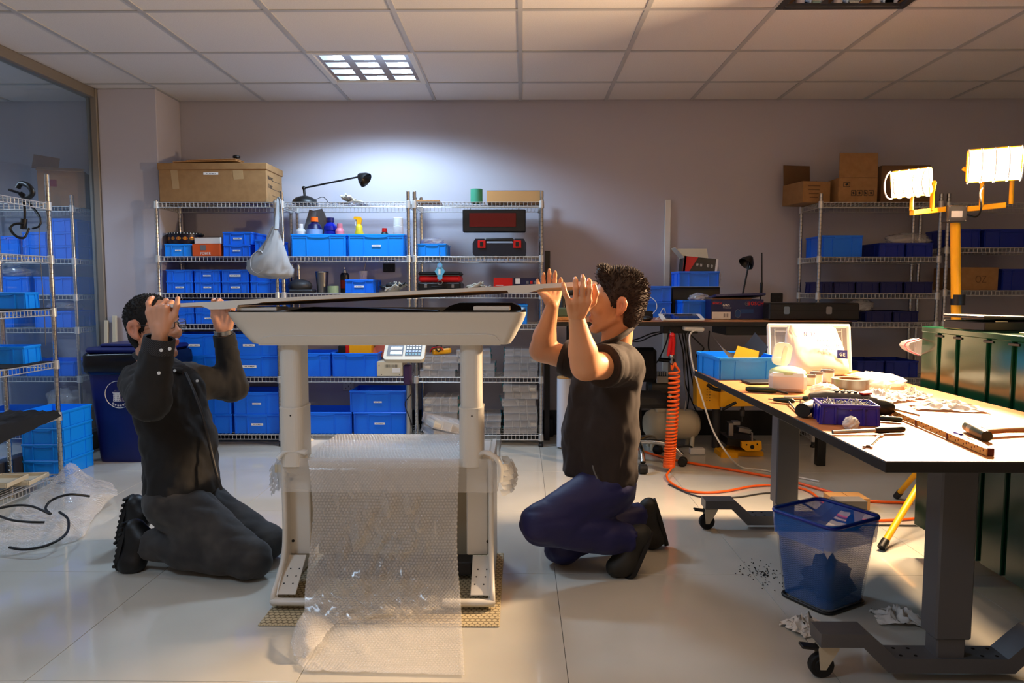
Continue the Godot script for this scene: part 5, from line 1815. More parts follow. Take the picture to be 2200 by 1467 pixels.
# ---------------------------------------------------------------- work table
func work_table() -> void:
	var t := thing("work_table", "wood-topped work table with black edge and grey lifting legs on castors", "table", Vector3(1.14, 0, -2.335))
	var b := MB.new()
	b.box(Vector3(1.14, 0.687, -2.335), Vector3(0.72, 0.024, 1.67), Basis.IDENTITY, 0.0015)
	part("edge_band", b, M.table_edge, t)
	b = MB.new()
	b.box(Vector3(1.14, 0.6995, -2.335), Vector3(0.716, 0.001, 1.666))
	part("table_top", b, M.table_top, t)
	b = MB.new()
	for x in [0.98, 1.36]:
		b.box(Vector3(x, 0.655, -2.42), Vector3(0.04, 0.04, 1.25), Basis.IDENTITY, 0.002)
	part("under_rail", b, M.black, t)
	for z in [-1.90, -3.10]:
		b = MB.new()
		b.box(Vector3(1.17, 0.66, z), Vector3(0.5, 0.03, 0.06), Basis.IDENTITY, 0.002)
		part("top_bracket", b, M.leg_grey, t)
		b = MB.new()
		b.box(Vector3(1.17, 0.385, z), Vector3(0.098, 0.53, 0.075), Basis.IDENTITY, 0.005)
		var up := part("leg", b, M.leg_grey, t)
		b = MB.new()
		b.box(Vector3(1.17, 0.09, z), Vector3(0.078, 0.07, 0.058), Basis.IDENTITY, 0.004)
		part("leg_stage", b, M.leg_grey, t)
		b = MB.new()
		b.prism([Vector2(0.815, 0.098), Vector2(0.815, 0.136), Vector2(0.945, 0.136), Vector2(1.02, 0.068), Vector2(1.32, 0.068), Vector2(1.395, 0.136), Vector2(1.52, 0.136), Vector2(1.52, 0.098), Vector2(1.41, 0.098), Vector2(1.34, 0.028), Vector2(1.0, 0.028), Vector2(0.93, 0.098)], 0.075, Transform3D(Basis.IDENTITY, Vector3(0, 0, z - 0.0375)))
		var ft := part("foot", b, M.leg_grey, t)
		for x in [1.04, 1.08, 1.26, 1.30]:
			for dz in [-0.02, 0.02]:
				b = MB.new()
				b.lathe([[0, 0], [0.005, 0], [0.005, 0.0008], [0, 0.0008]], 8, Transform3D(Basis.IDENTITY, Vector3(x, 0.0682, z + dz)))
				put("bolt_hole", b.mesh(t.position), M.black, ft)
		for x in [0.842, 1.495]:
			castor(t, Vector3(x, 0, z + 0.005), 0.034, 0.098)
	table_goods()
	cabinet()
	trash()


func castor(t: Node3D, at: Vector3, r: float, top: float) -> void:
	var b := MB.new()
	b.lathe([[0.0, -0.013], [r * 0.55, -0.013], [r * 0.6, -0.010], [r * 0.92, -0.012], [r, -0.008], [r, 0.008], [r * 0.92, 0.012], [r * 0.6, 0.010], [r * 0.55, 0.013], [0, 0.013]], 20, Transform3D(Basis(Vector3.RIGHT, PI / 2), at + Vector3(-0.012, r, 0)))
	var w := part("castor", b, M.rubber, t)
	b = MB.new()
	for s in [-1.0, 1.0]:
		b.prism([Vector2(-0.02, r * 0.8), Vector2(-0.004, r * 0.8), Vector2(0.03, top - 0.012), Vector2(0.03, top), Vector2(-0.022, top), Vector2(-0.026, top - 0.014)], 0.003, Transform3D(Basis.IDENTITY, at + Vector3(0, 0, s * 0.0165 - 0.0015)))
	b.box(at + Vector3(0.004, top - 0.004, 0), Vector3(0.055, 0.006, 0.04), Basis.IDENTITY, 0.001)
	put("fork", b.mesh(t.position), M.cream, w)
	b = MB.new()
	b.box(at + Vector3(-0.045, top - 0.012, 0), Vector3(0.05, 0.008, 0.03), Basis(Vector3.BACK, -0.12), 0.002)
	put("brake_lever", b.mesh(t.position), M.black, w)


func table_goods() -> void:
	var y := 0.701
	crate(0.265, 0.088, 0.30, Vector3(0.918, y, -2.985), "light blue crate with dark curved sheets at the far left of the work table", M.blue_light, "", 0.0, 0.06)
	# curved dark film sheet and a golden card in it
	var b := MB.new()
	var rows := []
	for r in 12:
		var row := PackedVector3Array()
		var u := r / 11.0
		for c in 2:
			row.append(Vector3(lerpf(0.822, 1.02, u), 0.735 + pow(absf(u - 0.5) * 2.0, 1.6) * 0.09 + c * 0.05, -2.90 - c * 0.17 - 0.02 * u))
		rows.append(row)
	b.grid(rows)
	lone("film_sheet", b, mat("film_dark", Color(0.22, 0.22, 0.24), 0.3, 0.5), "dark silvery sheet curling up out of the light blue crate", "sheet", Vector3(0.92, 0.74, -2.97))
	b = MB.new()
	b.prism([Vector2(0, 0), Vector2(0.105, 0), Vector2(0.115, 0.045), Vector2(0.03, 0.068)], 0.004, Transform3D(Basis(Vector3.RIGHT, -0.35), Vector3(0.865, 0.765, -2.90)))
	lone("yellow_card", b, M.yellow, "golden yellow card standing in the light blue crate", "card", Vector3(0.91, 0.765, -2.90))
	b = MB.new()
	b.box(Vector3(0.955, y + 0.004, -2.745), Vector3(0.17, 0.007, 0.09), Basis(Vector3.UP, 0.1), 0.002)
	lone("black_tray", b, M.black, "flat black tray on the table before the light blue crate", "tray", Vector3(0.955, y, -2.745))
	# clear plastic box lid standing on edge
	var t := thing("box_lid", "clear ribbed plastic lid standing upright behind the white bag", "lid", Vector3(1.255, y, -3.08))
	var bs := Basis(Vector3.UP, -0.12) * Basis(Vector3.RIGHT, -0.22)
	b = MB.new()
	b.box(bs * Vector3(0, 0.103, 0), Vector3(0.33, 0.2, 0.003), bs)
	put("panel", b.mesh(), M.clear_box, t)
	for q in [[0, 0.205, 0.345, 0.014], [0, 0.005, 0.345, 0.01], [-0.167, 0.104, 0.013, 0.2], [0.167, 0.104, 0.013, 0.2]]:
		b = MB.new()
		b.box(bs * Vector3(q[0], q[1], 0.008), Vector3(q[2], q[3], 0.02), bs, 0.004)
		put("rim", b.mesh(), M.clear_lid, t)
	for q in [[-0.14, 0.1, 0.003, 0.18], [0.14, 0.1, 0.003, 0.18], [0.0, 0.18, 0.28, 0.003]]:
		b = MB.new()
		b.box(bs * Vector3(q[0], q[1], 0.004), Vector3(q[2], q[3], 0.006), bs)
		put("rib", b.mesh(), M.clear_lid, t)
	# white bag of pellets leaning on the lid
	t = thing("pellet_bag", "white plastic bag of pellets with blue print leaning on the clear lid", "bag", Vector3(1.262, y, -3.0))
	b = MB.new()
	var sec := [[0.0, 0.10, 0.035, 0.0], [0.012, 0.128, 0.05, 0.0], [0.045, 0.132, 0.054, -0.005], [0.09, 0.125, 0.046, -0.018], [0.13, 0.115, 0.034, -0.03], [0.165, 0.108, 0.022, -0.04], [0.19, 0.10, 0.013, -0.05], [0.205, 0.088, 0.008, -0.056]]
	rows = []
	var f := noise(18.0, FastNoiseLite.TYPE_SIMPLEX_SMOOTH, 3, 4)
	for s in sec:
		var row := PackedVector3Array()
		for j in 32:
			var a := TAU * j / 32
			var q := Vector3(signf(cos(a)) * pow(absf(cos(a)), 0.6) * s[1] - s[0] * 0.1, s[0], sin(a) * s[2] + s[3])
			q += Vector3(cos(a), 0.4, sin(a)) * f.get_noise_3dv(q) * 0.012 * smoothstep(0.0, 0.1, s[0])
			row.append(q)
		rows.append(row)
	b.grid(rows, true)
	for j in 32:
		b.tri(Vector3(0, 0, 0), rows[0][j], rows[0][(j + 1) % 32], Vector3.DOWN)
		b.tri((rows[7][0] + rows[7][16]) / 2, rows[7][j], rows[7][(j + 1) % 32], Vector3.UP)
	renormal(b)
	for i in b.n.size():
		if b.n[i].dot(b.v[i] - Vector3(0, 0.09, -0.02)) < 0:
			b.n[i] = -b.n[i]
	put("body", b.mesh(), mat("bag_white", Color(0.86, 0.83, 0.78), 0.45, 0.0, {"backlight_enabled": true, "backlight": Color(0.5, 0.46, 0.4)}), t)
	var ink := mat("ink_blue", Color(0.12, 0.14, 0.45), 0.6)
	var tilt := Basis(Vector3.RIGHT, -0.36)
	for q in [["N  12", 0.022, -0.045, 0.172, 0.008], ["PA66  A 205", 0.014, 0.02, 0.146, 0.017], ["25 KG  QTY", 0.015, 0.035, 0.125, 0.024], ["LOT 1170", 0.012, 0.03, 0.108, 0.029]]:
		put("lettering", textm(q[0], q[1], 0.0015), ink, t, Vector3(q[2], q[3], q[4]), tilt)
	b = MB.new()
	b.box(Vector3.ZERO, Vector3(0.042, 0.036, 0.0015))
	var pm := put("printed_mark", b.mesh(), ink, t, Vector3(0.083, 0.09, 0.032), Basis(Vector3.RIGHT, -0.2) * Basis(Vector3.BACK, -0.06))
	put("lettering", textm("GE", 0.02, 0.001, "Droid Sans", true), M.white, pm, Vector3(0, -0.001, 0.0012))
	# pack of wipes with its lid open
	t = thing("wipes_pack", "white soft pack of wipes with green print and open lid", "wipes", Vector3(0.966, y, -2.56), -0.32)
	b = MB.new()
	b.box(Vector3(0, 0.034, 0), Vector3(0.125, 0.066, 0.15), Basis.IDENTITY, 0.012)
	put("body", b.mesh(), M.white, t)
	b = MB.new()
	b.ball(Vector3(0, 0.062, 0), Vector3(0.064, 0.024, 0.07), Basis.IDENTITY, 18, 8)
	put("wrapper_top", b.mesh(), mat("pale_green", Color(0.80, 0.88, 0.68), 0.35), t)
	b = MB.new()
	b.box(Vector3(0.0633, 0.04, 0), Vector3(0.001, 0.04, 0.09), Basis.IDENTITY)
	put("green_print", b.mesh(), mat("leaf", Color(0.45, 0.68, 0.30), 0.6), t)
	b = MB.new()
	var ls := Basis(Vector3.UP, 0.32) * Basis(Vector3.BACK, -0.12) * Basis(Vector3.RIGHT, 0.15)
	b.prism(round_rect(0.066, 0.085, 0.022, 5), 0.009, Transform3D(ls, Vector3(-0.02, 0.125, -0.05)))
	put("lid", b.mesh(), M.wrap_white, t)
	b = MB.new()
	b.prism(round_rect(0.014, 0.06, 0.006, 3), 0.003, Transform3D(ls, Vector3(-0.02, 0.125, -0.05) + ls * Vector3(0.006, 0, 0.0085)))
	put("lid_ridge", b.mesh(), M.white, t)
	# jars and rolls
	for q in [[1.15, -2.75, 0.022, 0.042, "small white jar with dark-edged lid behind the tape roll"], [1.205, -2.78, 0.024, 0.046, "white jar right of the small jar, nearer the bag"], [1.105, -2.70, 0.02, 0.036, "short white jar nearest the wipes pack"]]:
		t = thing("small_jar", q[4], "jar", Vector3(q[0], y, q[1]))
		b = MB.new()
		b.lathe([[0, 0], [q[2], 0], [q[2], q[3]], [0, q[3]]], 20)
		put("body", b.mesh(), M.white, t)
		b = MB.new()
		b.lathe([[q[2] * 1.05, q[3] - 0.008], [q[2] * 1.05, q[3] + 0.002], [q[2] * 0.9, q[3] + 0.003], [q[2] * 0.9, q[3] + 0.001], [0, q[3] + 0.001]], 20)
		put("lid", b.mesh(), M.grey, t)
	t = thing("tape_roll", "grey duct tape roll lying flat beside the crumpled film", "tape roll", Vector3(1.178, y, -2.53))
	b = MB.new()
	b.lathe([[0.04, 0], [0.062, 0], [0.062, 0.045], [0.04, 0.045], [0.04, 0]], 32)
	put("tape", b.mesh(), mat("duct", Color(0.45, 0.45, 0.44), 0.35, 0.5), t)
	b = MB.new()
	b.lathe([[0.0365, 0.001], [0.0395, 0.001], [0.0395, 0.0445], [0.0365, 0.0445], [0.0365, 0.001]], 32)
	put("core", b.mesh(), M.card, t)
	film_lump("crumpled_film", "crumpled clear film beside the grey tape roll", Vector3(1.275, y, -2.56), Vector3(0.06, 0.035, 0.07), 51, M.wrap_white)
	film_lump("crumpled_film", "crumpled white film heap before the bag, left of the jars", Vector3(1.04, y, -2.42), Vector3(0.05, 0.028, 0.05), 52, M.wrap_white)
	film_lump("crumpled_film", "long crumpled white film along the table's right side", Vector3(1.37, y, -2.72), Vector3(0.085, 0.028, 0.16), 53, M.wrap_white)
	tissue("tissue_sheet", "rumpled white tissue beside the grey tape roll", Vector3(1.185, y, -2.34), 0.17, 0.15, 0.035, 0.5, 61)
	tissue("tissue_sheet", "spread white tissue nearest the green cabinet", Vector3(1.30, y, -2.17), 0.19, 0.13, 0.025, -0.25, 62)
	tissue("tissue_sheet", "white tissue lying behind the folding ruler's middle", Vector3(1.32, y, -2.40), 0.11, 0.10, 0.03, 0.9, 63)
	film_lump("tissue_ball", "white crumpled tissue ball before the violet screw bin", Vector3(0.866, y, -1.848), Vector3(0.021, 0.021, 0.02), 54, M.paper)
	ruler_and_tools()


# a square of crumpled tissue lying on a surface
func tissue(called: String, label: String, at: Vector3, w: float, d: float, hgt: float, turn: float, sd: int) -> void:
	var f := noise(1.0, FastNoiseLite.TYPE_SIMPLEX_SMOOTH, 3, sd)
	f.fractal_type = FastNoiseLite.FRACTAL_RIDGED
	var rows := []
	for r in 22:
		var row := PackedVector3Array()
		for c in 22:
			var u := c / 21.0 - 0.5
			var v := r / 21.0 - 0.5
			var e := 1.0 - smoothstep(0.25, 0.75, Vector2(u, v).length() * 1.3)
			var h := 0.002 + maxf(0.0, f.get_noise_2d(u * 1.7, v * 1.7) + 0.2) * hgt * (0.2 + 0.8 * e)
			row.append(Vector3(u * w * (1.0 - 0.25 * e), h, v * d * (1.0 - 0.25 * e)) + Vector3(f.get_noise_2d(u * 4, v * 4 + 9), 0, f.get_noise_2d(u * 4 + 7, v * 4)) * 0.012)
		rows.append(row)
	var b := MB.new()
	b.grid(rows)
	var o := put(called, b.mesh(), M.paper, null, at, Basis(Vector3.UP, turn))
	tag(o, label, "tissue")


func ruler_and_tools() -> void:
	var y := 0.701
	# folding ruler: slats hinged end to end, the near ones folded into a bundle
	var p0 := Vector3(1.13, y, -2.556)
	var p1 := Vector3(1.026, y, -1.552)
	var t := thing("folding_ruler", "yellow wooden folding ruler laid across the table, red-tipped bundle at the near end", "ruler", p0.lerp(p1, 0.5))
	var ax := (p1 - p0).normalized()
	var bs := Basis(ax, Vector3.UP, ax.cross(Vector3.UP))
	var n := 6
	var seg := (p1 - p0).length() / n
	for i in n:
		var b := MB.new()
		var c := p0 + ax * seg * (i + 0.5) + bs.z * (0.0017 * (i % 2))
		var nn := 1 if i < n - 1 else 5
		b.box(c + Vector3(0, 0.008, 0) - bs.z * 0.0, Vector3(seg + 0.012, 0.0155, 0.0032), bs, 0.0006)
		part("slat", b, M.ruler, t)
		if i == n - 1:
			for k in 4:
				b = MB.new()
				b.box(c + Vector3(0, 0.008, 0) - bs.z * (0.0034 * (k + 1)), Vector3(seg - 0.004 * k, 0.0155, 0.003), bs, 0.0006)
				part("slat", b, M.ruler, t)
		b = MB.new()
		b.box(p0 + ax * seg * i + Vector3(0, 0.008, 0) + bs.z * 0.0015, Vector3(0.008, 0.0165, 0.007), bs, 0.001)
		part("hinge", b, M.ruler_red, t)
		b = MB.new()
		for k in 14:
			b.box(c + ax * seg * ((k + 0.5) / 14.0 - 0.5) + Vector3(0, 0.006 + 0.004 * (k % 3), 0) + bs.z * 0.0018, Vector3(0.0022, 0.0042, 0.0008), bs)
		tag(part("scale_marks", b, M.ruler_red, t), "", "", "", "stuff")
	var b := MB.new()
	b.box(p1 + Vector3(0, 0.008, 0) - bs.z * 0.0065, Vector3(0.005, 0.017, 0.019), bs, 0.001)
	part("end_cap", b, M.ruler_red, t)
	# violet bin of screws
	t = crate(0.15, 0.055, 0.115, Vector3(0.897, y, -1.95), "violet plastic bin full of silver screws", M.violet, "", 0.0, -0.22)
	t.name = "screw_bin"
	t.set_meta("category", "bin")
	var r := RandomNumberGenerator.new()
	r.seed = 99
	var mm := MultiMesh.new()
	mm.transform_format = MultiMesh.TRANSFORM_3D
	b = MB.new()
	b.lathe([[0, 0], [0.0034, 0], [0.0034, 0.0025], [0.0014, 0.003], [0.0014, 0.018], [0, 0.018]], 7)
	mm.mesh = b.mesh()
	mm.instance_count = 420
	for i in 420:
		var q := Basis(Vector3.UP, r.randf() * TAU) * Basis(Vector3.RIGHT, r.randf_range(0.6, 2.4))
		mm.set_instance_transform(i, Transform3D(q, Vector3(r.randf_range(-0.06, 0.06), 0.036 + r.randf() * 0.012, r.randf_range(-0.042, 0.042))))
	var mi := MultiMeshInstance3D.new()
	mi.name = "screws"
	mi.multimesh = mm
	mi.material_override = M.chrome
	add_child(mi)
	mi.transform = Transform3D(Basis(Vector3.UP, -0.22), t.position)
	tag(mi, "heap of loose silver screws filling the violet bin", "screws", "", "stuff")
	# cordless driver lying behind the bin
	t = thing("power_drill", "black and red cordless drill lying behind the violet screw bin", "drill", Vector3(0.95, y, -2.08))
	b = MB.new()
	b.tube([Vector3(0.86, y + 0.032, -2.10), Vector3(0.90, y + 0.034, -2.09), Vector3(0.98, y + 0.034, -2.065), Vector3(1.03, y + 0.03, -2.045)], [0.024, 0.032, 0.032, 0.024], 14)
	part("body", b, M.dark_grey, t)
	b = MB.new()
	b.tube([Vector3(1.026, y + 0.026, -2.047), Vector3(1.05, y + 0.024, -2.038), Vector3(1.068, y + 0.022, -2.032), Vector3(1.074, y + 0.021, -2.03)], [0.026, 0.025, 0.018, 0.010], 14)
	part("chuck", b, M.black, t)
	b = MB.new()
	b.tube([Vector3(1.07, y + 0.021, -2.03), Vector3(1.13, y + 0.008, -2.0)], 0.0035, 8)
	part("bit", b, M.steel, t)
	b = MB.new()
	b.tube([Vector3(0.87, y + 0.024, -2.09), Vector3(0.835, y + 0.022, -2.05), Vector3(0.80, y + 0.021, -2.0)], [0.02, 0.019, 0.021], 12)
	part("handle", b, M.black, t)
	b = MB.new()
	for k in 4:
		b.box(Vector3(0.925 + 0.016 * k, y + 0.064, -2.085 + 0.005 * k), Vector3(0.007, 0.006, 0.03), Basis(Vector3.UP, 0.3))
	part("vent", b, M.black, t)
	b = MB.new()
	b.box(Vector3(1.0, y + 0.062, -2.06), Vector3(0.035, 0.006, 0.03), Basis(Vector3.UP, 0.3), 0.002)
	part("red_switch", b, M.red, t)
	# hand tools
	tool("utility_knife", "dark green gripped blade tool lying below the wipes pack", "knife", Vector3(0.800, 0.700, -2.507), Vector3(0.893, 0.700, -2.463), Vector3(0.924, 0.700, -2.442), 0.010, 0.004, M.dark_green, M.black)
	tool("soldering_iron", "steel tube tool with dark green grip left of the drill", "tool", Vector3(0.973, 0.700, -2.247), Vector3(0.920, 0.700, -2.302), Vector3(0.865, 0.700, -2.320), 0.009, 0.0075, M.dark_green, M.chrome)
	tool("screwdriver", "dark green screwdriver lying behind the long socket driver", "screwdriver", Vector3(1.044, 0.700, -1.930), Vector3(0.994, 0.700, -1.956), Vector3(0.974, 0.700, -1.956), 0.008, 0.0015, M.dark_green, M.steel)
	tool("socket_driver", "long chrome socket driver with black clamp at its right end", "tool", Vector3(0.978, 0.700, -1.798), Vector3(0.896, 0.700, -1.780), Vector3(0.786, 0.700, -1.773), 0.009, 0.0055, M.black, M.chrome)
	t = thing("hex_key", "dark green T-handle hex key lying at the table's left edge", "hex key", Vector3(0.861, 0.700, -2.282))
	b = MB.new()
	b.tube([Vector3(0.819, 0.709, -2.282), Vector3(0.840, 0.710, -2.267), Vector3(0.863, 0.710, -2.248), Vector3(0.872, 0.708, -2.242)], [0.006, 0.009, 0.009, 0.004], 10)
	part("handle", b, M.dark_green, t)
	b = MB.new()
	b.tube([Vector3(0.852, 0.708, -2.242), Vector3(0.811, 0.703, -2.053)], 0.003, 6)
	part("blade", b, M.steel, t)
	b = MB.new()
	b.tube([Vector3(0.820, 0.709, -2.282), Vector3(0.808, 0.708, -2.298)], 0.0018, 6)
	part("short_blade", b, M.steel, t)
	for q in [[Vector3(0.866, y, -2.185), "small screw standing on its head, nearest the hex key"], [Vector3(0.877, y, -2.17), "small screw standing on its head, nearer the violet screw bin"]]:
		b = MB.new()
		b.lathe([[0, 0], [0.0042, 0], [0.0042, 0.003], [0.0018, 0.0035], [0.0018, 0.022], [0, 0.022]], 10)
		var o := put("screw", b.mesh(), M.steel, null, q[0])
		tag(o, q[1], "screw")
	# open-ended wrench
	t = thing("wrench", "small silver open-ended wrench near the table's left edge", "wrench", Vector3(0.846, 0.700, -1.688))
	b = MB.new()
	var w0 := Vector3(0.804, 0.700, -1.628)
	var w1 := Vector3(0.893, 0.700, -1.752)
	var wa := (w1 - w0).normalized()
	var wb := Basis(wa, Vector3.UP, wa.cross(Vector3.UP))
	b.box((w0 + w1) / 2 + Vector3(0, 0.003, 0), Vector3((w1 - w0).length() * 0.8, 0.004, 0.009), wb, 0.0015)
	part("shank", b, M.chrome, t)
	for e in 2:
		b = MB.new()
		var c := w0 if e == 0 else w1
		var rr := 0.011 if e == 0 else 0.009
		var pts := []
		for k in 11:
			var a := 0.6 + (TAU - 1.2) * k / 10.0
			pts.append(Vector2(cos(a), sin(a)) * rr)
		for k in 5:
			var a := TAU - 0.9 - (TAU - 1.8) * k / 4.0
			pts.append(Vector2(cos(a), sin(a)) * rr * 0.5)
		b.prism(pts, 0.005, Transform3D(Basis(Vector3.UP, (0.0 if e else PI) + 0.25) * wb * Basis(Vector3.RIGHT, -PI / 2), c + Vector3(0, 0.0005, 0)))
		part("jaw", b, M.chrome, t)
	# hammer and pliers at the right
	t = thing("hammer", "hammer with green and grey head and wooden handle at the table's right edge", "hammer", Vector3(1.158, 0.700, -1.789))
	b = MB.new()
	b.tube([Vector3(1.148, 0.714, -1.814), Vector3(1.138, 0.714, -1.772), Vector3(1.127, 0.714, -1.732), Vector3(1.120, 0.714, -1.694)], [0.013, 0.0145, 0.0145, 0.013], 14)
	part("head", b, M.dark_green, t)
	b = MB.new()
	b.tube([Vector3(1.141, 0.714, -1.784), Vector3(1.130, 0.714, -1.738)], 0.015, 14, false, false)
	part("head_sleeve", b, M.steel, t)
	b = MB.new()
	b.tube([Vector3(1.140, 0.714, -1.744), Vector3(1.213, 0.714, -1.767), Vector3(1.307, 0.713, -1.785), Vector3(1.382, 0.713, -1.792)], [0.009, 0.009, 0.011, 0.01], 10, false, true, 0.75)
	part("handle", b, M.wood, t)
	t = thing("pliers", "cutting pliers with violet tip lying beside the folded ruler bundle", "pliers", Vector3(1.091, 0.700, -1.701))
	b = MB.new()
	b.tube([Vector3(1.082, 0.708, -1.755), Vector3(1.075, 0.708, -1.722)], [0.006, 0.007], 8)
	part("tip", b, M.violet, t)
	b = MB.new()
	b.tube(curve([Vector3(1.079, 0.707, -1.732), Vector3(1.074, 0.708, -1.706), Vector3(1.079, 0.707, -1.695)]), 0.006, 8, false, true, 0.6)
	part("jaw", b, M.chrome, t)
	for s in [0, 1]:
		b = MB.new()
		b.tube(curve([Vector3(1.079, 0.707, -1.700), Vector3(1.067, 0.709, -1.649) + Vector3(0.006 * s, 0, -0.016 * s), Vector3(1.054, 0.708, -1.596) + Vector3(0.008 * s, 0, -0.012 * s), Vector3(1.042, 0.707, -1.563)]), 0.0058, 8, false, true, 0.7)
		part("grip", b, M.dark_grey, t)


func tool(called: String, label: String, category: String, a: Vector3, m: Vector3, e: Vector3, r1: float, r2: float, gm: Material, sm: Material) -> void:
	var t := thing(called, label, category, Vector3(m.x, 0.701, m.z))
	var up1 := Vector3(0, r1 + 0.001, 0)
	var up2 := Vector3(0, maxf(r2, 0.004) + 0.001, 0)
	var b := MB.new()
	b.tube([a + up1, a.lerp(m, 0.12) + up1, a.lerp(m, 0.5) + up1, a.lerp(m, 0.85) + up1, m + up1], [r1 * 0.7, r1, r1 * 0.92, r1, r1 * 0.75], 10)
	part("grip", b, gm, t)
	b = MB.new()
	b.tube([m + up1, e + up2], r2, 8)
	part("shaft", b, sm, t)


func cabinet() -> void:
	var x := 1.575
	var z1 := -2.79
	var z0 := -1.25
	var t := thing("parts_cabinet", "big glossy dark green ribbed storage cabinet on castors beside the work table", "cabinet", Vector3(x + 0.33, 0, (z0 + z1) / 2))
	var b := MB.new()
	b.box(Vector3(x + 0.338, 0.52, (z0 + z1) / 2), Vector3(0.66, 0.79, z0 - z1 - 0.01), Basis.IDENTITY, 0.003)
	part("body", b, M.cabinet_green, t)
	var gz := [-2.79, -2.673, -2.560, -2.392, -2.268, -2.10, -1.98, -1.81, -1.69, -1.52, -1.40, -1.25]
	for i in gz.size() - 1:
		b = MB.new()
		var a: float = gz[i] + (0.0 if i == 0 else 0.011)
		var e: float = gz[i + 1] - 0.011
		b.box(Vector3(x + 0.003, 0.515, (a + e) / 2), Vector3(0.012, 0.775, e - a), Basis.IDENTITY, 0.003)
		part("side_panel", b, M.cabinet_green, t)
		if i:
			b = MB.new()
			b.box(Vector3(x, 0.888, gz[i]), Vector3(0.014, 0.008, 0.05), Basis.IDENTITY, 0.001)
			part("rib_clip", b, M.black, t)
	b = MB.new()
	b.box(Vector3(x + 0.002, 0.908, (z0 + z1) / 2), Vector3(0.016, 0.022, z0 - z1), Basis.IDENTITY, 0.003)
	b.box(Vector3(x + 0.33, 0.908, z1 + 0.006), Vector3(0.66, 0.022, 0.012), Basis.IDENTITY, 0.003)
	b.box(Vector3(x + 0.66, 0.908, (z0 + z1) / 2), Vector3(0.016, 0.022, z0 - z1), Basis.IDENTITY, 0.003)
	part("top_rim", b, M.cabinet_green, t)
	for q in [[x + 0.07, z1 + 0.12], [x + 0.58, z1 + 0.12], [x + 0.07, -1.75], [x + 0.58, -1.4]]:
		castor(t, Vector3(q[0], 0, q[1]), 0.05, 0.126)
	# on its top
	var y := 0.92
	t = thing("tool_case", "flat black hinged case lying on the green cabinet", "case", Vector3(1.70, y, -2.55), 0.12)
	b = MB.new()
	b.box(Vector3(0.02, 0.016, 0), Vector3(0.30, 0.03, 0.2), Basis.IDENTITY, 0.003)
	put("tray", b.mesh(), M.black, t)
	b = MB.new()
	b.box(Vector3(0.02, 0.043, -0.004), Vector3(0.30, 0.012, 0.2), Basis(Vector3.BACK, -0.03), 0.003)
	put("lid", b.mesh(), M.black, t)
	for k in [-0.07, 0.09]:
		b = MB.new()
		b.box(Vector3(k, 0.033, 0.1005), Vector3(0.045, 0.003, 0.002))
		put("latch", b.mesh(), M.steel, t)
	crate(0.30, 0.10, 0.26, Vector3(2.06, y, -2.48), "light blue crate standing on the green cabinet at the right edge", M.blue_light, "", 0.0, 0.35)
	b = MB.new()
	b.box(Vector3(1.70, y + 0.002, -2.30), Vector3(0.13, 0.003, 0.10), Basis(Vector3.UP, 0.4))
	lone("paper_sheet", b, mat("cream_paper", Color(0.88, 0.80, 0.60), 0.8), "cream paper lying on the green cabinet before the black case", "paper", Vector3(1.70, y, -2.30))
	# pink-edged clear scoop hung on the cabinet's far end
	t = thing("clear_bin", "clear plastic hopper with pink edge on the cabinet's far end", "bin", Vector3(1.549, 0.834, -2.830))
	b = MB.new()
	b.prism([Vector2(1.5824, 0.8656), Vector2(1.5852, 0.8007), Vector2(1.5403, 0.8211), Vector2(1.5266, 0.8396), Vector2(1.5353, 0.8526)], 0.07, Transform3D(Basis.IDENTITY, Vector3(0, 0, -2.87)))
	part("hopper", b, M.clear_box, t)
	b = MB.new()
	b.tube([Vector3(1.566, 0.868, -2.800), Vector3(1.519, 0.855, -2.800), Vector3(1.510, 0.842, -2.800), Vector3(1.524, 0.824, -2.800), Vector3(1.568, 0.804, -2.800)], 0.003, 6)
	part("edge", b, M.pink, t)


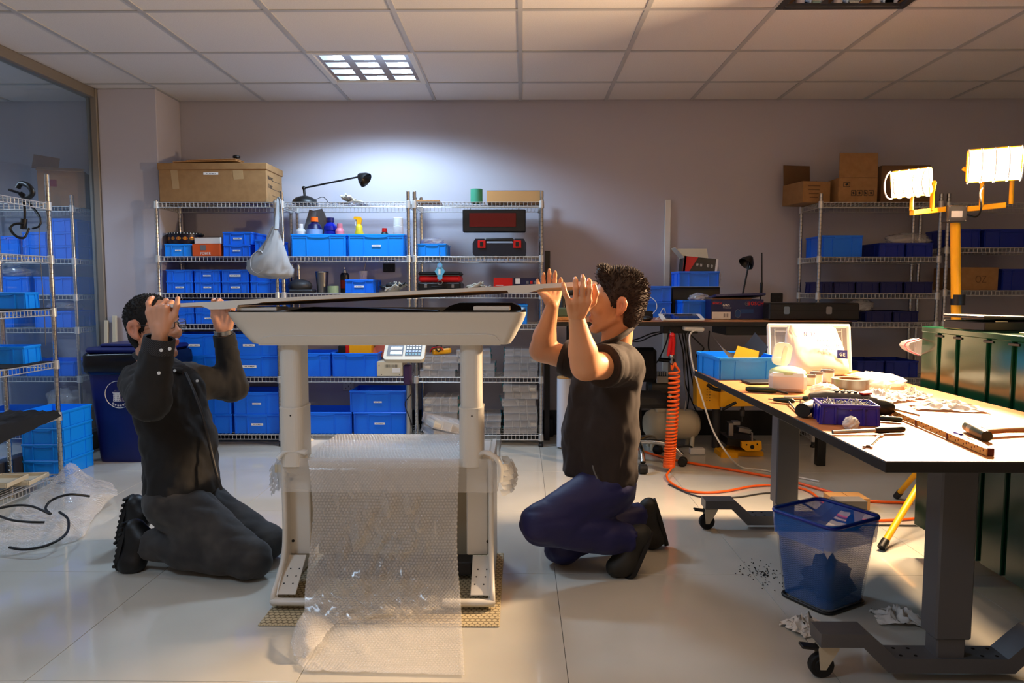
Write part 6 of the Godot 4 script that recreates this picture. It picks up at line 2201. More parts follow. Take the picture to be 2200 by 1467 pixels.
func trash() -> void:
	var t := thing("waste_basket", "blue-lined square mesh waste basket under the work table's left side", "waste basket", Vector3(1.042, 0, -2.385), deg_to_rad(30))
	var f := noise(16.0, FastNoiseLite.TYPE_SIMPLEX_SMOOTH, 2, 17)
	var rows := []
	for k in 9:
		var v := k / 8.0
		var row := PackedVector3Array()
		for p in round_rect(lerpf(0.20, 0.255, v), lerpf(0.19, 0.245, v), 0.03, 4):
			row.append(Vector3(p.x, lerpf(0.006, 0.30, v), -p.y))
		rows.append(row)
	var b := MB.new()
	b.grid(rows, true)
	for j in rows[0].size():
		b.tri(Vector3(0, 0.006, 0), rows[0][j], rows[0][(j + 1) % rows[0].size()], Vector3.DOWN)
	var holes := image_tex(16, 16, func(x, y): return Color(0.05, 0.05, 0.06, 1.0 if (x + y) % 8 < 1 or (x - y + 16) % 8 < 1 else 0.0))
	var mw := mat("wire_mesh", Color(0.6, 0.6, 0.62), 0.5, 0.4, {"albedo_texture": holes, "uv1_scale": Vector3(60, 22, 1)})
	mw.transparency = BaseMaterial3D.TRANSPARENCY_ALPHA_SCISSOR
	mw.alpha_scissor_threshold = 0.5
	mw.cull_mode = BaseMaterial3D.CULL_DISABLED
	put("mesh_wall", b.mesh(), mw, t)
	b = MB.new()
	var ring := []
	for p in round_rect(0.258, 0.248, 0.032, 5):
		ring.append(Vector3(p.x, 0.302, -p.y))
	b.tube(ring, 0.006, 8, true)
	put("rim", b.mesh(), M.blue_dark, t)
	b = MB.new()
	ring = []
	for p in round_rect(0.203, 0.193, 0.03, 5):
		ring.append(Vector3(p.x, 0.006, -p.y))
	b.tube(ring, 0.006, 8, true)
	put("base_ring", b.mesh(), M.black, t)
	# liner: a film bag inside the mesh, folded over the rim
	b = MB.new()
	var lr := []
	for q in [[0.23, 1.035], [0.27, 1.03], [0.311, 1.02], [0.305, 0.985], [0.24, 0.965], [0.16, 0.955], [0.08, 0.95], [0.014, 0.94]]:
		var v: float = clampf(q[0] / 0.3, 0, 1)
		var row := PackedVector3Array()
		for p in round_rect(lerpf(0.20, 0.255, v) * q[1], lerpf(0.19, 0.245, v) * q[1], 0.03, 8):
			var w := Vector3(p.x, q[0], -p.y)
			var d := Vector3(p.x, 0, -p.y).normalized()
			row.append(w + d * f.get_noise_3dv(Vector3(p.x * 3, q[0] * 0.7, p.y * 3)) * (0.008 if q[1] < 1.0 else 0.002) - Vector3(0, absf(f.get_noise_2d(p.x * 5, p.y * 5)) * 0.03 * float(q[0] == 0.23), 0))
		lr.append(row)
	b.grid(lr, true, false, true)
	put("bag_liner", b.mesh(), glass("liner_blue", Color(0.10, 0.46, 0.86), 0.5, 0.2), t)
	b = MB.new()
	b.ball(Vector3(0.01, 0.075, 0.01), Vector3(0.08, 0.07, 0.075), Basis.IDENTITY, 16, 10)
	for i in b.v.size():
		b.v[i] += b.n[i] * f.get_noise_3dv(b.v[i] * 3) * 0.03
		b.v[i].y = maxf(b.v[i].y, 0.014)
	renormal(b)
	put("rubbish", b.mesh(), M.grey, t)
	tissue("tissue_scrap", "torn white tissue on the floor left of the waste basket", Vector3(0.895, 0.001, -2.17), 0.12, 0.11, 0.05, 0.4, 71)
	tissue("tissue_scrap", "crumpled white tissue on the floor right of the waste basket", Vector3(1.215, 0.001, -2.235), 0.14, 0.10, 0.05, -0.2, 72)


# ---------------------------------------------------------------- twin work lamp
func work_lamp() -> void:
	var base := Vector3(1.955, 0, -3.2)
	var t := thing("work_lamp", "yellow tripod work lamp with two lit halogen heads", "lamp", base)
	var b := MB.new()
	var ym = M.yellow
	b.tube([base + Vector3(0, 0.32, 0), base + Vector3(0, 0.86, 0)], 0.0245, 16)
	part("lower_pole", b, ym, t)
	b = MB.new()
	b.tube([base + Vector3(0, 0.86, 0), Vector3(Vector3(1.927, 1.356, -3.200).x, Vector3(1.927, 1.356, -3.200).y, -3.2)], 0.02, 16)
	part("upper_pole", b, ym, t)
	b = MB.new()
	b.tube([Vector3(base.x, 0.991, -3.2), Vector3(base.x, 1.037, -3.2)], 0.029, 16)
	part("clamp", b, M.black, t)
	for a in [Vector3(1.479, 0.020, -2.842), Vector3(1.911, 0.020, -3.549), Vector3(2.36, 0.02, -3.45)]:
		b = MB.new()
		b.tube([base + Vector3(0, 0.42, 0), a], 0.0135, 10)
		var l := part("leg", b, ym, t)
		b = MB.new()
		var d: Vector3 = (a - base - Vector3(0, 0.42, 0)).normalized()
		b.tube([a - d * 0.03, a + d * 0.012], 0.0165, 10)
		put("rubber_tip", b.mesh(t.position), M.black, l)
	# junction box and cross bar
	var jb := Vector3(1.915, 1.391, -3.190)
	b = MB.new()
	b.box(jb, Vector3(0.088, 0.075, 0.05), Basis.IDENTITY, 0.005)
	var j := part("junction_box", b, M.dark_grey, t)
	b = MB.new()
	b.box(jb + Vector3(-0.004, -0.002, 0.0256), Vector3(0.048, 0.028, 0.001))
	put("rating_label", b.mesh(t.position), M.paper, j)
	for s in 4:
		b = MB.new()
		b.ball(jb + Vector3(0.036 * (1 if s & 1 else -1), 0.03 * (1 if s & 2 else -1), 0.0255), Vector3.ONE * 0.003, Basis.IDENTITY, 6, 4)
		put("screw", b.mesh(t.position), M.steel, j)
	b = MB.new()
	var bl := Vector3(1.689, 1.390, -3.120)
	var br := Vector3(2.081, 1.421, -3.100)
	for q in [[bl, jb + Vector3(-0.04, 0.022, 0)], [jb + Vector3(0.04, 0.02, 0), br]]:
		var ax: Vector3 = (q[1] - q[0]).normalized()
		b.box((q[0] + q[1]) / 2, Vector3((q[1] - q[0]).length(), 0.022, 0.022), Basis(ax, Vector3.UP, ax.cross(Vector3.UP)), 0.002)
	part("cross_bar", b, ym, t)
	b = MB.new()
	b.tube(curve([jb + Vector3(0.045, 0.0, 0), jb + Vector3(0.09, -0.012, 0.01), Vector3(1.949, 1.402, -3.060), Vector3(1.942, 1.466, -3.060), Vector3(1.971, 1.501, -3.080)]), 0.004, 6)
	part("cable", b, M.black, t)
	halogen(t, Vector3(1.656, 1.510, -3.080), Vector3(-0.70, -0.26, 0.66), 0.145, 0.108, [bl + Vector3(0.0, 0.01, 0), Vector3(1.793, 1.404, -3.150)])
	halogen(t, Vector3(1.981, 1.580, -3.040), Vector3(-0.46, -0.26, 0.85), 0.185, 0.13, [Vector3(1.987, 1.416, -3.120), Vector3(2.100, 1.425, -3.100)])


func halogen(t: Node3D, c: Vector3, dirn: Vector3, w: float, h: float, feet: Array) -> void:
	var n := dirn.normalized()
	var bs := facing(n)
	var b := MB.new()
	var rows := []
	for q in [[0.0, 1.0], [-0.015, 1.02], [-0.05, 0.95], [-0.09, 0.62], [-0.10, 0.5]]:
		var row := PackedVector3Array()
		for p in round_rect(w * 1.05 * q[1], h * 1.06 * q[1], 0.012, 3):
			row.append(c + bs * Vector3(p.x, p.y, q[0]))
		rows.append(row)
	b.grid(rows, true)
	for j in rows[4].size():
		b.tri(c - n * 0.10, rows[4][j], rows[4][(j + 1) % rows[4].size()], -n)
	for j in rows[0].size():
		b.tri(c - n * 0.002, rows[0][j], rows[0][(j + 1) % rows[0].size()], n)
	var hd := part("lamp_head", b, M.yellow, t)
	b = MB.new()
	b.box(c + n * 0.003, Vector3(w, h, 0.006), bs, 0.001)
	put("lamp_glass", b.mesh(t.position), mat("halogen_glow", Color(1, 0.95, 0.85), 0.4, 0.0, {"emission_enabled": true, "emission": Color(1.0, 0.93, 0.80), "emission_energy_multiplier": 14.0}), hd)
	for k in 5:
		b = MB.new()
		var x := -w * 0.5 + w * k / 4.0
		var pts := []
		for i in 11:
			var a := PI * i / 10.0
			pts.append(c + bs * Vector3(x, cos(a) * h * 0.54, 0.004 + sin(a) * 0.08))
		b.tube(pts, 0.0032, 6)
		put("guard_wire", b.mesh(t.position), M.white, hd)
	for k in 2:
		b = MB.new()
		var p: Vector3 = c + bs * Vector3((k * 2 - 1) * w * 0.58, -0.01, -0.03)
		b.tube([feet[k], Vector3(feet[k].x, lerpf(feet[k].y, p.y, 0.75), feet[k].z), p], 0.009, 6)
		put("bracket", b.mesh(t.position), M.yellow, hd)
	var l := AreaLight3D.new()
	l.name = numbered("work_lamp_light", self)
	l.area_size = Vector2(w, h)
	l.position = c + n * 0.012
	l.basis = facing(-n)
	l.light_color = Color(1.0, 0.84, 0.66)
	l.light_energy = LAMP_ENERGY
	l.area_range = 12.0
	l.area_attenuation = 2.0
	l.shadow_enabled = true
	add_child(l, true)


const LAMP_ENERGY := 9.5


# ---------------------------------------------------------------- left corner
func left_corner() -> void:
	var lv := [0.053, 0.389, 0.671, 0.954, 1.234, 1.516]
	var t := rack(-2.785, -2.505, -2.86, -3.79, lv, 1.668, "chrome wire rack at the left edge of the picture, before the glass")
	t.set_meta("group", "chrome wire racks")
	crate(0.22, 0.085, 0.11, Vector3(-2.662, lv[3] + 0.006, -3.70), "light blue crate on a black mat on the left edge rack", M.blue_light, "", 0.0)
	var b := MB.new()
	b.box(Vector3(-2.645, lv[3] + 0.003, -3.62), Vector3(0.27, 0.004, 0.32), Basis.IDENTITY, 0.001)
	lone("rubber_mat", b, M.black_soft, "black mat under the upper light blue crate on the left edge rack", "mat", Vector3(-2.645, lv[3], -3.62))
	crate(0.21, 0.09, 0.16, Vector3(-2.655, lv[2] + 0.006, -3.67), "light blue crate on the shelf above the black cloth", M.blue_light, "", 0.0, 0.1)
	b = MB.new()
	b.box(Vector3(-2.645, lv[2] + 0.003, -3.60), Vector3(0.27, 0.004, 0.34), Basis.IDENTITY, 0.001)
	lone("rubber_mat", b, M.black_soft, "black mat under the lower light blue crate on the left edge rack", "mat", Vector3(-2.645, lv[2], -3.60))
	t = thing("clear_tub", "clear tapered plastic tub at the left edge of the picture", "tub", Vector3(-2.62, lv[2] + 0.006, -3.44))
	b = MB.new()
	b.lathe([[0.045, 0.002], [0.062, 0.2], [0.066, 0.2], [0.066, 0.206], [0.059, 0.206], [0.043, 0.004], [0, 0.004]], 22)
	put("body", b.mesh(), M.clear_box, t)
	# black cloth over the second shelf
	var f := noise(4.0, FastNoiseLite.TYPE_SIMPLEX_SMOOTH, 3, 77)
	var rows := []
	for r in 14:
		var row := PackedVector3Array()
		for c in 16:
			var u := r / 13.0
			var w := c / 15.0
			var p := Vector3(lerpf(-2.77, -2.47, w), lv[1] + 0.012 + 0.025 * absf(f.get_noise_2d(u * 2, w * 2)), lerpf(-3.76, -3.2, u))
			if w > 0.93:
				p.y -= (w - 0.93) * (0.4 + 0.9 * u)
			row.append(p)
		rows.append(row)
	b = MB.new()
	b.grid(rows, false, false, true)
	lone("black_cloth", b, M.black_soft, "black cloth draped over the second lowest shelf of the left edge rack", "cloth", Vector3(-2.65, lv[1], -3.5))
	# cream moulded trays on the bottom shelf
	for k in 2:
		t = thing("moulded_tray", ["cream plastic tray lying nearest the post on the left edge rack's bottom shelf", "cream plastic tray overlapping the first on the left edge rack's bottom shelf"][k], "tray", Vector3(-2.645 - 0.02 * k, lv[0] + 0.002 + 0.024 * k, -3.63 + 0.13 * k), 0.12)
		b = MB.new()
		b.box(Vector3(0, 0.003, 0), Vector3(0.24, 0.005, 0.19))
		for s in [-1.0, 1.0]:
			b.box(Vector3(s * 0.118, 0.012, 0), Vector3(0.006, 0.022, 0.19), Basis.IDENTITY, 0.002)
			b.box(Vector3(0, 0.012, s * 0.093), Vector3(0.23, 0.022, 0.006), Basis.IDENTITY, 0.002)
		put("tray", b.mesh(), M.cream, t)
		b = MB.new()
		b.box(Vector3(0.0, 0.008, 0.02), Vector3(0.20, 0.006, 0.01), Basis.IDENTITY, 0.001)
		put("rib", b.mesh(), M.cream, t)
	# cables hung over the top shelf
	t = thing("power_cable", "black power cables looped over the top of the left edge rack", "cable", Vector3(-2.542, 1.474, -3.720))
	for q in [[Vector3(-2.573, 1.559, -3.600), Vector3(-2.577, 1.548, -3.700), Vector3(-2.571, 1.502, -3.750), Vector3(-2.511, 1.432, -3.730), Vector3(-2.512, 1.390, -3.720), Vector3(-2.547, 1.378, -3.720)], [Vector3(-2.584, 1.556, -3.700), Vector3(-2.598, 1.501, -3.740), Vector3(-2.600, 1.428, -3.740), Vector3(-2.608, 1.374, -3.730)], [Vector3(-2.589, 1.402, -3.720), Vector3(-2.629, 1.396, -3.700), Vector3(-2.643, 1.371, -3.690), Vector3(-2.611, 1.332, -3.690), Vector3(-2.579, 1.328, -3.700), Vector3(-2.566, 1.378, -3.720)]]:
		b = MB.new()
		b.tube(curve(q), 0.0065, 8)
		part("cable", b, M.black, t)
	b = MB.new()
	b.tube([Vector3(-2.599, 1.428, -3.735), Vector3(-2.606, 1.374, -3.735)], 0.016, 10)
	part("plug", b, M.black, t)
	b = MB.new()
	b.tube(curve([Vector3(-2.572, 1.576, -3.660), Vector3(-2.551, 1.600, -3.660), Vector3(-2.500, 1.583, -3.640), Vector3(-2.483, 1.548, -3.640), Vector3(-2.526, 1.529, -3.660), Vector3(-2.559, 1.548, -3.660)]), 0.013, 10)
	part("coil", b, M.black, t)
	b = MB.new()
	b.tube(curve([Vector3(-2.518, 1.428, -3.740), Vector3(-2.533, 1.307, -3.745), Vector3(-2.528, 1.112, -3.745), Vector3(-2.524, 0.890, -3.745), Vector3(-2.526, 0.761, -3.745)], 4), 0.0022, 6)
	lone("hanging_string", b, M.grey, "thin grey cord hanging down behind the left edge rack's post", "cord", Vector3(-2.528, 1.112, -3.745))
	# crates on the floor behind the rack
	for k in 4:
		crate(0.245, 0.092, 0.28, Vector3(-2.692, 0.001 + 0.0935 * k, -4.06), ["lowest", "second", "third", "topmost"][k] + " of four light blue crates stacked on the floor by the glass", M.blue_light, "stack of crates by the glass")
	# wheelie bin
	t = thing("wheelie_bin", "dark blue wheelie bin with white emblem and black liner behind the left man", "bin", Vector3(-2.405, 0, -4.45))
	b = MB.new()
	rows = []
	for q in [[0.0, 0.36, 0.36], [0.03, 0.37, 0.37], [0.58, 0.44, 0.42], [0.66, 0.45, 0.43]]:
		var row := PackedVector3Array()
		for p in round_rect(q[1], q[2], 0.04, 4):
			row.append(Vector3(p.x, q[0], -p.y))
		rows.append(row)
	b.grid(rows, true)
	put("body", b.mesh(), M.navy, t)
	b = MB.new()
	rows = []
	for q in [[0.545, 0.455, 0.44], [0.56, 0.485, 0.46], [0.61, 0.49, 0.465], [0.655, 0.485, 0.46], [0.672, 0.46, 0.44]]:
		var row := PackedVector3Array()
		for p in round_rect(q[1], q[2], 0.05, 6):
			var n := f.get_noise_3d(p.x * 12, q[0] * 4, p.y * 12) * 0.012
			row.append(Vector3(p.x * (1 + n * 2), q[0] + f.get_noise_2d(p.x * 20, p.y * 20) * 0.012, -p.y * (1 + n * 2)))
		rows.append(row)
	b.grid(rows, true)
	put("bin_liner", b.mesh(), mat("liner_black", Color(0.02, 0.02, 0.022), 0.25), t)
	b = MB.new()
	b.box(Vector3(0, 0.69, 0.0), Vector3(0.43, 0.035, 0.45), Basis.IDENTITY, 0.014)
	b.box(Vector3(0.03, 0.716, 0.04), Vector3(0.36, 0.022, 0.28), Basis.IDENTITY, 0.010)
	put("lid", b.mesh(), M.navy, t)
	# emblem on the front: ring, basket, figure and a curved line of characters
	var c := Vector3(-2.430, 0.423, -4.227)
	c = Vector3(c.x + 0.005 - t.position.x, c.y, 0.216)
	var slope := Basis(Vector3.RIGHT, 0.055)
	var ring := []
	for k in 33:
		ring.append(c + slope * Vector3(cos(TAU * k / 32) * 0.083, sin(TAU * k / 32) * 0.083, 0))
	b = MB.new()
	b.tube(ring, 0.004, 6, false, false, 0.4)
	var rg := put("emblem_ring", b.mesh(), M.white, t)
	b = MB.new()
	for k in 5:
		b.box(c + slope * Vector3(-0.031 + 0.0085 * k + 0.0, -0.016, 0.001), Vector3(0.0045, 0.05, 0.002), slope * Basis(Vector3.BACK, (k - 2) * 0.055))
	for k in 5:
		b.box(c + slope * Vector3(-0.014, 0.008 - 0.012 * k, 0.001), Vector3(0.043 - 0.003 * k, 0.003, 0.002), slope)
	b.box(c + slope * Vector3(-0.014, 0.014, 0.001), Vector3(0.05, 0.004, 0.002), slope)
	put("emblem_basket", b.mesh(), M.white, rg)
	b = MB.new()
	b.ball(c + slope * Vector3(0.012, 0.052, 0.0), Vector3(0.009, 0.010, 0.002), slope)
	b.prism([Vector2(0.008, 0.036), Vector2(0.03, 0.036), Vector2(0.036, -0.042), Vector2(0.028, -0.042), Vector2(0.021, -0.01), Vector2(0.018, -0.042), Vector2(0.01, -0.042), Vector2(0.012, 0.024), Vector2(-0.02, 0.028), Vector2(-0.022, 0.022)], 0.002, Transform3D(slope, c))
	put("emblem_figure", b.mesh(), M.white, rg)
	for k in 6:
		var a := -PI / 2 + (k - 2.5) * 0.24
		b = MB.new()
		var o := c + slope * Vector3(cos(a) * 0.067, sin(a) * 0.067, 0.001)
		var rt := slope * Basis(Vector3.BACK, a + PI / 2)
		for s in [[0, 0.004, 0.010, 0.0018], [0, -0.001, 0.011, 0.0018], [0, -0.005, 0.009, 0.0018], [-0.003, 0, 0.0018, 0.011], [0.003 - 0.002 * (k % 2), 0, 0.0018, 0.011]]:
			b.box(o + rt * Vector3(s[0], s[1], 0), Vector3(s[2], s[3], 0.0015), rt)
		put("emblem_character", b.mesh(), M.white, rg)
	for k in 2:
		b = MB.new()
		b.lathe([[0, -0.02], [0.075, -0.02], [0.08, -0.01], [0.08, 0.01], [0.075, 0.02], [0, 0.02]], 20, Transform3D(Basis(Vector3.BACK, PI / 2), Vector3((k * 2 - 1) * 0.17, 0.08, -0.16)))
		put("wheel", b.mesh(), M.rubber, t)
	for k in 2:
		b = MB.new()
		var p: Vector3 = [Vector3(-2.788, 0.848, -4.760), Vector3(-2.732, 0.879, -4.760)][k]
		var p2 := Vector3(p.x + (-0.01 if k == 0 else 0.0), 0.0, -4.72)
		var ax := (p - p2).normalized()
		b.box((p + p2) / 2, Vector3(0.024, (p - p2).length(), 0.022), Basis(ax.cross(Vector3.BACK).normalized() * 1.0, ax, ax.cross(Vector3.BACK).normalized().cross(ax)), 0.002)
		lone("wood_batten", b, M.cream, ["pale wooden batten leaning on the pier, left of the other", "pale wooden batten leaning on the pier, right of the other and taller"][k], "batten", p2)
	# bubble wrap and cable on the floor
	var g := [
		[Vector3(-2.507, 0.012, -3.560), Vector3(-2.497, 0.020, -3.617), Vector3(-2.464, 0.050, -3.643), Vector3(-2.430, 0.115, -3.750), Vector3(-2.344, 0.059, -3.750), Vector3(-2.162, 0.030, -3.673)],
		[Vector3(-2.410, 0.010, -3.306), Vector3(-2.373, 0.020, -3.340), Vector3(-2.327, 0.030, -3.383), Vector3(-2.172, 0.100, -3.343), Vector3(-2.092, 0.090, -3.378), Vector3(-1.997, 0.050, -3.437)],
		[Vector3(-2.336, 0.012, -3.111), Vector3(-2.297, 0.030, -3.103), Vector3(-2.215, 0.020, -3.200), Vector3(-2.089, 0.040, -3.208), Vector3(-2.025, 0.050, -3.247), Vector3(-2.006, 0.020, -3.344)],
		[Vector3(-2.426, 0.010, -2.947), Vector3(-2.186, 0.020, -2.921), Vector3(-2.077, 0.020, -2.980), Vector3(-2.005, 0.030, -3.043), Vector3(-1.980, 0.020, -3.136), Vector3(-1.976, 0.010, -3.200)],
		[Vector3(-2.248, 0.005, -2.724), Vector3(-2.046, 0.010, -2.728), Vector3(-1.965, 0.006, -2.800), Vector3(-1.907, 0.008, -2.858), Vector3(-1.870, 0.006, -2.908), Vector3(-1.871, 0.006, -2.964)]]
	rows = []
	for gr in g:
		rows.append(PackedVector3Array(curve(gr, 6)))
	var fine := []
	for c2 in rows[0].size():
		var ln := []
		for r2 in rows.size():
			ln.append(rows[r2][c2])
		fine.append(curve(ln, 6))
	rows = []
	for r2 in fine[0].size():
		var row := PackedVector3Array()
		for c2 in fine.size():
			var p: Vector3 = fine[c2][r2]
			p.y = maxf(0.004, p.y + f.get_noise_3dv(p * 3) * 0.02)
			row.append(p)
		rows.append(row)
	bubble_wrap("bubble_wrap_heap", "crumpled bubble wrap lying on the floor at the left, black cable on it", rows, Vector3(-2.213, 0.000, -3.227), 0.0125, 0.0052)
	t = thing("black_cable", "black cable curled on the crumpled bubble wrap at the left", "cable", Vector3(-2.213, 0.000, -3.227))
	for q in [[Vector3(-2.024, 0.090, -3.255), Vector3(-2.070, 0.120, -3.184), Vector3(-2.161, 0.090, -3.195), Vector3(-2.151, 0.070, -3.133), Vector3(-2.098, 0.060, -3.085), Vector3(-2.229, 0.070, -3.160), Vector3(-2.347, 0.060, -3.205), Vector3(-2.427, 0.050, -3.166)], [Vector3(-2.384, 0.060, -3.108), Vector3(-2.226, 0.060, -3.007), Vector3(-2.123, 0.060, -2.977), Vector3(-2.059, 0.055, -2.987)], [Vector3(-2.053, 0.070, -3.081), Vector3(-1.970, 0.060, -3.010), Vector3(-1.875, 0.055, -2.849), Vector3(-1.880, 0.045, -2.748), Vector3(-1.967, 0.030, -2.736), Vector3(-2.046, 0.030, -2.756)]]:
		b = MB.new()
		b.tube(curve(q), 0.0055, 8)
		part("cable", b, M.black, t)


# ---------------------------------------------------------------- back desk and what stands on and under it
func back_desk() -> void:
	var h := 0.870
	var zf := -4.15
	var xl := 0.204
	var xr := 1.930
	var t := thing("long_bench", "long brown-topped bench along the back wall, dark front edge", "table", Vector3((xl + xr) / 2, 0, -4.55))
	var b := MB.new()
	b.box(Vector3((xl + xr) / 2, h - 0.0135, -4.53), Vector3(xr - xl, 0.025, 0.76), Basis.IDENTITY, 0.0015)
	part("edge_band", b, M.table_edge, t)
	b = MB.new()
	b.box(Vector3((xl + xr) / 2, h - 0.0005, -4.53), Vector3(xr - xl - 0.004, 0.001, 0.756))
	part("bench_top", b, M.table_top, t)
	for x in [xl + 0.14, xr - 0.12]:
		for z in [-4.24, -4.86]:
			b = MB.new()
			b.box(Vector3(x, (h - 0.026) / 2, z), Vector3(0.05, h - 0.026, 0.05), Basis.IDENTITY, 0.003)
			part("leg", b, M.black, t)
	b = MB.new()
	b.box(Vector3(1.424, h - 0.055, -4.35), Vector3(0.42, 0.055, 0.3), Basis.IDENTITY, 0.003)
	part("drawer", b, M.black, t)
	var y := h + 0.001
	# crates
	crate(0.999 - 0.766, 0.105, 0.28, Vector3(0.883, y, -4.84), "lower of two blue crates stacked behind the right man's head", M.blue)
	crate(0.999 - 0.766, 0.10, 0.28, Vector3(0.883, y + 0.107, -4.84), "upper of two blue crates stacked behind the right man's head", M.blue)
	crate(0.165, 0.115, 0.22, Vector3(1.119, y, -4.66), "blue crate of clear parts between black screen and tool carton", M.blue)
	film_lump("plastic_parts", "clear plastic parts heaped in the crate beside the tool carton", Vector3(1.164, y + 0.10, -4.63), Vector3(0.075, 0.04, 0.08), 81)
	t = thing("black_box", "dark metal box standing behind the tablet under a blue crate", "box", Vector3(1.184, y, -4.80))
	b = MB.new()
	b.box(Vector3(0, 0.1, -0.1), Vector3(0.32, 0.2, 0.2), Basis.IDENTITY, 0.004)
	put("body", b.mesh(), M.black, t)
	b = MB.new()
	b.box(Vector3(0, 0.201, -0.06), Vector3(0.31, 0.004, 0.28), Basis.IDENTITY, 0.001)
	put("top_plate", b.mesh(), M.cream, t)
	crate(1.323 - 1.053, 0.10, 0.25, Vector3(1.188, y + 0.2045, -4.865), "blue crate on the dark metal box, red and black carton in it", M.blue)
	t = thing("printed_carton", "open red and black carton with white lettering in the high blue crate", "box", Vector3(1.194, y + 0.218, -4.79))
	b = MB.new()
	var lean := Basis(Vector3.BACK, -0.10)
	b.box(lean * Vector3(0, 0.11, -0.08), Vector3(0.218, 0.14, 0.15), lean, 0.002)
	put("body", b.mesh(), M.black, t)
	b = MB.new()
	b.prism([Vector2(-0.113, 0.04), Vector2(-0.09, 0.04), Vector2(-0.02, 0.18), Vector2(-0.113, 0.18)], 0.002, Transform3D(lean, lean * Vector3(0, 0, -0.0045)))
	put("red_panel", b.mesh(), M.red, t)
	for k in 2:
		b = MB.new()
		b.box(lean * Vector3([-0.105, 0.108][k], 0.11, -0.0035), Vector3(0.014, 0.14, 0.002), lean)
		put("white_band", b.mesh(), M.white, t)
	for k in 4:
		b = MB.new()
		var o := lean * Vector3([-0.02, 0.005, 0.052, 0.077][k], 0.13, -0.0035)
		for s in [[0, 0.007, 0.014, 0.002], [0, 0, 0.015, 0.002], [0, -0.008, 0.012, 0.002], [-0.004, 0, 0.002, 0.018], [0.004, -0.002, 0.002, 0.014]]:
			b.box(o + lean * Vector3(s[0], s[1], 0), Vector3(s[2], s[3], 0.0015), lean)
		put("printed_character", b.mesh(), M.white, t)
	b = MB.new()
	b.box(Vector3(-0.12, 0.21, -0.08), Vector3(0.004, 0.10, 0.14), Basis(Vector3.BACK, 0.75))
	put("flap", b.mesh(), M.cream, t)
	b = MB.new()
	b.box(Vector3(0.0, 0.21, -0.16), Vector3(0.2, 0.09, 0.004), Basis(Vector3.RIGHT, -0.6))
	put("flap", b.mesh(), M.cream, t)
	film_lump("plastic_bag", "clear crumpled bag standing at the right of the open red and black carton", Vector3(1.347, 1.086, -4.965), Vector3(0.05, 0.09, 0.025), 82)
	# power tool carton
	t = thing("power_tool_box", "dark blue power tool carton with red and white lettering, lid ajar", "box", Vector3(1.346, y, -4.42))
	b = MB.new()
	b.box(Vector3(0, 0.062, -0.1), Vector3(0.325, 0.122, 0.2), Basis.IDENTITY, 0.002)
	put("body", b.mesh(), mat("box_blue", Color(0.02, 0.07, 0.30), 0.4), t)
	b = MB.new()
	b.box(Vector3(0.02, 0.142, -0.11), Vector3(0.31, 0.016, 0.22), Basis(Vector3.RIGHT, -0.1) * Basis(Vector3.BACK, 0.03), 0.003)
	put("lid", b.mesh(), M.box_blue, t)
	b = MB.new()
	b.box(Vector3(-0.03, 0.127, -0.1), Vector3(0.24, 0.012, 0.18))
	put("inner_tray", b.mesh(), M.card_dark, t)
	put("lettering", textm("BOSCH", 0.031, 0.0008, "Droid Sans", true), M.red, t, Vector3(0.112, 0.099, 0.0006))
	put("lettering", textm("BOSCH", 0.017, 0.0008, "Droid Sans", true), M.red, t, Vector3(-0.125, 0.100, 0.0006))
	put("lettering", textm("GWS", 0.021, 0.0008, "Droid Sans", true), M.white, t, Vector3(-0.068, 0.088, 0.0006))
	put("lettering", textm("Professional", 0.009, 0.0008), M.white, t, Vector3(-0.062, 0.072, 0.0006))
	b = MB.new()
	var ring := []
	for k in 17:
		ring.append(Vector3(0.058 + cos(TAU * k / 16) * 0.011, 0.098 + sin(TAU * k / 16) * 0.011, 0.0006))
	b.tube(ring, 0.0012, 5, false, false)
	b.box(Vector3(0.058, 0.098, 0.0006), Vector3(0.012, 0.0025, 0.001))
	b.box(Vector3(0.053, 0.098, 0.0006), Vector3(0.0025, 0.013, 0.001))
	b.box(Vector3(0.063, 0.098, 0.0006), Vector3(0.0025, 0.013, 0.001))
	put("printed_mark", b.mesh(), M.grey, t)
	b = MB.new()
	b.box(Vector3(-0.098, 0.025, 0.0006), Vector3(0.115, 0.044, 0.001))
	var st := put("sticker", b.mesh(), M.paper, t)
	b = MB.new()
	for k in 7:
		b.box(Vector3(-0.083 + k * 0.0045, 0.025, 0.0014), Vector3(0.0012 + 0.0012 * (k % 2), 0.024, 0.0006))
	put("bar_code", b.mesh(), M.black, st)
	b = MB.new()
	b.prism([Vector2(-0.012, 0.05), Vector2(0.0, 0.066), Vector2(0.012, 0.058), Vector2(0.02, 0.064), Vector2(0.10, 0.064), Vector2(0.10, 0.04), Vector2(0.022, 0.036), Vector2(0.016, 0.012), Vector2(-0.004, 0.012), Vector2(-0.012, 0.025)], 0.001, Transform3D(Basis.IDENTITY, Vector3(0, 0, 0.0002)))
	put("printed_tool", b.mesh(), mat("print_teal", Color(0.03, 0.22, 0.45), 0.4), t)
	b = MB.new()
	ring = []
	for k in 17:
		ring.append(Vector3(0.004 + cos(TAU * k / 16) * 0.017, 0.036 + sin(TAU * k / 16) * 0.026, 0.0014))
	b.tube(ring, 0.003, 5, false, false, 0.3)
	put("printed_disc", b.mesh(), M.grey, t)
	desk_lamp("black desk lamp standing tall behind the tool carton", Vector3(1.464, 0.846, -4.720), y, Vector3(1.473, 0.999, -4.740), Vector3(1.518, 1.257, -4.740), Vector3(-0.62, -0.72, 0.3))
	b = MB.new()
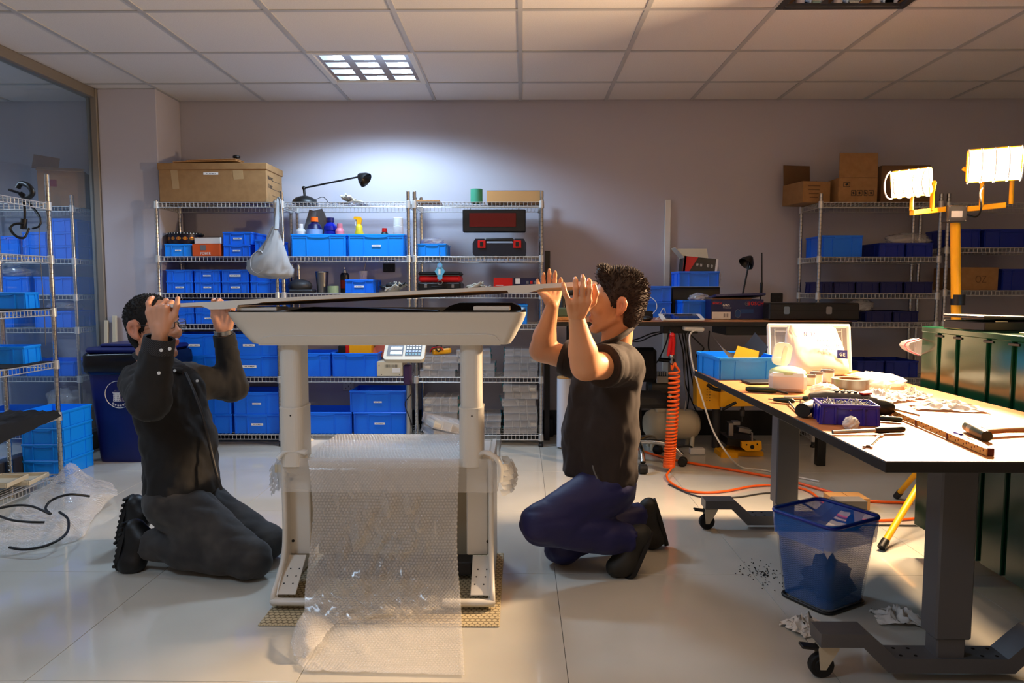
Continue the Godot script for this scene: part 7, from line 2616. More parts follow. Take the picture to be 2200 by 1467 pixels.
	b.tube([Vector3(1.620, 0.842, -4.800), Vector3(1.615, 1.017, -4.800), Vector3(1.618, 1.023, -4.800), Vector3(1.619, 1.098, -4.800), Vector3(1.622, 1.104, -4.800), Vector3(1.617, 1.300, -4.800)], [0.004, 0.004, 0.010, 0.010, 0.005, 0.004], 8)
	lone("antenna_rod", b, M.black, "thin upright black rod beside the tall desk lamp", "rod", Vector3(Vector3(1.620, 0.842, -4.800).x, y, -4.8))
	# dark cases with two latches
	t = thing("instrument_case", "long black case with two silver latches on the bench's right end", "case", Vector3(1.777, y, -4.31))
	b = MB.new()
	b.box(Vector3(0, 0.052, -0.12), Vector3(0.545, 0.104, 0.24), Basis.IDENTITY, 0.008)
	put("body", b.mesh(), M.black, t)
	b = MB.new()
	b.box(Vector3(0, 0.0605, 0.0), Vector3(0.54, 0.002, 0.003))
	put("lid_seam", b.mesh(), M.black_soft, t)
	for x in [1.609 - t.position.x, 1.863 - t.position.x]:
		b = MB.new()
		b.prism(round_rect(0.034, 0.046, 0.008, 3), 0.006, Transform3D(Basis.IDENTITY, Vector3(x, 0.06, -0.001)))
		put("latch", b.mesh(), M.steel, t)
	# tablet, adapter, mouse, cables
	t = thing("tablet", "white-framed tablet propped on the bench edge, dark screen up", "tablet", Vector3(0.962, y, -4.25), -0.06)
	var tl := Basis(Vector3.RIGHT, 0.16)
	b = MB.new()
	b.prism(round_rect(0.25, 0.17, 0.012, 4), 0.007, Transform3D(tl * Basis(Vector3.RIGHT, -PI / 2), Vector3(0, 0.018, 0)))
	put("body", b.mesh(), M.white, t)
	b = MB.new()
	b.box(tl * Vector3(0, 0.0073, 0) + Vector3(0, 0.018, 0), Vector3(0.2, 0.001, 0.15), tl)
	put("screen", b.mesh(), mat("screen_black", Color(0.015, 0.02, 0.03), 0.05), t)
	b = MB.new()
	b.box(Vector3(0, 0.012, -0.07), Vector3(0.2, 0.022, 0.02), Basis.IDENTITY, 0.002)
	put("prop", b.mesh(), M.black, t)
	t = thing("usb_charger", "small white charger with white cable standing before the stacked crates", "charger", Vector3(0.786, y, -4.5))
	b = MB.new()
	b.box(Vector3(0, 0.075, 0), Vector3(0.028, 0.05, 0.028), Basis.IDENTITY, 0.003)
	b.box(Vector3(0, 0.11, 0), Vector3(0.014, 0.024, 0.008), Basis.IDENTITY, 0.002)
	put("body", b.mesh(), M.white, t)
	b = MB.new()
	b.box(Vector3(0, 0.025, 0.0), Vector3(0.10, 0.05, 0.06), Basis.IDENTITY, 0.004)
	put("power_block", b.mesh(), M.black, t)
	b = MB.new()
	b.tube(curve([Vector3(0.784, 0.985, -4.500), Vector3(0.790, 1.006, -4.500), Vector3(0.811, 1.012, -4.490), Vector3(0.849, 0.983, -4.470), Vector3(0.854, 0.940, -4.450), Vector3(0.827, 0.905, -4.440)]), 0.0022, 6)
	b.tube(curve([Vector3(0.891, 0.914, -4.360), Vector3(0.880, 0.942, -4.360), Vector3(0.862, 0.926, -4.340), Vector3(0.840, 0.893, -4.300), Vector3(0.809, 0.879, -4.250), Vector3(0.834, 0.882, -4.240), Vector3(0.864, 0.893, -4.250)]), 0.0022, 6)
	part("charge_cable", b, M.white, t)
	b = MB.new()
	b.ball(Vector3(0.762, y + 0.012, -4.28), Vector3(0.032, 0.016, 0.05), Basis.IDENTITY, 14, 8)
	lone("computer_mouse", b, M.black, "black mouse lying on the bench left of the tablet", "mouse", Vector3(0.762, y, -4.28))
	# vice-like green machine at the bench's left end
	t = thing("green_machine", "small green machine on a wooden block at the bench's left end", "machine", Vector3(0.290, y, -4.32))
	b = MB.new()
	b.box(Vector3(0, 0.012, 0), Vector3(0.16, 0.022, 0.14), Basis.IDENTITY, 0.003)
	put("wooden_block", b.mesh(), M.wood, t)
	b = MB.new()
	b.box(Vector3(0, 0.05, 0), Vector3(0.13, 0.054, 0.11), Basis.IDENTITY, 0.006)
	put("body", b.mesh(), mat("sage", Color(0.28, 0.36, 0.29), 0.5), t)
	b = MB.new()
	b.tube([Vector3(-0.03, 0.07, 0), Vector3(-0.03, 0.16, -0.02), Vector3(0.05, 0.17, -0.02)], 0.02, 10)
	put("arm", b.mesh(), M.black, t)
	under_bench(h)


func under_bench(h: float) -> void:
	var b := MB.new()
	b.box(Vector3(0.952, h - 0.05, -4.26), Vector3(0.21, 0.046, 0.09), Basis.IDENTITY, 0.004)
	var t: Node3D = lone("power_strip", b, M.black, "black power strip fixed under the bench edge", "power strip", Vector3(0.952, h - 0.05, -4.26))
	b = MB.new()
	b.box(Vector3(1.020, h - 0.042, -4.185), Vector3(0.12, 0.03, 0.05), Basis(Vector3.BACK, -0.06), 0.008)
	lone("white_adapter", b, M.white, "white mains adapter plugged under the bench edge", "adapter", Vector3(1.020, h - 0.04, -4.185))
	t = thing("cable_tangle", "black cables hanging under the back bench", "cables", Vector3(0.958, h - 0.03, -4.4))
	for q in [[Vector3(0.857, 0.806, -4.250), Vector3(0.825, 0.782, -4.450), Vector3(0.766, 0.735, -4.620), Vector3(0.687, 0.707, -4.700)], [Vector3(0.898, 0.812, -4.250), Vector3(0.825, 0.765, -4.450), Vector3(0.786, 0.717, -4.650), Vector3(0.718, 0.717, -4.700)], [Vector3(0.888, 0.795, -4.250), Vector3(0.923, 0.708, -4.500), Vector3(0.897, 0.573, -4.660), Vector3(0.817, 0.510, -4.720), Vector3(0.728, 0.500, -4.750)],
		[Vector3(0.955, 0.793, -4.280), Vector3(1.036, 0.649, -4.500), Vector3(1.098, 0.444, -4.700), Vector3(1.181, 0.271, -4.800), Vector3(1.214, 0.208, -4.800)], [Vector3(0.978, 0.793, -4.280), Vector3(1.078, 0.609, -4.600), Vector3(1.148, 0.335, -4.800), Vector3(1.143, 0.140, -4.900)], [Vector3(1.017, 0.794, -4.280), Vector3(1.129, 0.723, -4.500), Vector3(1.217, 0.662, -4.700), Vector3(1.169, 0.615, -4.700), Vector3(1.270, 0.526, -4.800), Vector3(1.332, 0.385, -4.900)],
		[Vector3(1.145, 0.804, -4.300), Vector3(1.221, 0.685, -4.600), Vector3(1.301, 0.590, -4.800)], [Vector3(0.994, 0.793, -4.280), Vector3(1.134, 0.506, -4.700), Vector3(1.174, 0.351, -4.700), Vector3(1.251, 0.210, -4.700)]]:
		b = MB.new()
		b.tube(curve(q), 0.0045, 6)
		part("cable", b, M.black, t)
	b = MB.new()
	b.tube(curve([Vector3(0.992, 0.804, -4.200), Vector3(1.030, 0.659, -4.400), Vector3(1.048, 0.471, -4.500), Vector3(1.062, 0.381, -4.500)]), 0.004, 6)
	part("cable", b, M.grey, t)
	b = MB.new()
	b.tube(curve([Vector3(1.031, 0.823, -4.160), Vector3(0.989, 0.792, -4.140), Vector3(0.992, 0.685, -4.120), Vector3(1.011, 0.578, -4.100), Vector3(1.057, 0.419, -4.080), Vector3(1.106, 0.261, -4.050), Vector3(1.169, 0.146, -4.020), Vector3(1.304, 0.012, -4.155), Vector3(1.421, 0.006, -4.093), Vector3(1.537, 0.006, -3.971), Vector3(1.646, 0.006, -3.856)], 8), 0.005, 8)
	lone("white_cable", b, M.white, "white cable running from the bench down to the floor", "cable", Vector3(1.106, 0.261, -4.050))
	# air gun and coiled hose
	t = thing("air_gun", "red air gun hanging above the orange coiled hose", "air gun", Vector3(0.869, 0.737, -4.080))
	b = MB.new()
	b.tube([Vector3(0.874, 0.790, -4.080), Vector3(0.877, 0.755, -4.080), Vector3(0.875, 0.683, -4.080)], [0.016, 0.017, 0.014], 12)
	b.ball(Vector3(0.874, 0.793, -4.080), Vector3.ONE * 0.018)
	part("body", b, M.red, t)
	b = MB.new()
	b.tube([Vector3(0.862, 0.776, -4.060), Vector3(0.855, 0.722, -4.060), Vector3(0.847, 0.679, -4.060)], [0.010, 0.010, 0.008], 8)
	part("lever", b, M.red, t)
	b = MB.new()
	b.lathe([[0.009, 0], [0.012, 0.004], [0.012, 0.014], [0.008, 0.018], [0.008, 0.026], [0.012, 0.03], [0.012, 0.044], [0.009, 0.05]], 12, Transform3D(Basis.IDENTITY, Vector3(0.874, 0.632, -4.080)))
	part("connector", b, M.chrome, t)
	b = MB.new()
	b.tube(curve([Vector3(0.875, 0.824, -4.140), Vector3(0.865, 0.811, -4.090), Vector3(0.871, 0.796, -4.080)]), 0.003, 6)
	part("hook", b, M.steel, t)
	var pts := [Vector3(0.874, 0.624, -4.080), Vector3(0.876, 0.597, -4.075), Vector3(0.888, 0.637, -4.060), Vector3(0.891, 0.622, -4.050)]
	pts = curve(pts, 5)
	var top := 0.590
	var n := 30
	for k in n * 14:
		var u := float(k) / (n * 14)
		# wide turns above, close turns at the foot
		var fall := 1.0 - pow(1.0 - u, 1.55)
		var yy := lerpf(top, 0.03, fall)
		var px := lerpf(0.889, 0.867, smoothstep(0.0, 1.0, u))
		var r := lerpf(0.030, 0.030, u)
		var a := TAU * n * u
		pts.append(Vector3(px + cos(a) * r, yy, -4.075 + sin(a) * r))
	pts.append_array(curve([Vector3(0.824, 0.020, -3.931), Vector3(0.821, 0.008, -3.840), Vector3(0.865, 0.008, -3.679), Vector3(0.962, 0.008, -3.629), Vector3(1.093, 0.008, -3.664), Vector3(1.255, 0.008, -3.753), Vector3(1.408, 0.008, -3.764), Vector3(1.512, 0.008, -3.652), Vector3(1.488, 0.008, -3.271), Vector3(1.623, 0.008, -3.193), Vector3(1.879, 0.008, -3.235)], 6))
	b = MB.new()
	b.tube(pts, 0.0062, 7)
	lone("coiled_hose", b, M.orange, "orange coiled air hose hanging under the bench and trailing over the floor", "hose", Vector3(0.871, 0, -4.07))
	b = MB.new()
	b.tube(curve([Vector3(0.755, 0.008, -4.683), Vector3(0.843, 0.008, -4.485), Vector3(0.976, 0.012, -4.287), Vector3(1.143, 0.008, -4.169), Vector3(1.317, 0.008, -4.022), Vector3(1.475, 0.008, -3.876), Vector3(1.582, 0.008, -3.704), Vector3(1.709, 0.008, -3.507), Vector3(1.940, 0.008, -3.464)]), 0.0075, 8)
	lone("orange_hose", b, M.orange, "straight orange hose running over the floor behind the coiled hose", "hose", Vector3(1.152, 0.000, -4.200))
	b = MB.new()
	b.tube(curve([Vector3(0.806, 0.005, -3.795), Vector3(0.912, 0.005, -3.572), Vector3(1.097, 0.005, -3.558), Vector3(1.358, 0.005, -3.626), Vector3(1.457, 0.005, -3.200), Vector3(1.698, 0.006, -3.136), Vector3(1.824, 0.006, -3.137)]), 0.004, 6)
	lone("grey_cable", b, M.dark_grey, "thin dark cable on the floor in front of the orange hoses", "cable", Vector3(1.102, 0.000, -3.575))
	b = MB.new()
	b.box(Vector3(0.996, 0.000, -4.336) + Vector3(-0.06, 0.04, 0.0), Vector3(0.024, 0.08, 0.03), Basis.IDENTITY, 0.004)
	lone("black_plug", b, M.black, "black plug block standing behind the coiled hose's foot", "plug", Vector3(0.959, 0.000, -4.335))
	# compressor
	var c := Vector3(1.007, 0.165, -4.68)
	t = thing("air_compressor", "beige air compressor with black motor under the back bench", "compressor", Vector3(c.x, 0, c.z))
	var along := Basis(Vector3.BACK, -PI / 2)
	b = MB.new()
	b.lathe([[0, -0.19], [0.05, -0.183], [0.08, -0.165], [0.098, -0.13], [0.10, -0.1], [0.10, 0.1], [0.098, 0.13], [0.08, 0.165], [0.05, 0.183], [0, 0.19]], 26, Transform3D(along, c), true)
	part("tank", b, M.cream, t)
	b = MB.new()
	b.lathe([[0, -0.045], [0.03, -0.04], [0.034, -0.03], [0.034, 0.05], [0, 0.055]], 16, Transform3D(along, c + Vector3(-0.07, 0.108, 0.03)))
	part("filter_housing", b, M.cream, t)
	b = MB.new()
	b.lathe([[0, -0.1], [0.06, -0.1], [0.075, -0.08], [0.075, 0.07], [0.05, 0.09], [0, 0.09]], 18, Transform3D(along, c + Vector3(-0.06, 0.235, -0.02)))
	part("motor", b, M.black, t)
	b = MB.new()
	for k in 5:
		b.box(c + Vector3(-0.10 + k * 0.014, 0.325, 0.0), Vector3(0.006, 0.05, 0.07))
	b.box(c + Vector3(-0.07, 0.30, 0), Vector3(0.08, 0.05, 0.08), Basis.IDENTITY, 0.003)
	part("cylinder_head", b, M.steel, t)
	b = MB.new()
	b.tube(curve([Vector3(0.979, 0.372, -4.600), Vector3(0.964, 0.308, -4.580), Vector3(0.958, 0.218, -4.570), Vector3(0.949, 0.161, -4.580), Vector3(0.929, 0.135, -4.600)]), 0.011, 10)
	part("air_pipe", b, M.cream, t)
	b = MB.new()
	b.tube([c + Vector3(0.01, 0.42, 0), c + Vector3(-0.09, 0.43, 0)], 0.014, 10)
	part("handle", b, M.black, t)
	for x in [-0.13, 0.13]:
		for z in [-0.07, 0.07]:
			b = MB.new()
			b.tube([c + Vector3(x, -0.07, z * 0.8), c + Vector3(x - 0.01, -0.165, z)], 0.014, 8)
			part("foot", b, M.cream, t)
	b = MB.new()
	b.tube([c + Vector3(0.08, 0.09, 0.03), c + Vector3(0.085, 0.16, 0.03)], 0.006, 8)
	part("valve", b, M.steel, t)
	t = thing("extension_socket", "white extension socket on the floor before the compressor", "socket", Vector3(1.137, 0.000, -4.509))
	b = MB.new()
	b.box(Vector3(0, 0.022, 0), Vector3(0.095, 0.04, 0.05), Basis.IDENTITY, 0.004)
	put("body", b.mesh(), M.white, t)
	b = MB.new()
	b.tube(curve([Vector3(-0.03, 0.045, 0), Vector3(-0.06, 0.055, 0), Vector3(-0.13, 0.04, -0.02), Vector3(-0.22, 0.01, -0.03)]), 0.006, 8)
	put("cord", b.mesh(), M.black, t)
	# drill press
	t = thing("drill_press", "yellow bench drill with grey vice standing on the floor under the bench", "drill", Vector3(1.273, 0, -4.55))
	b = MB.new()
	b.tube([Vector3(1.276, 0.03, -4.58), Vector3(1.276, 0.53, -4.58)], 0.026, 14)
	part("column", b, M.dark_grey, t)
	b = MB.new()
	b.prism([Vector2(1.1246, 0.4947), Vector2(1.2449, 0.5247), Vector2(1.2688, 0.5068), Vector2(1.2735, 0.2947), Vector2(1.1670, 0.2945), Vector2(1.1281, 0.3154)], 0.10, Transform3D(Basis.IDENTITY, Vector3(0, 0, -4.6)))
	var hd := part("belt_cover", b, M.yellow, t)
	for k in 10:
		b = MB.new()
		b.lathe([[0, 0], [0.0032, 0], [0.0032, 0.001], [0, 0.001]], 8, Transform3D(Basis(Vector3.RIGHT, PI / 2), Vector3(1.191, 0.423, -4.499) + Vector3(0.018 * (k % 2), -0.018 * int(k / 2.0), 0)))
		put("vent_hole", b.mesh(t.position), M.black, hd)
	b = MB.new()
	b.prism([Vector2(1.2656, 0.4114), Vector2(1.3182, 0.4174), Vector2(1.4839, 0.3406), Vector2(1.4844, 0.3228), Vector2(1.2677, 0.3165)], 0.14, Transform3D(Basis.IDENTITY, Vector3(0, 0, -4.6)))
	part("head", b, M.yellow, t)
	b = MB.new()
	b.tube([Vector3(1.274, 0.302, -4.440), Vector3(1.309, 0.329, -4.420), Vector3(1.351, 0.354, -4.410)], 0.009, 8)
	b.tube([Vector3(1.177, 0.461, -4.440), Vector3(1.219, 0.432, -4.440), Vector3(1.260, 0.426, -4.440)], 0.012, 8)
	part("feed_lever", b, M.black, t)
	b = MB.new()
	b.lathe([[0.0, -0.085], [0.004, -0.085], [0.004, -0.05], [0.016, -0.045], [0.018, -0.01], [0.010, 0.0], [0.010, 0.02], [0, 0.02]], 12, Transform3D(Basis.IDENTITY, Vector3(1.418, 0.298, -4.500)))
	part("chuck", b, M.dark_grey, t)
	b = MB.new()
	b.box(Vector3(1.321, 0.009, -4.500) , Vector3(0.11, 0.05, 0.16), Basis.IDENTITY, 0.004)
	b.box(Vector3(1.459, 0.013, -4.560) , Vector3(0.18, 0.03, 0.2), Basis.IDENTITY, 0.004)
	part("base", b, M.yellow, t)
	b = MB.new()
	b.box(Vector3(1.418, 0.079, -4.580), Vector3(0.2, 0.05, 0.22), Basis(Vector3.BACK, -0.12), 0.004)
	part("slide_table", b, M.black, t)
	b = MB.new()
	b.prism([Vector2(1.3828, 0.1078), Vector2(1.5039, 0.1140), Vector2(1.5081, 0.0641), Vector2(1.4824, 0.0522), Vector2(1.4131, 0.0520), Vector2(1.3837, 0.0726)], 0.03, Transform3D(Basis.IDENTITY, Vector3(0, 0, -4.41)))
	var pl := part("end_plate", b, M.yellow, t)
	for q in [[Vector3(1.447, 0.079, -4.379), 0.013], [Vector3(1.412, 0.093, -4.379), 0.005], [Vector3(1.478, 0.097, -4.379), 0.005]]:
		b = MB.new()
		b.lathe([[0, 0], [q[1], 0], [q[1], 0.002], [0, 0.002]], 14, Transform3D(Basis(Vector3.RIGHT, PI / 2), q[0]))
		put("knob", b.mesh(t.position), M.black, pl)
	b = MB.new()
	b.box(Vector3(1.342, 0.169, -4.500), Vector3(0.03, 0.085, 0.06), Basis.IDENTITY, 0.003)
	b.box(Vector3(1.376, 0.208, -4.500), Vector3(0.05, 0.025, 0.05), Basis.IDENTITY, 0.003)
	b.box(Vector3(1.428, 0.163, -4.500), Vector3(0.08, 0.03, 0.07), Basis(Vector3.BACK, -0.2), 0.003)
	part("vice", b, M.steel, t)
	b = MB.new()
	b.tube([Vector3(1.453, 0.112, -4.400), Vector3(1.451, 0.163, -4.400), Vector3(1.440, 0.168, -4.400)], 0.006, 8)
	part("vice_handle", b, M.steel, t)
	office_chair()
	t = thing("cardboard_block", "beige cardboard box on the floor behind the waste basket", "box", Vector3(1.598, 0.000, -3.367))
	carton(t, Vector3(0.175, 0.055, 0.12), M.tan)


func office_chair() -> void:
	var o := Vector3(0.718, 0, -4.30)
	var t := thing("office_chair", "dark office chair with chrome base behind the right man", "chair", o)
	for k in 5:
		var a := -0.35 + TAU * k / 5
		var d := Vector3(cos(a), 0, -sin(a))
		var b := MB.new()
		b.tube(curve([o + Vector3(0, 0.13, 0), o + d * 0.12 + Vector3(0, 0.135, 0), o + d * 0.21 + Vector3(0, 0.115, 0), o + d * 0.27 + Vector3(0, 0.065, 0)]), 0.016, 10)
		var l := part("leg", b, M.chrome, t)
		b = MB.new()
		b.lathe([[0, -0.025], [0.022, -0.025], [0.028, -0.018], [0.028, 0.018], [0.022, 0.025], [0, 0.025]], 14, Transform3D(Basis(Vector3.UP, a) * Basis(Vector3.RIGHT, PI / 2), o + d * 0.275 + Vector3(0, 0.028, 0)))
		put("castor", b.mesh(t.position), M.rubber, l)
	var b := MB.new()
	b.tube([o + Vector3(0, 0.1, 0), o + Vector3(0, 0.36, 0)], 0.024, 12)
	part("column", b, M.black, t)
	b = MB.new()
	b.box(o + Vector3(0, 0.39, 0), Vector3(0.38, 0.06, 0.38), Basis.IDENTITY, 0.028)
	part("seat", b, M.black_soft, t)
	b = MB.new()
	b.tube([o + Vector3(-0.02, 0.37, -0.17), o + Vector3(-0.02, 0.40, -0.23), o + Vector3(-0.02, 0.62, -0.22)], 0.014, 8)
	part("back_bar", b, M.black, t)
	b = MB.new()
	b.box(o + Vector3(-0.02, 0.58, -0.20), Vector3(0.34, 0.22, 0.05), Basis(Vector3.RIGHT, -0.1), 0.024)
	part("backrest", b, M.black_soft, t)


# ---------------------------------------------------------------- floor goods along the racks
func floor_goods() -> void:
	var t := thing("stretch_roll", "upright white roll of stretch film with cardboard core beside the third rack", "roll", Vector3(0.293, 0.000, -4.685))
	var ht := 0.482
	var b := MB.new()
	b.lathe([[0.026, 0.012], [0.047, 0.012], [0.047, ht - 0.014], [0.026, ht - 0.014]], 26)
	put("film", b.mesh(), mat("film_white", Color(0.82, 0.84, 0.90), 0.25), t)
	b = MB.new()
	b.lathe([[0.02, 0.0], [0.0255, 0.0], [0.0255, ht], [0.02, ht], [0.02, 0.0]], 22)
	put("core", b.mesh(), M.tan, t)
	b = MB.new()
	b.lathe([[0.024, ht - 0.014], [0.046, ht - 0.013], [0.046, ht - 0.002], [0.024, ht - 0.001]], 26)
	put("core_end", b.mesh(), M.tan, t)
	b = MB.new()
	b.box(Vector3(0.205, 0.000, -4.886) + Vector3(0, 0.065, -0.2), Vector3(0.075, 0.13, 0.1), Basis.IDENTITY, 0.005)
	lone("black_box", b, M.black, "small black box on the floor between third rack and stretch film", "box", Vector3(0.205, 0.000, -4.886) + Vector3(0, 0, -0.2))
	var p0 := Vector3(0.190, 0, -4.92)
	var p1 := Vector3(0.193, 1.325, -5.040)
	var ax := (p1 - p0).normalized()
	b = MB.new()
	b.box((p0 + p1) / 2, Vector3(0.038, (p1 - p0).length(), 0.012), Basis(ax.cross(Vector3.BACK).normalized(), ax, ax.cross(Vector3.BACK).normalized().cross(ax)) , 0.002)
	lone("black_board", b, M.black, "long narrow black board leaning on the wall beside the third rack", "board", p0)
	# platform scale
	var o := Vector3(-0.742, 0, -4.50)
	t = thing("platform_scale", "electronic platform scale with violet base and keypad head before the racks", "scale", o)
	b = MB.new()
	b.prism(round_rect(0.30, 0.24, 0.02, 4), 0.022, Transform3D(Basis(Vector3.RIGHT, Vector3.FORWARD, Vector3.UP), o + Vector3(0, 0.035, 0.14)))
	part("platform", b, mat("scale_violet", Color(0.22, 0.13, 0.32), 0.5), t)
	for k in 4:
		b = MB.new()
		b.lathe([[0, 0], [0.016, 0], [0.016, 0.035], [0, 0.035]], 10, Transform3D(Basis.IDENTITY, o + Vector3(0.12 * (1 if k & 1 else -1), 0, 0.14 + 0.09 * (1 if k & 2 else -1))))
		part("foot", b, M.black, t)
	var po := Vector3(-0.709, 0, -4.49)
	b = MB.new()
	b.tube([po + Vector3(0, 0.05, 0), po + Vector3(0, 0.456, 0)], 0.019, 14)
	part("post", b, M.chrome, t)
	b = MB.new()
	b.box(Vector3((po.x + o.x) / 2, 0.045, -4.48), Vector3(0.06, 0.03, 0.06), Basis.IDENTITY, 0.004)
	part("post_foot", b, M.black, t)
	b = MB.new()
	b.box(po + Vector3(-0.005, 0.515, 0), Vector3(0.05, 0.13, 0.05), Basis.IDENTITY, 0.008)
	part("neck", b, M.scale_violet, t)
	var tilt := Basis(Vector3.RIGHT, 0.75) * Basis(Vector3.UP, 0.0)
	var hc := Vector3(-0.719, 0.662, -4.440)
	b = MB.new()
	b.prism(round_rect(0.255, 0.17, 0.022, 5), 0.03, Transform3D(tilt * Basis(Vector3.RIGHT, -PI / 2), hc))
	var hd := part("keypad_head", b, M.cream, t)
	var face := tilt * Basis(Vector3.RIGHT, -PI / 2)
	b = MB.new()
	b.box(hc + face * Vector3(-0.058, 0.006, 0.0305), Vector3(0.10, 0.125, 0.001), face)
	put("display_panel", b.mesh(t.position), M.grey, hd)
	b = MB.new()
	b.box(hc + face * Vector3(0.056, 0.006, 0.0305), Vector3(0.10, 0.125, 0.001), face)
	put("keypad_panel", b.mesh(t.position), M.dark_grey, hd)
	for k in 3:
		b = MB.new()
		b.box(hc + face * Vector3(-0.052, 0.045 - 0.038 * k, 0.0315), Vector3(0.07, 0.022, 0.0015), face)
		put("display_window", b.mesh(t.position), mat("lcd", Color(0.50, 0.58, 0.60), 0.15), hd)
	for r in 5:
		for c in 5:
			b = MB.new()
			b.box(hc + face * Vector3(0.018 + 0.019 * c, 0.055 - 0.024 * r, 0.0315), Vector3(0.013, 0.014, 0.0015), face)
			put("key", b.mesh(t.position), M.white if r < 3 else (M.violet if r == 3 else M.teal), hd)
	b = MB.new()
	b.tube(curve([po + Vector3(0.01, 0.50, 0.02), po + Vector3(0.02, 0.4, 0.03), po + Vector3(-0.02, 0.33, 0.03), po + Vector3(0.02, 0.2, 0.02), po + Vector3(0.03, 0.08, 0.0)]), 0.003, 6)
	part("cord", b, M.black, t)
	# grit swept up beside the waste basket
	var r := RandomNumberGenerator.new()
	r.seed = 5
	b = MB.new()
	var g0 := Vector3(0.935, 0.000, -2.588)
	for k in 110:
		var a := r.randf() * TAU
		var d := pow(r.randf(), 1.5) * 0.16
		b.ball(g0 + Vector3(cos(a) * d * 0.7 - 0.02, 0.002, sin(a) * d), Vector3(r.randf_range(0.001, 0.004), 0.0018, r.randf_range(0.001, 0.004)), Basis(Vector3.UP, a), 5, 3)
	tag(lone("swept_grit", b, M.black_soft, "scattered dark grit on the floor left of the waste basket", "dirt", g0), "", "", "", "stuff")


# ---------------------------------------------------------------- people
# head in its own axes: origin between the ears, z forward, y up, x to the head's left
func head_field(o: Vector3, bs: Basis, s: float, neck_to: Vector3, neck_r: float, shut := false) -> Field:
	var f := Field.new((o - Vector3.ONE * 0.17).min(neck_to - Vector3.ONE * 0.08), (o + Vector3.ONE * 0.17).max(neck_to + Vector3.ONE * 0.08), 0.0042, 190.0)
	var e := func(c: Vector3, r: Vector3, b := Basis.IDENTITY, sub := false): f.ell(o + bs * (c * s), r * s, bs * b, [], sub)
	var k := func(a: Vector3, c: Vector3, r1: float, r2: float): f.cap(o + bs * (a * s), o + bs * (c * s), r1 * s, r2 * s)
	e.call(Vector3(0, 0.043, -0.014), Vector3(0.072, 0.083, 0.092))
	e.call(Vector3(0, 0.005, 0.036), Vector3(0.056, 0.078, 0.055))
	e.call(Vector3(0, -0.045, 0.030), Vector3(0.050, 0.055, 0.052))
	for x in [-1.0, 1.0]:
		k.call(Vector3(x * 0.055, -0.045, -0.005), Vector3(x * 0.016, -0.098, 0.060), 0.014, 0.014)
		e.call(Vector3(x * 0.034, -0.022, 0.066), Vector3(0.024, 0.022, 0.02))
		k.call(Vector3(x * 0.012, 0.030, 0.086), Vector3(x * 0.046, 0.030, 0.066), 0.008, 0.008)
		# ear: a rim round a hollow, with a lobe
		e.call(Vector3(x * 0.076, -0.002, -0.012), Vector3(0.006, 0.025, 0.014), Basis(Vector3.RIGHT, -0.15))
		var rim := [Vector3(x * 0.074, 0.016, 0.0), Vector3(x * 0.080, 0.027, -0.008), Vector3(x * 0.084, 0.026, -0.020), Vector3(x * 0.086, 0.012, -0.028), Vector3(x * 0.084, -0.006, -0.025), Vector3(x * 0.080, -0.020, -0.016), Vector3(x * 0.075, -0.029, -0.006)]
		for i in 6:
			k.call(rim[i], rim[i + 1], 0.0042, 0.0042 if i < 5 else 0.0058)
	k.call(Vector3(0, 0.022, 0.090), Vector3(0, -0.020, 0.109), 0.0065, 0.009)
	for x in [-1.0, 1.0]:
		k.call(Vector3(x * 0.009, -0.026, 0.098), Vector3(x * 0.012, -0.025, 0.094), 0.007, 0.007)
	e.call(Vector3(0, -0.0545, 0.085), Vector3(0.022, 0.007, 0.008))
	e.call(Vector3(0, -0.066, 0.083), Vector3(0.019, 0.007, 0.008))
	e.call(Vector3(0, -0.098, 0.070), Vector3(0.019, 0.015, 0.015))
	f.cap(o + bs * (Vector3(0, -0.03, -0.022) * s), neck_to, neck_r * 0.93, neck_r)
	for x in [-1.0, 1.0]:
		if shut:
			e.call(Vector3(x * 0.031, 0.004, 0.094), Vector3(0.014, 0.0014, 0.010), Basis.IDENTITY, true)
			e.call(Vector3(x * 0.031, 0.019, 0.096), Vector3(0.015, 0.004, 0.010), Basis.IDENTITY, true)
		else:
			e.call(Vector3(x * 0.031, 0.010, 0.097), Vector3(0.015, 0.0075, 0.016), Basis.IDENTITY, true)
		e.call(Vector3(x * 0.0875, 0.002, -0.013), Vector3(0.008, 0.014, 0.008), Basis.IDENTITY, true)
	e.call(Vector3(0, -0.0605, 0.097), Vector3(0.022, 0.0014, 0.0065), Basis.IDENTITY, true)
	return f


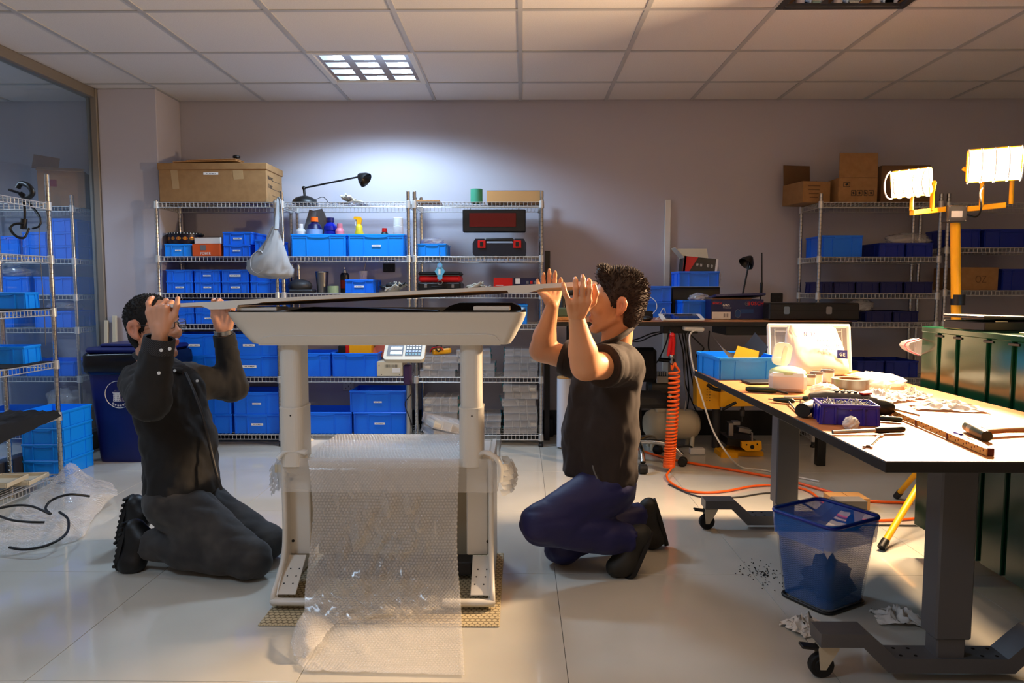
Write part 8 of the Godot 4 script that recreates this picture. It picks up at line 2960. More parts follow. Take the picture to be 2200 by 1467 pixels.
# eyeballs, brows: parts of the person in head axes
func head_extras(t: Node3D, o: Vector3, bs: Basis, s: float, hairm: Material, shut := false) -> void:
	for x in [-1.0, 1.0]:
		var b := MB.new()
		if shut:
			b.tube([o + bs * (Vector3(x * 0.019, 0.005, 0.085) * s), o + bs * (Vector3(x * 0.031, 0.002, 0.0865) * s), o + bs * (Vector3(x * 0.044, 0.005, 0.078) * s)], 0.0016, 5)
			part("eyelash", b, hairm, t)
			b = MB.new()
			b.tube([o + bs * (Vector3(x * 0.013, 0.033, 0.0945) * s), o + bs * (Vector3(x * 0.03, 0.0385, 0.0885) * s), o + bs * (Vector3(x * 0.05, 0.032, 0.0735) * s)], [0.0035, 0.004, 0.002], 6, false, true, 0.7)
			part("eyebrow", b, hairm, t)
			continue
		b.ball(o + bs * (Vector3(x * 0.031, 0.010, 0.0775) * s), Vector3.ONE * 0.0118 * s, Basis.IDENTITY, 14, 10)
		var ey := part("eye", b, M.eye_white, t)
		b = MB.new()
		b.ball(o + bs * (Vector3(x * 0.031, 0.010, 0.0848) * s), Vector3(0.0055, 0.0055, 0.0052) * s, bs, 12, 8)
		put("iris", b.mesh(t.position), M.black, ey)
		b = MB.new()
		b.tube([o + bs * (Vector3(x * 0.013, 0.033, 0.0945) * s), o + bs * (Vector3(x * 0.03, 0.0385, 0.0885) * s), o + bs * (Vector3(x * 0.05, 0.032, 0.0735) * s)], [0.0035, 0.004, 0.002], 6, false, true, 0.7)
		part("eyebrow", b, hairm, t)


# hand: wrist, direction to the knuckles, palm normal, thumb side; bends in degrees for index to little finger
func hand(mb: MB, wrist: Vector3, dv: Vector3, palm: Vector3, bends: Array, spread: Array, thumb: Array, fore: Vector3, sc := 1.0, flipside := 1.0) -> void:
	var d := dv.normalized()
	var n := (palm - d * palm.dot(d)).normalized()
	var th := d.cross(n) * flipside
	var f := Field.new(wrist - Vector3.ONE * 0.21, wrist + Vector3.ONE * 0.21, 0.0036, 420.0)
	var kn := []
	for i in 4:
		var q: Vector3 = wrist + (d * [0.088, 0.092, 0.088, 0.078][i] + th * (0.033 - 0.0215 * i)) * sc
		kn.append(q)
		f.cap(wrist + th * (0.016 - 0.010 * i) * sc + d * 0.012, q, 0.0175 * sc, 0.0118 * sc)
		f.cap(wrist + (th * (0.020 - 0.013 * i) + n * 0.006 + d * 0.02) * sc, q - d * 0.012 + n * 0.004 * sc, 0.014 * sc, 0.010 * sc)
	f.cap(kn[0], kn[3], 0.0105 * sc, 0.0095 * sc)
	f.cap(wrist + (fore - wrist).normalized() * 0.06, wrist, 0.0275 * sc, 0.0235 * sc)
	f.cap(wrist, wrist + d * 0.025, 0.0235 * sc, 0.022 * sc)
	f.cap(wrist + (th * 0.012 + n * 0.010 + d * 0.02) * sc, wrist + (th * 0.032 + n * 0.012 + d * 0.055) * sc, 0.016 * sc, 0.012 * sc)
	for i in 4:
		var len: float = [0.95, 1.06, 1.0, 0.78][i] * sc
		var p: Vector3 = kn[i]
		var a := 0.0
		var side: float = deg_to_rad(spread[i])
		for j in 3:
			a += deg_to_rad(bends[i][j])
			var dd := (d * cos(side) + th * sin(side)) * cos(a) + n * sin(a)
			var q: Vector3 = p + dd * [0.044, 0.027, 0.021][j] * len
			f.cap(p, q, [0.0096, 0.0088, 0.0080][j] * sc, [0.0088, 0.0080, 0.0068][j] * sc)
			p = q
	var tp := wrist + (d * 0.030 + th * 0.026 + n * 0.008) * sc
	for j in 3:
		var v: Vector3 = thumb[j]
		var q: Vector3 = tp + (d * v.x + th * v.y + n * v.z).normalized() * [0.042, 0.034, 0.026][j] * sc
		f.cap(tp, q, [0.014, 0.0108, 0.0098][j] * sc, [0.0108, 0.0098, 0.008][j] * sc)
		tp = q
	f.mesh(mb)


# fine tapering locks over a hair mesh
func tufts(mb: MB, ho: Vector3, hb: Basis, count: int, l0: float, l1: float, sd: int) -> void:
	var n := mb.v.size()
	var inv := hb.transposed()
	var r := RandomNumberGenerator.new()
	r.seed = sd
	for i in count:
		var k := r.randi() % n
		var p := mb.v[k]
		var q := inv * (p - ho)
		if q.y < -0.055 or mb.n[k].dot(hb * Vector3(0, 0, 1)) > 0.75:
			continue
		var d := (mb.n[k] * 0.8 + hb * Vector3(r.randf_range(-0.3, 0.3), 0.15 + 0.45 * smoothstep(0.0, 0.1, q.y), (0.5 if q.z > 0.03 else -0.4))).normalized()
		var l := r.randf_range(l0, l1) * (0.55 + 0.6 * smoothstep(-0.04, 0.1, q.y))
		mb.tube([p - mb.n[k] * 0.003, p + d * l * 0.6, p + d * l + Vector3(0, 0.001, 0)], [0.0024, 0.0018, 0.0004], 4, false, false)


func people() -> void:
	mat("eye_white", Color(0.85, 0.83, 0.80), 0.2)
	mat("hair_dark", Color(0.060, 0.044, 0.036), 0.85)
	mat("hair_brown", Color(0.16, 0.095, 0.06), 0.75)
	var vc := {"vertex_color_use_as_albedo": true, "subsurf_scatter_enabled": true, "subsurf_scatter_strength": 0.08}
	mat("skin_pale", Color(1, 1, 1), 0.5, 0.0, vc)
	mat("skin_tan", Color(1, 1, 1), 0.48, 0.0, vc)
	left_man()
	right_man()


func fold(f: FastNoiseLite, amp: float, stretch: Vector3) -> Callable:
	return func(p: Vector3) -> float: return (absf(f.get_noise_3dv(p * stretch)) - 0.15) * amp


func left_man() -> void:
	var root := Vector3(-1.315, 0.000, -2.675)
	root.y = 0.0
	var t := thing("person", "kneeling man in glasses, black shirt and dark jeans holding the panel's left end", "person", root)
	var nsh := Vector3(-1.366, 0.728, -2.520)
	var fsh := Vector3(-1.330, 0.687, -2.880)
	var nel := Vector3(-1.221, 0.695, -2.310)
	var nwr := Vector3(-1.168, 0.918, -2.290)
	var fel := Vector3(-1.227, 0.644, -3.000)
	var fwr := Vector3(-1.237, 0.878, -2.950)
	var nhip := Vector3(-1.288, 0.248, -2.620)
	var fhip := Vector3(-1.319, 0.189, -2.840)
	var nkn := Vector3(-0.987, 0.075, -2.535)
	var fkn := Vector3(-0.991, 0.070, -2.716)
	var nank := Vector3(-1.413, 0.098, -2.620)
	var fan := Vector3(-1.478, 0.052, -2.840)
	var hb := Basis(Vector3.UP, deg_to_rad(90 - 18)) * Basis(Vector3.RIGHT, deg_to_rad(-7))
	var ho := Vector3(-1.400, 0.912, -2.700)
	var nb := Vector3(-1.418, 0.741, -2.720)
	# body
	var mb := MB.new()
	mb.col = Color(0.80, 0.58, 0.46).srgb_to_linear()
	var base := Color(0.80, 0.58, 0.46).srgb_to_linear()
	var hf := head_field(ho, hb, 1.03, nb, 0.058)
	var inv := hb.transposed()
	hf.mesh(mb, null, func(p: Vector3) -> Color:
		var q := inv * (p - ho) / 1.03
		var c := base
		var beard := smoothstep(-0.028, -0.05, q.y) * smoothstep(-0.02, 0.02, q.z) * smoothstep(-0.125, -0.10, q.y)
		c = c.lerp(Color(0.42, 0.31, 0.26).srgb_to_linear(), beard * 0.55)
		if absf(q.y + 0.060) < 0.012 and absf(q.x) < 0.022 and q.z > 0.08:
			c = Color(0.70, 0.44, 0.38).srgb_to_linear()
		if absf(q.x) > 0.07:
			c = c.lerp(Color(0.80, 0.42, 0.36).srgb_to_linear(), 0.25)
		return c)
	hand(mb, nwr, Vector3(-0.10, 1, -0.02), Vector3(0.12, 0, -1), [[62, 75, 45], [60, 80, 45], [58, 80, 45], [12, 35, 20]], [2, 0, -2, -4], [Vector3(0.8, 0.75, 0.1), Vector3(1, 0.35, 0.1), Vector3(1, 0.2, 0.15)], nel, 0.93, -1.0)
	hand(mb, fwr, Vector3(0.10, 1, 0.0), Vector3(0.1, 0, 1), [[25, 40, 30], [30, 45, 35], [35, 50, 35], [30, 45, 30]], [3, 0, -3, -8], [Vector3(1, 0.5, -0.1), Vector3(1, 0.15, 0.0), Vector3(1, 0.05, 0.1)], fel, 1.0, -1.0)
	var bf := Field.new(Vector3(-1.65, 0.03, -3.12), Vector3(-0.84, 1.0, -2.1), 0.016, 90.0)
	for q in [[nsh, nel, 0.035, 0.033], [nel, nwr, 0.033, 0.026], [fsh, fel, 0.035, 0.033], [fel, fwr, 0.033, 0.026], [nsh, fsh, 0.05, 0.05], [nb, nsh.lerp(fsh, 0.5), 0.045, 0.045], [nsh.lerp(fsh, 0.5), nhip.lerp(fhip, 0.5), 0.055, 0.06], [nhip, nkn, 0.06, 0.04], [fhip, fkn, 0.06, 0.04], [nkn, nank, 0.04, 0.03], [fkn, fan, 0.04, 0.03], [nhip, fhip, 0.07, 0.07]]:
		bf.cap(q[0], q[1], q[2], q[3])
	bf.mesh(mb)
	put("body", mb.mesh(root, true), M.skin_pale, t)
	head_extras(t, ho, hb, 1.03, M.hair_dark)
	# cropped hair
	var hr := Field.new(ho - Vector3.ONE * 0.16, ho + Vector3.ONE * 0.17, 0.005, 160.0)
	var cl := [Plane(hb * Vector3(0, -0.55, 0.85).normalized(), (hb * Vector3(0, -0.55, 0.85).normalized()).dot(ho + hb * Vector3(0, 0.052, 0.052)))]
	hr.ell(ho + hb * Vector3(0, 0.046, -0.016), Vector3(0.078, 0.088, 0.099), hb, cl)
	var cl2 := [Plane(hb * Vector3(0, 0, 1), (hb * Vector3(0, 0, 1)).dot(ho + hb * Vector3(0, 0, -0.028)))]
	hr.ell(ho + hb * Vector3(0, -0.015, -0.040), Vector3(0.067, 0.075, 0.060), hb, cl2)
	var hn := noise(190.0, FastNoiseLite.TYPE_SIMPLEX_SMOOTH, 2, 3)
	mb = MB.new()
	hr.mesh(mb, func(p: Vector3) -> float: return hn.get_noise_3dv(p) * 0.0016)
	tufts(mb, ho, hb, 2200, 0.003, 0.005, 8)
	part("hair", mb, M.hair_dark, t, "closely cropped dark hair")
	# glasses
	mb = MB.new()
	var gl := []
	for x in [-1.0, 1.0]:
		gl = []
		for p in round_rect(0.046, 0.032, 0.010, 4):
			gl.append(ho + hb * (Vector3(x * 0.032 + p.x, 0.008 + p.y, 0.108 - absf(x * 0.032 + p.x) * 0.18) * 1.03))
		mb.tube(gl, 0.0016, 6, true)
		mb.tube([ho + hb * (Vector3(x * 0.056, 0.014, 0.097) * 1.03), ho + hb * (Vector3(x * 0.077, 0.012, 0.03) * 1.03), ho + hb * (Vector3(x * 0.080, 0.014, -0.012) * 1.03)], 0.0016, 6)
	mb.tube([ho + hb * Vector3(-0.010, 0.012, 0.110), ho + hb * Vector3(0, 0.015, 0.113), ho + hb * Vector3(0.010, 0.012, 0.110)], 0.0015, 6)
	var gf := part("glasses", mb, M.black, t, "thin black-framed glasses")
	for x in [-1.0, 1.0]:
		mb = MB.new()
		mb.prism(round_rect(0.045, 0.031, 0.010, 4), 0.001, Transform3D(hb * Basis(Vector3.UP, x * 0.18), ho + hb * (Vector3(x * 0.032, 0.008, 0.1025) * 1.03)))
		put("lens", mb.mesh(root), glass("lens_glass", Color(0.8, 0.85, 0.9), 0.08, 0.02), gf)
	# shirt
	mat("shirt_black", Color(0.075, 0.072, 0.075), 0.85, 0.0, {"rim_enabled": true, "rim": 0.25})
	var stripes := image_tex(32, 32, func(x, y): return Color(0.30, 0.30, 0.32) if (x + y) % 8 < 2 else Color(0.075, 0.074, 0.08))
	mat("pinstripe", Color.WHITE, 0.85, 0.0, tri_opt(stripes, 38.0))
	var sf := Field.new(Vector3(-1.66, 0.2, -3.17), Vector3(-0.82, 1.02, -2.14), 0.0105, 85.0)
	var hemn := Vector3(0.10, -1, 0).normalized()
	var hem := [Plane(hemn, hemn.dot(Vector3(-1.317, 0.273, -2.700)))]
	for q in [[Vector3(-1.372, 0.703, -2.600), Vector3(-1.313, 0.485, -2.640), 0.088, 0.102], [Vector3(-1.373, 0.666, -2.840), Vector3(-1.330, 0.449, -2.800), 0.086, 0.100], [Vector3(-1.313, 0.485, -2.640), Vector3(-1.305, 0.305, -2.640), 0.103, 0.116], [Vector3(-1.330, 0.449, -2.800), Vector3(-1.318, 0.265, -2.780), 0.10, 0.112], [Vector3(-1.323, 0.672, -2.720), Vector3(-1.300, 0.469, -2.710), 0.094, 0.106], [Vector3(-1.300, 0.469, -2.710), Vector3(-1.294, 0.288, -2.700), 0.106, 0.118]]:
		sf.cap(q[0], q[1], q[2], q[3], hem)
	sf.cap(Vector3(-1.377, 0.735, -2.600), Vector3(-1.359, 0.698, -2.840), 0.066, 0.064)
	sf.cap(Vector3(-1.406, 0.761, -2.700), Vector3(-1.393, 0.687, -2.720), 0.066, 0.09)
	sf.cap(nsh, nel, 0.070, 0.060)
	sf.cap(fsh, fel, 0.068, 0.056)
	var cn := (nwr - nel).normalized()
	sf.cap(nel, nwr - cn * 0.012, 0.060, 0.047, [Plane(cn, cn.dot(nwr - cn * 0.055))])
	var cf := (fwr - fel).normalized()
	sf.cap(fel, fwr - cf * 0.012, 0.056, 0.043, [Plane(cf, cf.dot(fwr - cf * 0.015))])
	mb = MB.new()
	sf.mesh(mb, fold(noise(9.0, FastNoiseLite.TYPE_SIMPLEX_SMOOTH, 2, 14), 0.012, Vector3(1.2, 0.9, 1.0)))
	var sh := part("shirt", mb, M.shirt_black, t)
	mb = MB.new()
	mb.lathe([[0.0485, -0.062], [0.0505, -0.060], [0.0485, -0.012], [0.046, -0.010], [0.040, -0.012]], 22, Transform3D(Basis(cn.cross(Vector3.BACK).normalized(), cn, cn.cross(Vector3.BACK).normalized().cross(cn)), nwr), true)
	put("cuff", mb.mesh(root), M.pinstripe, sh)
	mb = MB.new()
	mb.lathe([[0.044, -0.055], [0.046, -0.053], [0.045, -0.006], [0.042, -0.004], [0.036, -0.006]], 22, Transform3D(Basis(cf.cross(Vector3.BACK).normalized(), cf, cf.cross(Vector3.BACK).normalized().cross(cf)), fwr), true)
	put("cuff", mb.mesh(root), M.shirt_black, sh)
	mb = MB.new()
	mb.tube(curve([Vector3(-1.277, 0.756, -2.660), Vector3(-1.338, 0.769, -2.635), Vector3(-1.407, 0.793, -2.640), Vector3(-1.476, 0.807, -2.710), Vector3(-1.485, 0.811, -2.790), Vector3(-1.411, 0.795, -2.800), Vector3(-1.328, 0.762, -2.760)]), 0.018, 8, false, true, 0.55)
	put("collar", mb.mesh(root), M.shirt_black, sh)
	mb = MB.new()
	mb.tube(curve([Vector3(-1.267, 0.748, -2.660), Vector3(-1.220, 0.673, -2.630), Vector3(-1.192, 0.595, -2.625), Vector3(-1.172, 0.516, -2.620), Vector3(-1.154, 0.448, -2.610), Vector3(-1.133, 0.371, -2.600), Vector3(-1.117, 0.314, -2.600)]), 0.006, 8)
	put("placket_edge", mb.mesh(root), M.dark_grey, sh)
	for q in [Vector3(-1.143, 0.870, -2.245), Vector3(-1.118, 0.874, -2.250), Vector3(-1.148, 0.798, -2.235), Vector3(-1.291, 0.759, -2.630), Vector3(-1.231, 0.714, -2.680)]:
		mb = MB.new()
		mb.lathe([[0, 0], [0.0055, 0], [0.0055, 0.0025], [0.003, 0.003], [0.0025, 0.0015], [0, 0.0015]], 12, Transform3D(Basis(Vector3.RIGHT, PI / 2), q))
		put("button", mb.mesh(root), M.white, sh)
	mb = MB.new()
	mb.lathe([[0.036, -0.010], [0.0385, -0.008], [0.0385, 0.008], [0.036, 0.010]], 20, Transform3D(Basis(cf.cross(Vector3.BACK).normalized(), cf, cf.cross(Vector3.BACK).normalized().cross(cf)), fwr + cf * 0.006))
	part("wrist_watch", mb, M.steel, t, "silver wrist band")
	# jeans
	mat("jeans_grey", Color.WHITE, 0.85, 0.0, tri_opt(noise_tex(0.02, Color(0.12, 0.12, 0.128), Color(0.30, 0.285, 0.27), 256, false, 23), 1.6, {"rim_enabled": true, "rim": 0.2}))
	var jf := Field.new(Vector3(-1.55, 0.0, -3.02), Vector3(-0.78, 0.52, -2.42), 0.0105, 85.0)
	var wst := [Plane(Vector3.UP, Vector3(-1.315, 0.325, -2.700).y)]
	jf.cap(nhip, nkn, 0.104, 0.066, wst)
	jf.cap(fhip, fkn, 0.100, 0.062, wst)
	jf.cap(nhip + Vector3(-0.03, 0.02, 0.02), fhip + Vector3(-0.03, 0.02, -0.02), 0.088, 0.088, wst)
	var an1 := (nank - nkn).normalized()
	jf.cap(nkn, nank, 0.064, 0.056, [Plane(an1, an1.dot(nank))])
	var an2 := (fan - fkn).normalized()
	jf.cap(fkn, fan, 0.060, 0.055, [Plane(an2, an2.dot(fan))])
	jf.cap(nkn.lerp(nank, 0.25), nkn.lerp(nank, 0.6), 0.066, 0.07)
	mb = MB.new()
	jf.mesh(mb, fold(noise(8.0, FastNoiseLite.TYPE_SIMPLEX_SMOOTH, 1, 31), 0.009, Vector3(0.7, 1.2, 1.2)))
	var je := part("jeans", mb, M.jeans_grey, t)
	shoe(t, Vector3(-1.435, 0.112, -2.620), Vector3(-1.452, -0.003, -2.600), Vector3(-1, 0.12, 0), "black")
	shoe(t, Vector3(-1.550, 0.140, -2.840), Vector3(-1.582, 0.012, -2.840), Vector3(-1, 0.12, 0), "black")


# a shoe standing on its toe: heel above, toe below, sole to one side
func shoe(t: Node3D, ankle: Vector3, toe: Vector3, sole: Vector3, look: String) -> void:
	if not M.has("shoe_black"):
		mat("shoe_black", Color(0.035, 0.034, 0.034), 0.5)
		mat("shoe_grey", Color(0.13, 0.125, 0.10), 0.65)
	var d := (toe - ankle).normalized()
	var sd := (sole - d * sole.dot(d)).normalized()
	var up := -sd
	var w := d.cross(sd)
	var heel := ankle - d * 0.035 + sd * 0.035
	toe.y = maxf(toe.y, 0.034)
	var f := Field.new(ankle.min(toe) - Vector3.ONE * 0.15, ankle.max(toe) + Vector3.ONE * 0.15, 0.006, 130.0)
	var pl := [Plane(sd, sd.dot(ankle + sd * 0.055)), Plane(Vector3.DOWN, -0.004)]
	f.cap(ankle, heel, 0.042, 0.036, pl)
	f.cap(ankle, ankle + d * 0.09 + sd * 0.02, 0.044, 0.042, pl)
	f.cap(heel, heel + d * 0.12, 0.034, 0.036, pl)
	f.cap(ankle + d * 0.08 + sd * 0.022 + w * 0.01, toe + w * 0.008, 0.040, 0.032, pl)
	f.cap(ankle + d * 0.08 + sd * 0.022 - w * 0.012, toe - w * 0.012, 0.038, 0.030, pl)
	var mb := MB.new()
	f.mesh(mb)
	var s := part("shoe", mb, M["shoe_" + look], t)
	# sole: outline with lugs across it
	mb = MB.new()
	var so := ankle + sd * 0.053
	var ln := (toe - ankle).length()
	var pts := []
	for k in 20:
		var a := TAU * k / 20
		var v := cos(a)
		var wd := 0.036 + 0.010 * smoothstep(-0.2, 0.7, v)
		pts.append(Vector2(sin(a) * wd * 1.05, v * (ln * 0.5 + 0.055)))
	mb.prism(pts, 0.016, Transform3D(Basis(w, d, w.cross(d)), so + d * (ln * 0.5 - 0.012) - (w.cross(d)) * (0.0 if w.cross(d).dot(sd) > 0 else 0.016)))
	for i in mb.v.size():
		mb.v[i].y = maxf(mb.v[i].y, 0.003)
	put("sole", mb.mesh(t.position), M.rubber, s)
	if look == "black":
		for k in 9:
			mb = MB.new()
			mb.box(so + sd * 0.017 + d * (-0.055 + (ln + 0.075) * k / 8.0), Vector3(0.075, 0.012, 0.012), Basis(w, d, w.cross(d)), 0.003)
			for i in mb.v.size():
				mb.v[i].y = maxf(mb.v[i].y, 0.002)
			put("tread_lug", mb.mesh(t.position), M.rubber, s)
	else:
		for k in 5:
			mb = MB.new()
			var c := ankle + d * (0.03 + k * 0.016) + up * (0.030 - k * 0.004)
			mb.tube([c + w * 0.02, c + up * 0.014, c - w * 0.02], 0.003, 6)
			put("lace", mb.mesh(t.position), M.grey, s)


func right_man() -> void:
	var root := Vector3(0.319, 0.000, -2.741)
	root.y = 0.0
	var t := thing("person", "kneeling man in dark polo shirt and navy trousers holding the panel's right end", "person", root)
	var nsh := Vector3(0.372, 0.788, -2.560)
	var fsh := Vector3(0.275, 0.758, -2.880)
	var nel := Vector3(0.219, 0.808, -2.360)
	var nwr := Vector3(0.183, 0.975, -2.310)
	var fel := Vector3(0.089, 0.809, -2.950)
	var fwr := Vector3(0.130, 0.998, -2.850)
	var nhip := Vector3(0.329, 0.325, -2.620)
	var fhip := Vector3(0.318, 0.272, -2.840)
	var nkn := Vector3(0.073, 0.215, -2.520)
	var fkn := Vector3(0.165, 0.072, -2.688)
	var nank := Vector3(0.410, 0.127, -2.600)
	var fan := Vector3(0.488, 0.135, -2.860)
	var hb := Basis(Vector3.UP, deg_to_rad(-90 - 3)) * Basis(Vector3.RIGHT, deg_to_rad(-7))
	var ho := Vector3(0.362, 1.001, -2.700)
	var nb := Vector3(0.366, 0.830, -2.720)
	var s := 1.0
	var mb := MB.new()
	var base := Color(0.84, 0.60, 0.44).srgb_to_linear()
	mb.col = base
	var hf := head_field(ho, hb, s, nb, 0.060, true)
	var inv := hb.transposed()
	hf.mesh(mb, null, func(p: Vector3) -> Color:
		var q := inv * (p - ho)
		if absf(q.y + 0.060) < 0.012 and absf(q.x) < 0.022 and q.z > 0.08:
			return Color(0.70, 0.38, 0.32).srgb_to_linear()
		if absf(q.x) > 0.072:
			return base.lerp(Color(0.82, 0.40, 0.32).srgb_to_linear(), 0.3)
		return base)
	hand(mb, nwr, Vector3(0.03, 0.62, 0.74), Vector3(0.0, 0.7, -0.7), [[34, 42, 36], [30, 42, 38], [34, 42, 38], [28, 30, 22]], [2, 0, -4, -30], [Vector3(0.8, 0.75, 0.3), Vector3(0.9, 0.2, 0.5), Vector3(0.8, -0.25, 0.6)], nel, 0.93, -1.0)
	hand(mb, fwr, Vector3(0.0, 0.66, -0.68), Vector3(0.0, 0.7, 0.7), [[38, 36, 30], [30, 30, 26], [34, 32, 26], [38, 36, 28]], [6, 0, -5, -12], [Vector3(0.9, 0.7, 0.3), Vector3(1, 0.3, 0.3), Vector3(1, 0.1, 0.3)], fel, 0.93, -1.0)
	# bare arms and the rest of the body under the clothes
	var af := Field.new(Vector3(-0.05, 0.62, -3.05), Vector3(0.5, 1.1, -2.16), 0.0075, 120.0)
	af.cap(nsh, nel, 0.052, 0.046)
	af.cap(nel, nel.lerp(nwr, 0.3), 0.045, 0.044)
	af.cap(nel.lerp(nwr, 0.3), nwr, 0.044, 0.026)
	af.cap(fsh, fel, 0.052, 0.046)
	af.cap(fel, fel.lerp(fwr, 0.3), 0.045, 0.044)
	af.cap(fel.lerp(fwr, 0.3), fwr, 0.044, 0.026)
	af.mesh(mb)
	var bf := Field.new(Vector3(0.0, 0.03, -3.05), Vector3(0.60, 0.98, -2.4), 0.016, 90.0)
	for q in [[nsh, fsh, 0.05, 0.05], [nb, nsh.lerp(fsh, 0.5), 0.045, 0.045], [nsh.lerp(fsh, 0.5), nhip.lerp(fhip, 0.5), 0.055, 0.06], [nhip, nkn, 0.06, 0.04], [fhip, fkn, 0.06, 0.04], [nkn, nank, 0.04, 0.03], [fkn, fan, 0.04, 0.03], [nhip, fhip, 0.07, 0.07]]:
		bf.cap(q[0], q[1], q[2], q[3])
	bf.mesh(mb)
	put("body", mb.mesh(root, true), M.skin_tan, t)
	head_extras(t, ho, hb, s, M.hair_dark, true)
	# thick spiky hair
	var hr := Field.new(ho - Vector3.ONE * 0.18, ho + Vector3.ONE * 0.19, 0.005, 150.0)
	var n1 := (hb * Vector3(0, -0.62, 0.78)).normalized()
	var cl := [Plane(n1, n1.dot(ho + hb * Vector3(0, 0.060, 0.060)))]
	var n2 := hb * Vector3(0, 0, 1)
	hr.ell(ho + hb * Vector3(0, 0.052, -0.014), Vector3(0.080, 0.092, 0.103), hb, cl)
	hr.ell(ho + hb * Vector3(0, -0.012, -0.045), Vector3(0.070, 0.080, 0.062), hb, [Plane(n2, n2.dot(ho + hb * Vector3(0, 0, -0.030)))])
	hr.cap(ho + hb * Vector3(-0.035, 0.116, 0.062), ho + hb * Vector3(0.035, 0.116, 0.062), 0.026, 0.026)
	for x in [-1.0, 1.0]:
		hr.cap(ho + hb * Vector3(x * 0.072, 0.05, 0.018), ho + hb * Vector3(x * 0.073, 0.004, 0.016), 0.012, 0.006)
	mb = MB.new()
	hr.mesh(mb)
	tufts(mb, ho, hb, 2600, 0.006, 0.013, 12)
	part("hair", mb, M.hair_brown, t, "thick spiky dark brown hair")
	# polo shirt
	mat("polo", Color(0.15, 0.108, 0.092), 0.85, 0.0, {"rim_enabled": true, "rim": 0.3})
	var sf := Field.new(Vector3(0.0, 0.25, -3.1), Vector3(0.62, 1.06, -2.24), 0.0105, 85.0)
	var hn := Vector3(-0.12, -1, 0).normalized()
	var hem := [Plane(hn, hn.dot(Vector3(0.311, 0.344, -2.700)))]
	for q in [[Vector3(0.354, 0.700, -2.620), Vector3(0.342, 0.528, -2.620), 0.090, 0.097], [Vector3(0.342, 0.528, -2.620), Vector3(0.337, 0.370, -2.620), 0.097, 0.100], [Vector3(0.297, 0.674, -2.800), Vector3(0.284, 0.491, -2.800), 0.092, 0.097], [Vector3(0.284, 0.491, -2.800), Vector3(0.289, 0.321, -2.800), 0.097, 0.102], [Vector3(0.283, 0.674, -2.700), Vector3(0.270, 0.512, -2.700), 0.094, 0.101], [Vector3(0.270, 0.512, -2.700), Vector3(0.272, 0.348, -2.700), 0.101, 0.106]]:
		sf.cap(q[0], q[1], q[2], q[3], hem)
	sf.cap(Vector3(0.384, 0.764, -2.620), Vector3(0.342, 0.748, -2.840), 0.074, 0.068)
	sf.cap(Vector3(0.363, 0.826, -2.700), Vector3(0.360, 0.743, -2.720), 0.064, 0.09)
	var c1 := (nel - nsh).normalized()
	var c2 := (fel - fsh).normalized()
	sf.cap(nsh, nsh.lerp(nel, 0.9), 0.076, 0.068, [Plane(c1, c1.dot(nsh.lerp(nel, 0.56)))])
	sf.cap(fsh, fsh.lerp(fel, 0.9), 0.074, 0.066, [Plane(c2, c2.dot(fsh.lerp(fel, 0.50)))])
	mb = MB.new()
	sf.mesh(mb, fold(noise(8.0, FastNoiseLite.TYPE_SIMPLEX_SMOOTH, 2, 19), 0.013, Vector3(1.1, 0.8, 1.0)))
	var sh := part("polo_shirt", mb, M.polo, t)
	mb = MB.new()
	mb.tube(curve([Vector3(0.264, 0.835, -2.660), Vector3(0.299, 0.855, -2.630), Vector3(0.353, 0.876, -2.625), Vector3(0.399, 0.900, -2.660), Vector3(0.419, 0.905, -2.720), Vector3(0.411, 0.890, -2.790), Vector3(0.357, 0.852, -2.820), Vector3(0.288, 0.837, -2.780)]), 0.027, 8, false, true, 0.4)
	put("collar", mb.mesh(root), M.polo, sh)
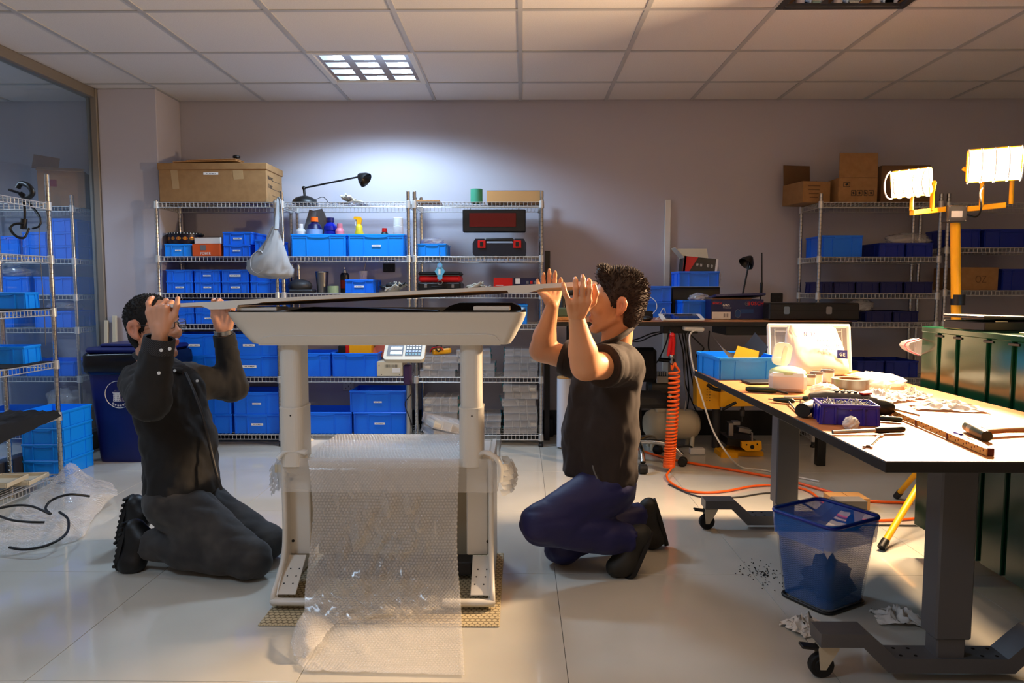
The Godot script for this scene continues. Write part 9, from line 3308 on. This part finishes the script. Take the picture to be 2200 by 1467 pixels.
	for q in [[nsh.lerp(nel, 0.555), c1, 0.0735], [fsh.lerp(fel, 0.495), c2, 0.0715]]:
		mb = MB.new()
		var u: Vector3 = q[1]
		var sx := u.cross(Vector3.UP).normalized()
		mb.lathe([[q[2], -0.022], [q[2] + 0.0035, -0.018], [q[2] + 0.003, 0.004], [q[2] - 0.004, 0.005], [q[2] - 0.018, 0.002]], 26, Transform3D(Basis(sx, u, sx.cross(u)), q[0]), true)
		put("sleeve_band", mb.mesh(root), M.polo, sh)
	# trousers
	mat("trousers_navy", Color(0.06, 0.07, 0.30), 0.6, 0.0, {"rim_enabled": true, "rim": 0.35})
	var jf := Field.new(Vector3(-0.05, 0.0, -3.05), Vector3(0.62, 0.5, -2.4), 0.0105, 85.0)
	var wst := [Plane(Vector3.UP, Vector3(0.311, 0.388, -2.700).y)]
	jf.cap(nhip, nkn, 0.100, 0.068, wst)
	jf.cap(fhip, fkn, 0.100, 0.064, wst)
	jf.cap(nhip, fhip, 0.094, 0.094, wst)
	var a1 := (nank - nkn).normalized()
	jf.cap(nkn, nank, 0.064, 0.058, [Plane(a1, a1.dot(nank + a1 * 0.005))])
	jf.cap(nkn.lerp(nank, 0.2), nkn.lerp(nank, 0.7), 0.066, 0.064)
	var a2 := (fan - fkn).normalized()
	jf.cap(fkn, fan, 0.062, 0.056, [Plane(a2, a2.dot(fan + a2 * 0.01))])
	mb = MB.new()
	jf.mesh(mb, fold(noise(9.0, FastNoiseLite.TYPE_SIMPLEX_SMOOTH, 1, 37), 0.009, Vector3(0.6, 1.4, 1.0)))
	var tr := part("trousers", mb, M.trousers_navy, t)
	mb = MB.new()
	mb.tube(curve([Vector3(0.260, 0.435, -2.503), Vector3(0.267, 0.410, -2.500), Vector3(0.278, 0.388, -2.500)]), 0.003, 6)
	put("drawstring", mb.mesh(root), M.grey, tr)
	shoe(t, Vector3(0.410, 0.131, -2.600), Vector3(0.355, 0.028, -2.570), Vector3(0.8, -0.4, 0), "grey")
	shoe(t, Vector3(0.507, 0.127, -2.860), Vector3(0.535, 0.029, -2.860), Vector3(1, 0.0, 0), "grey")
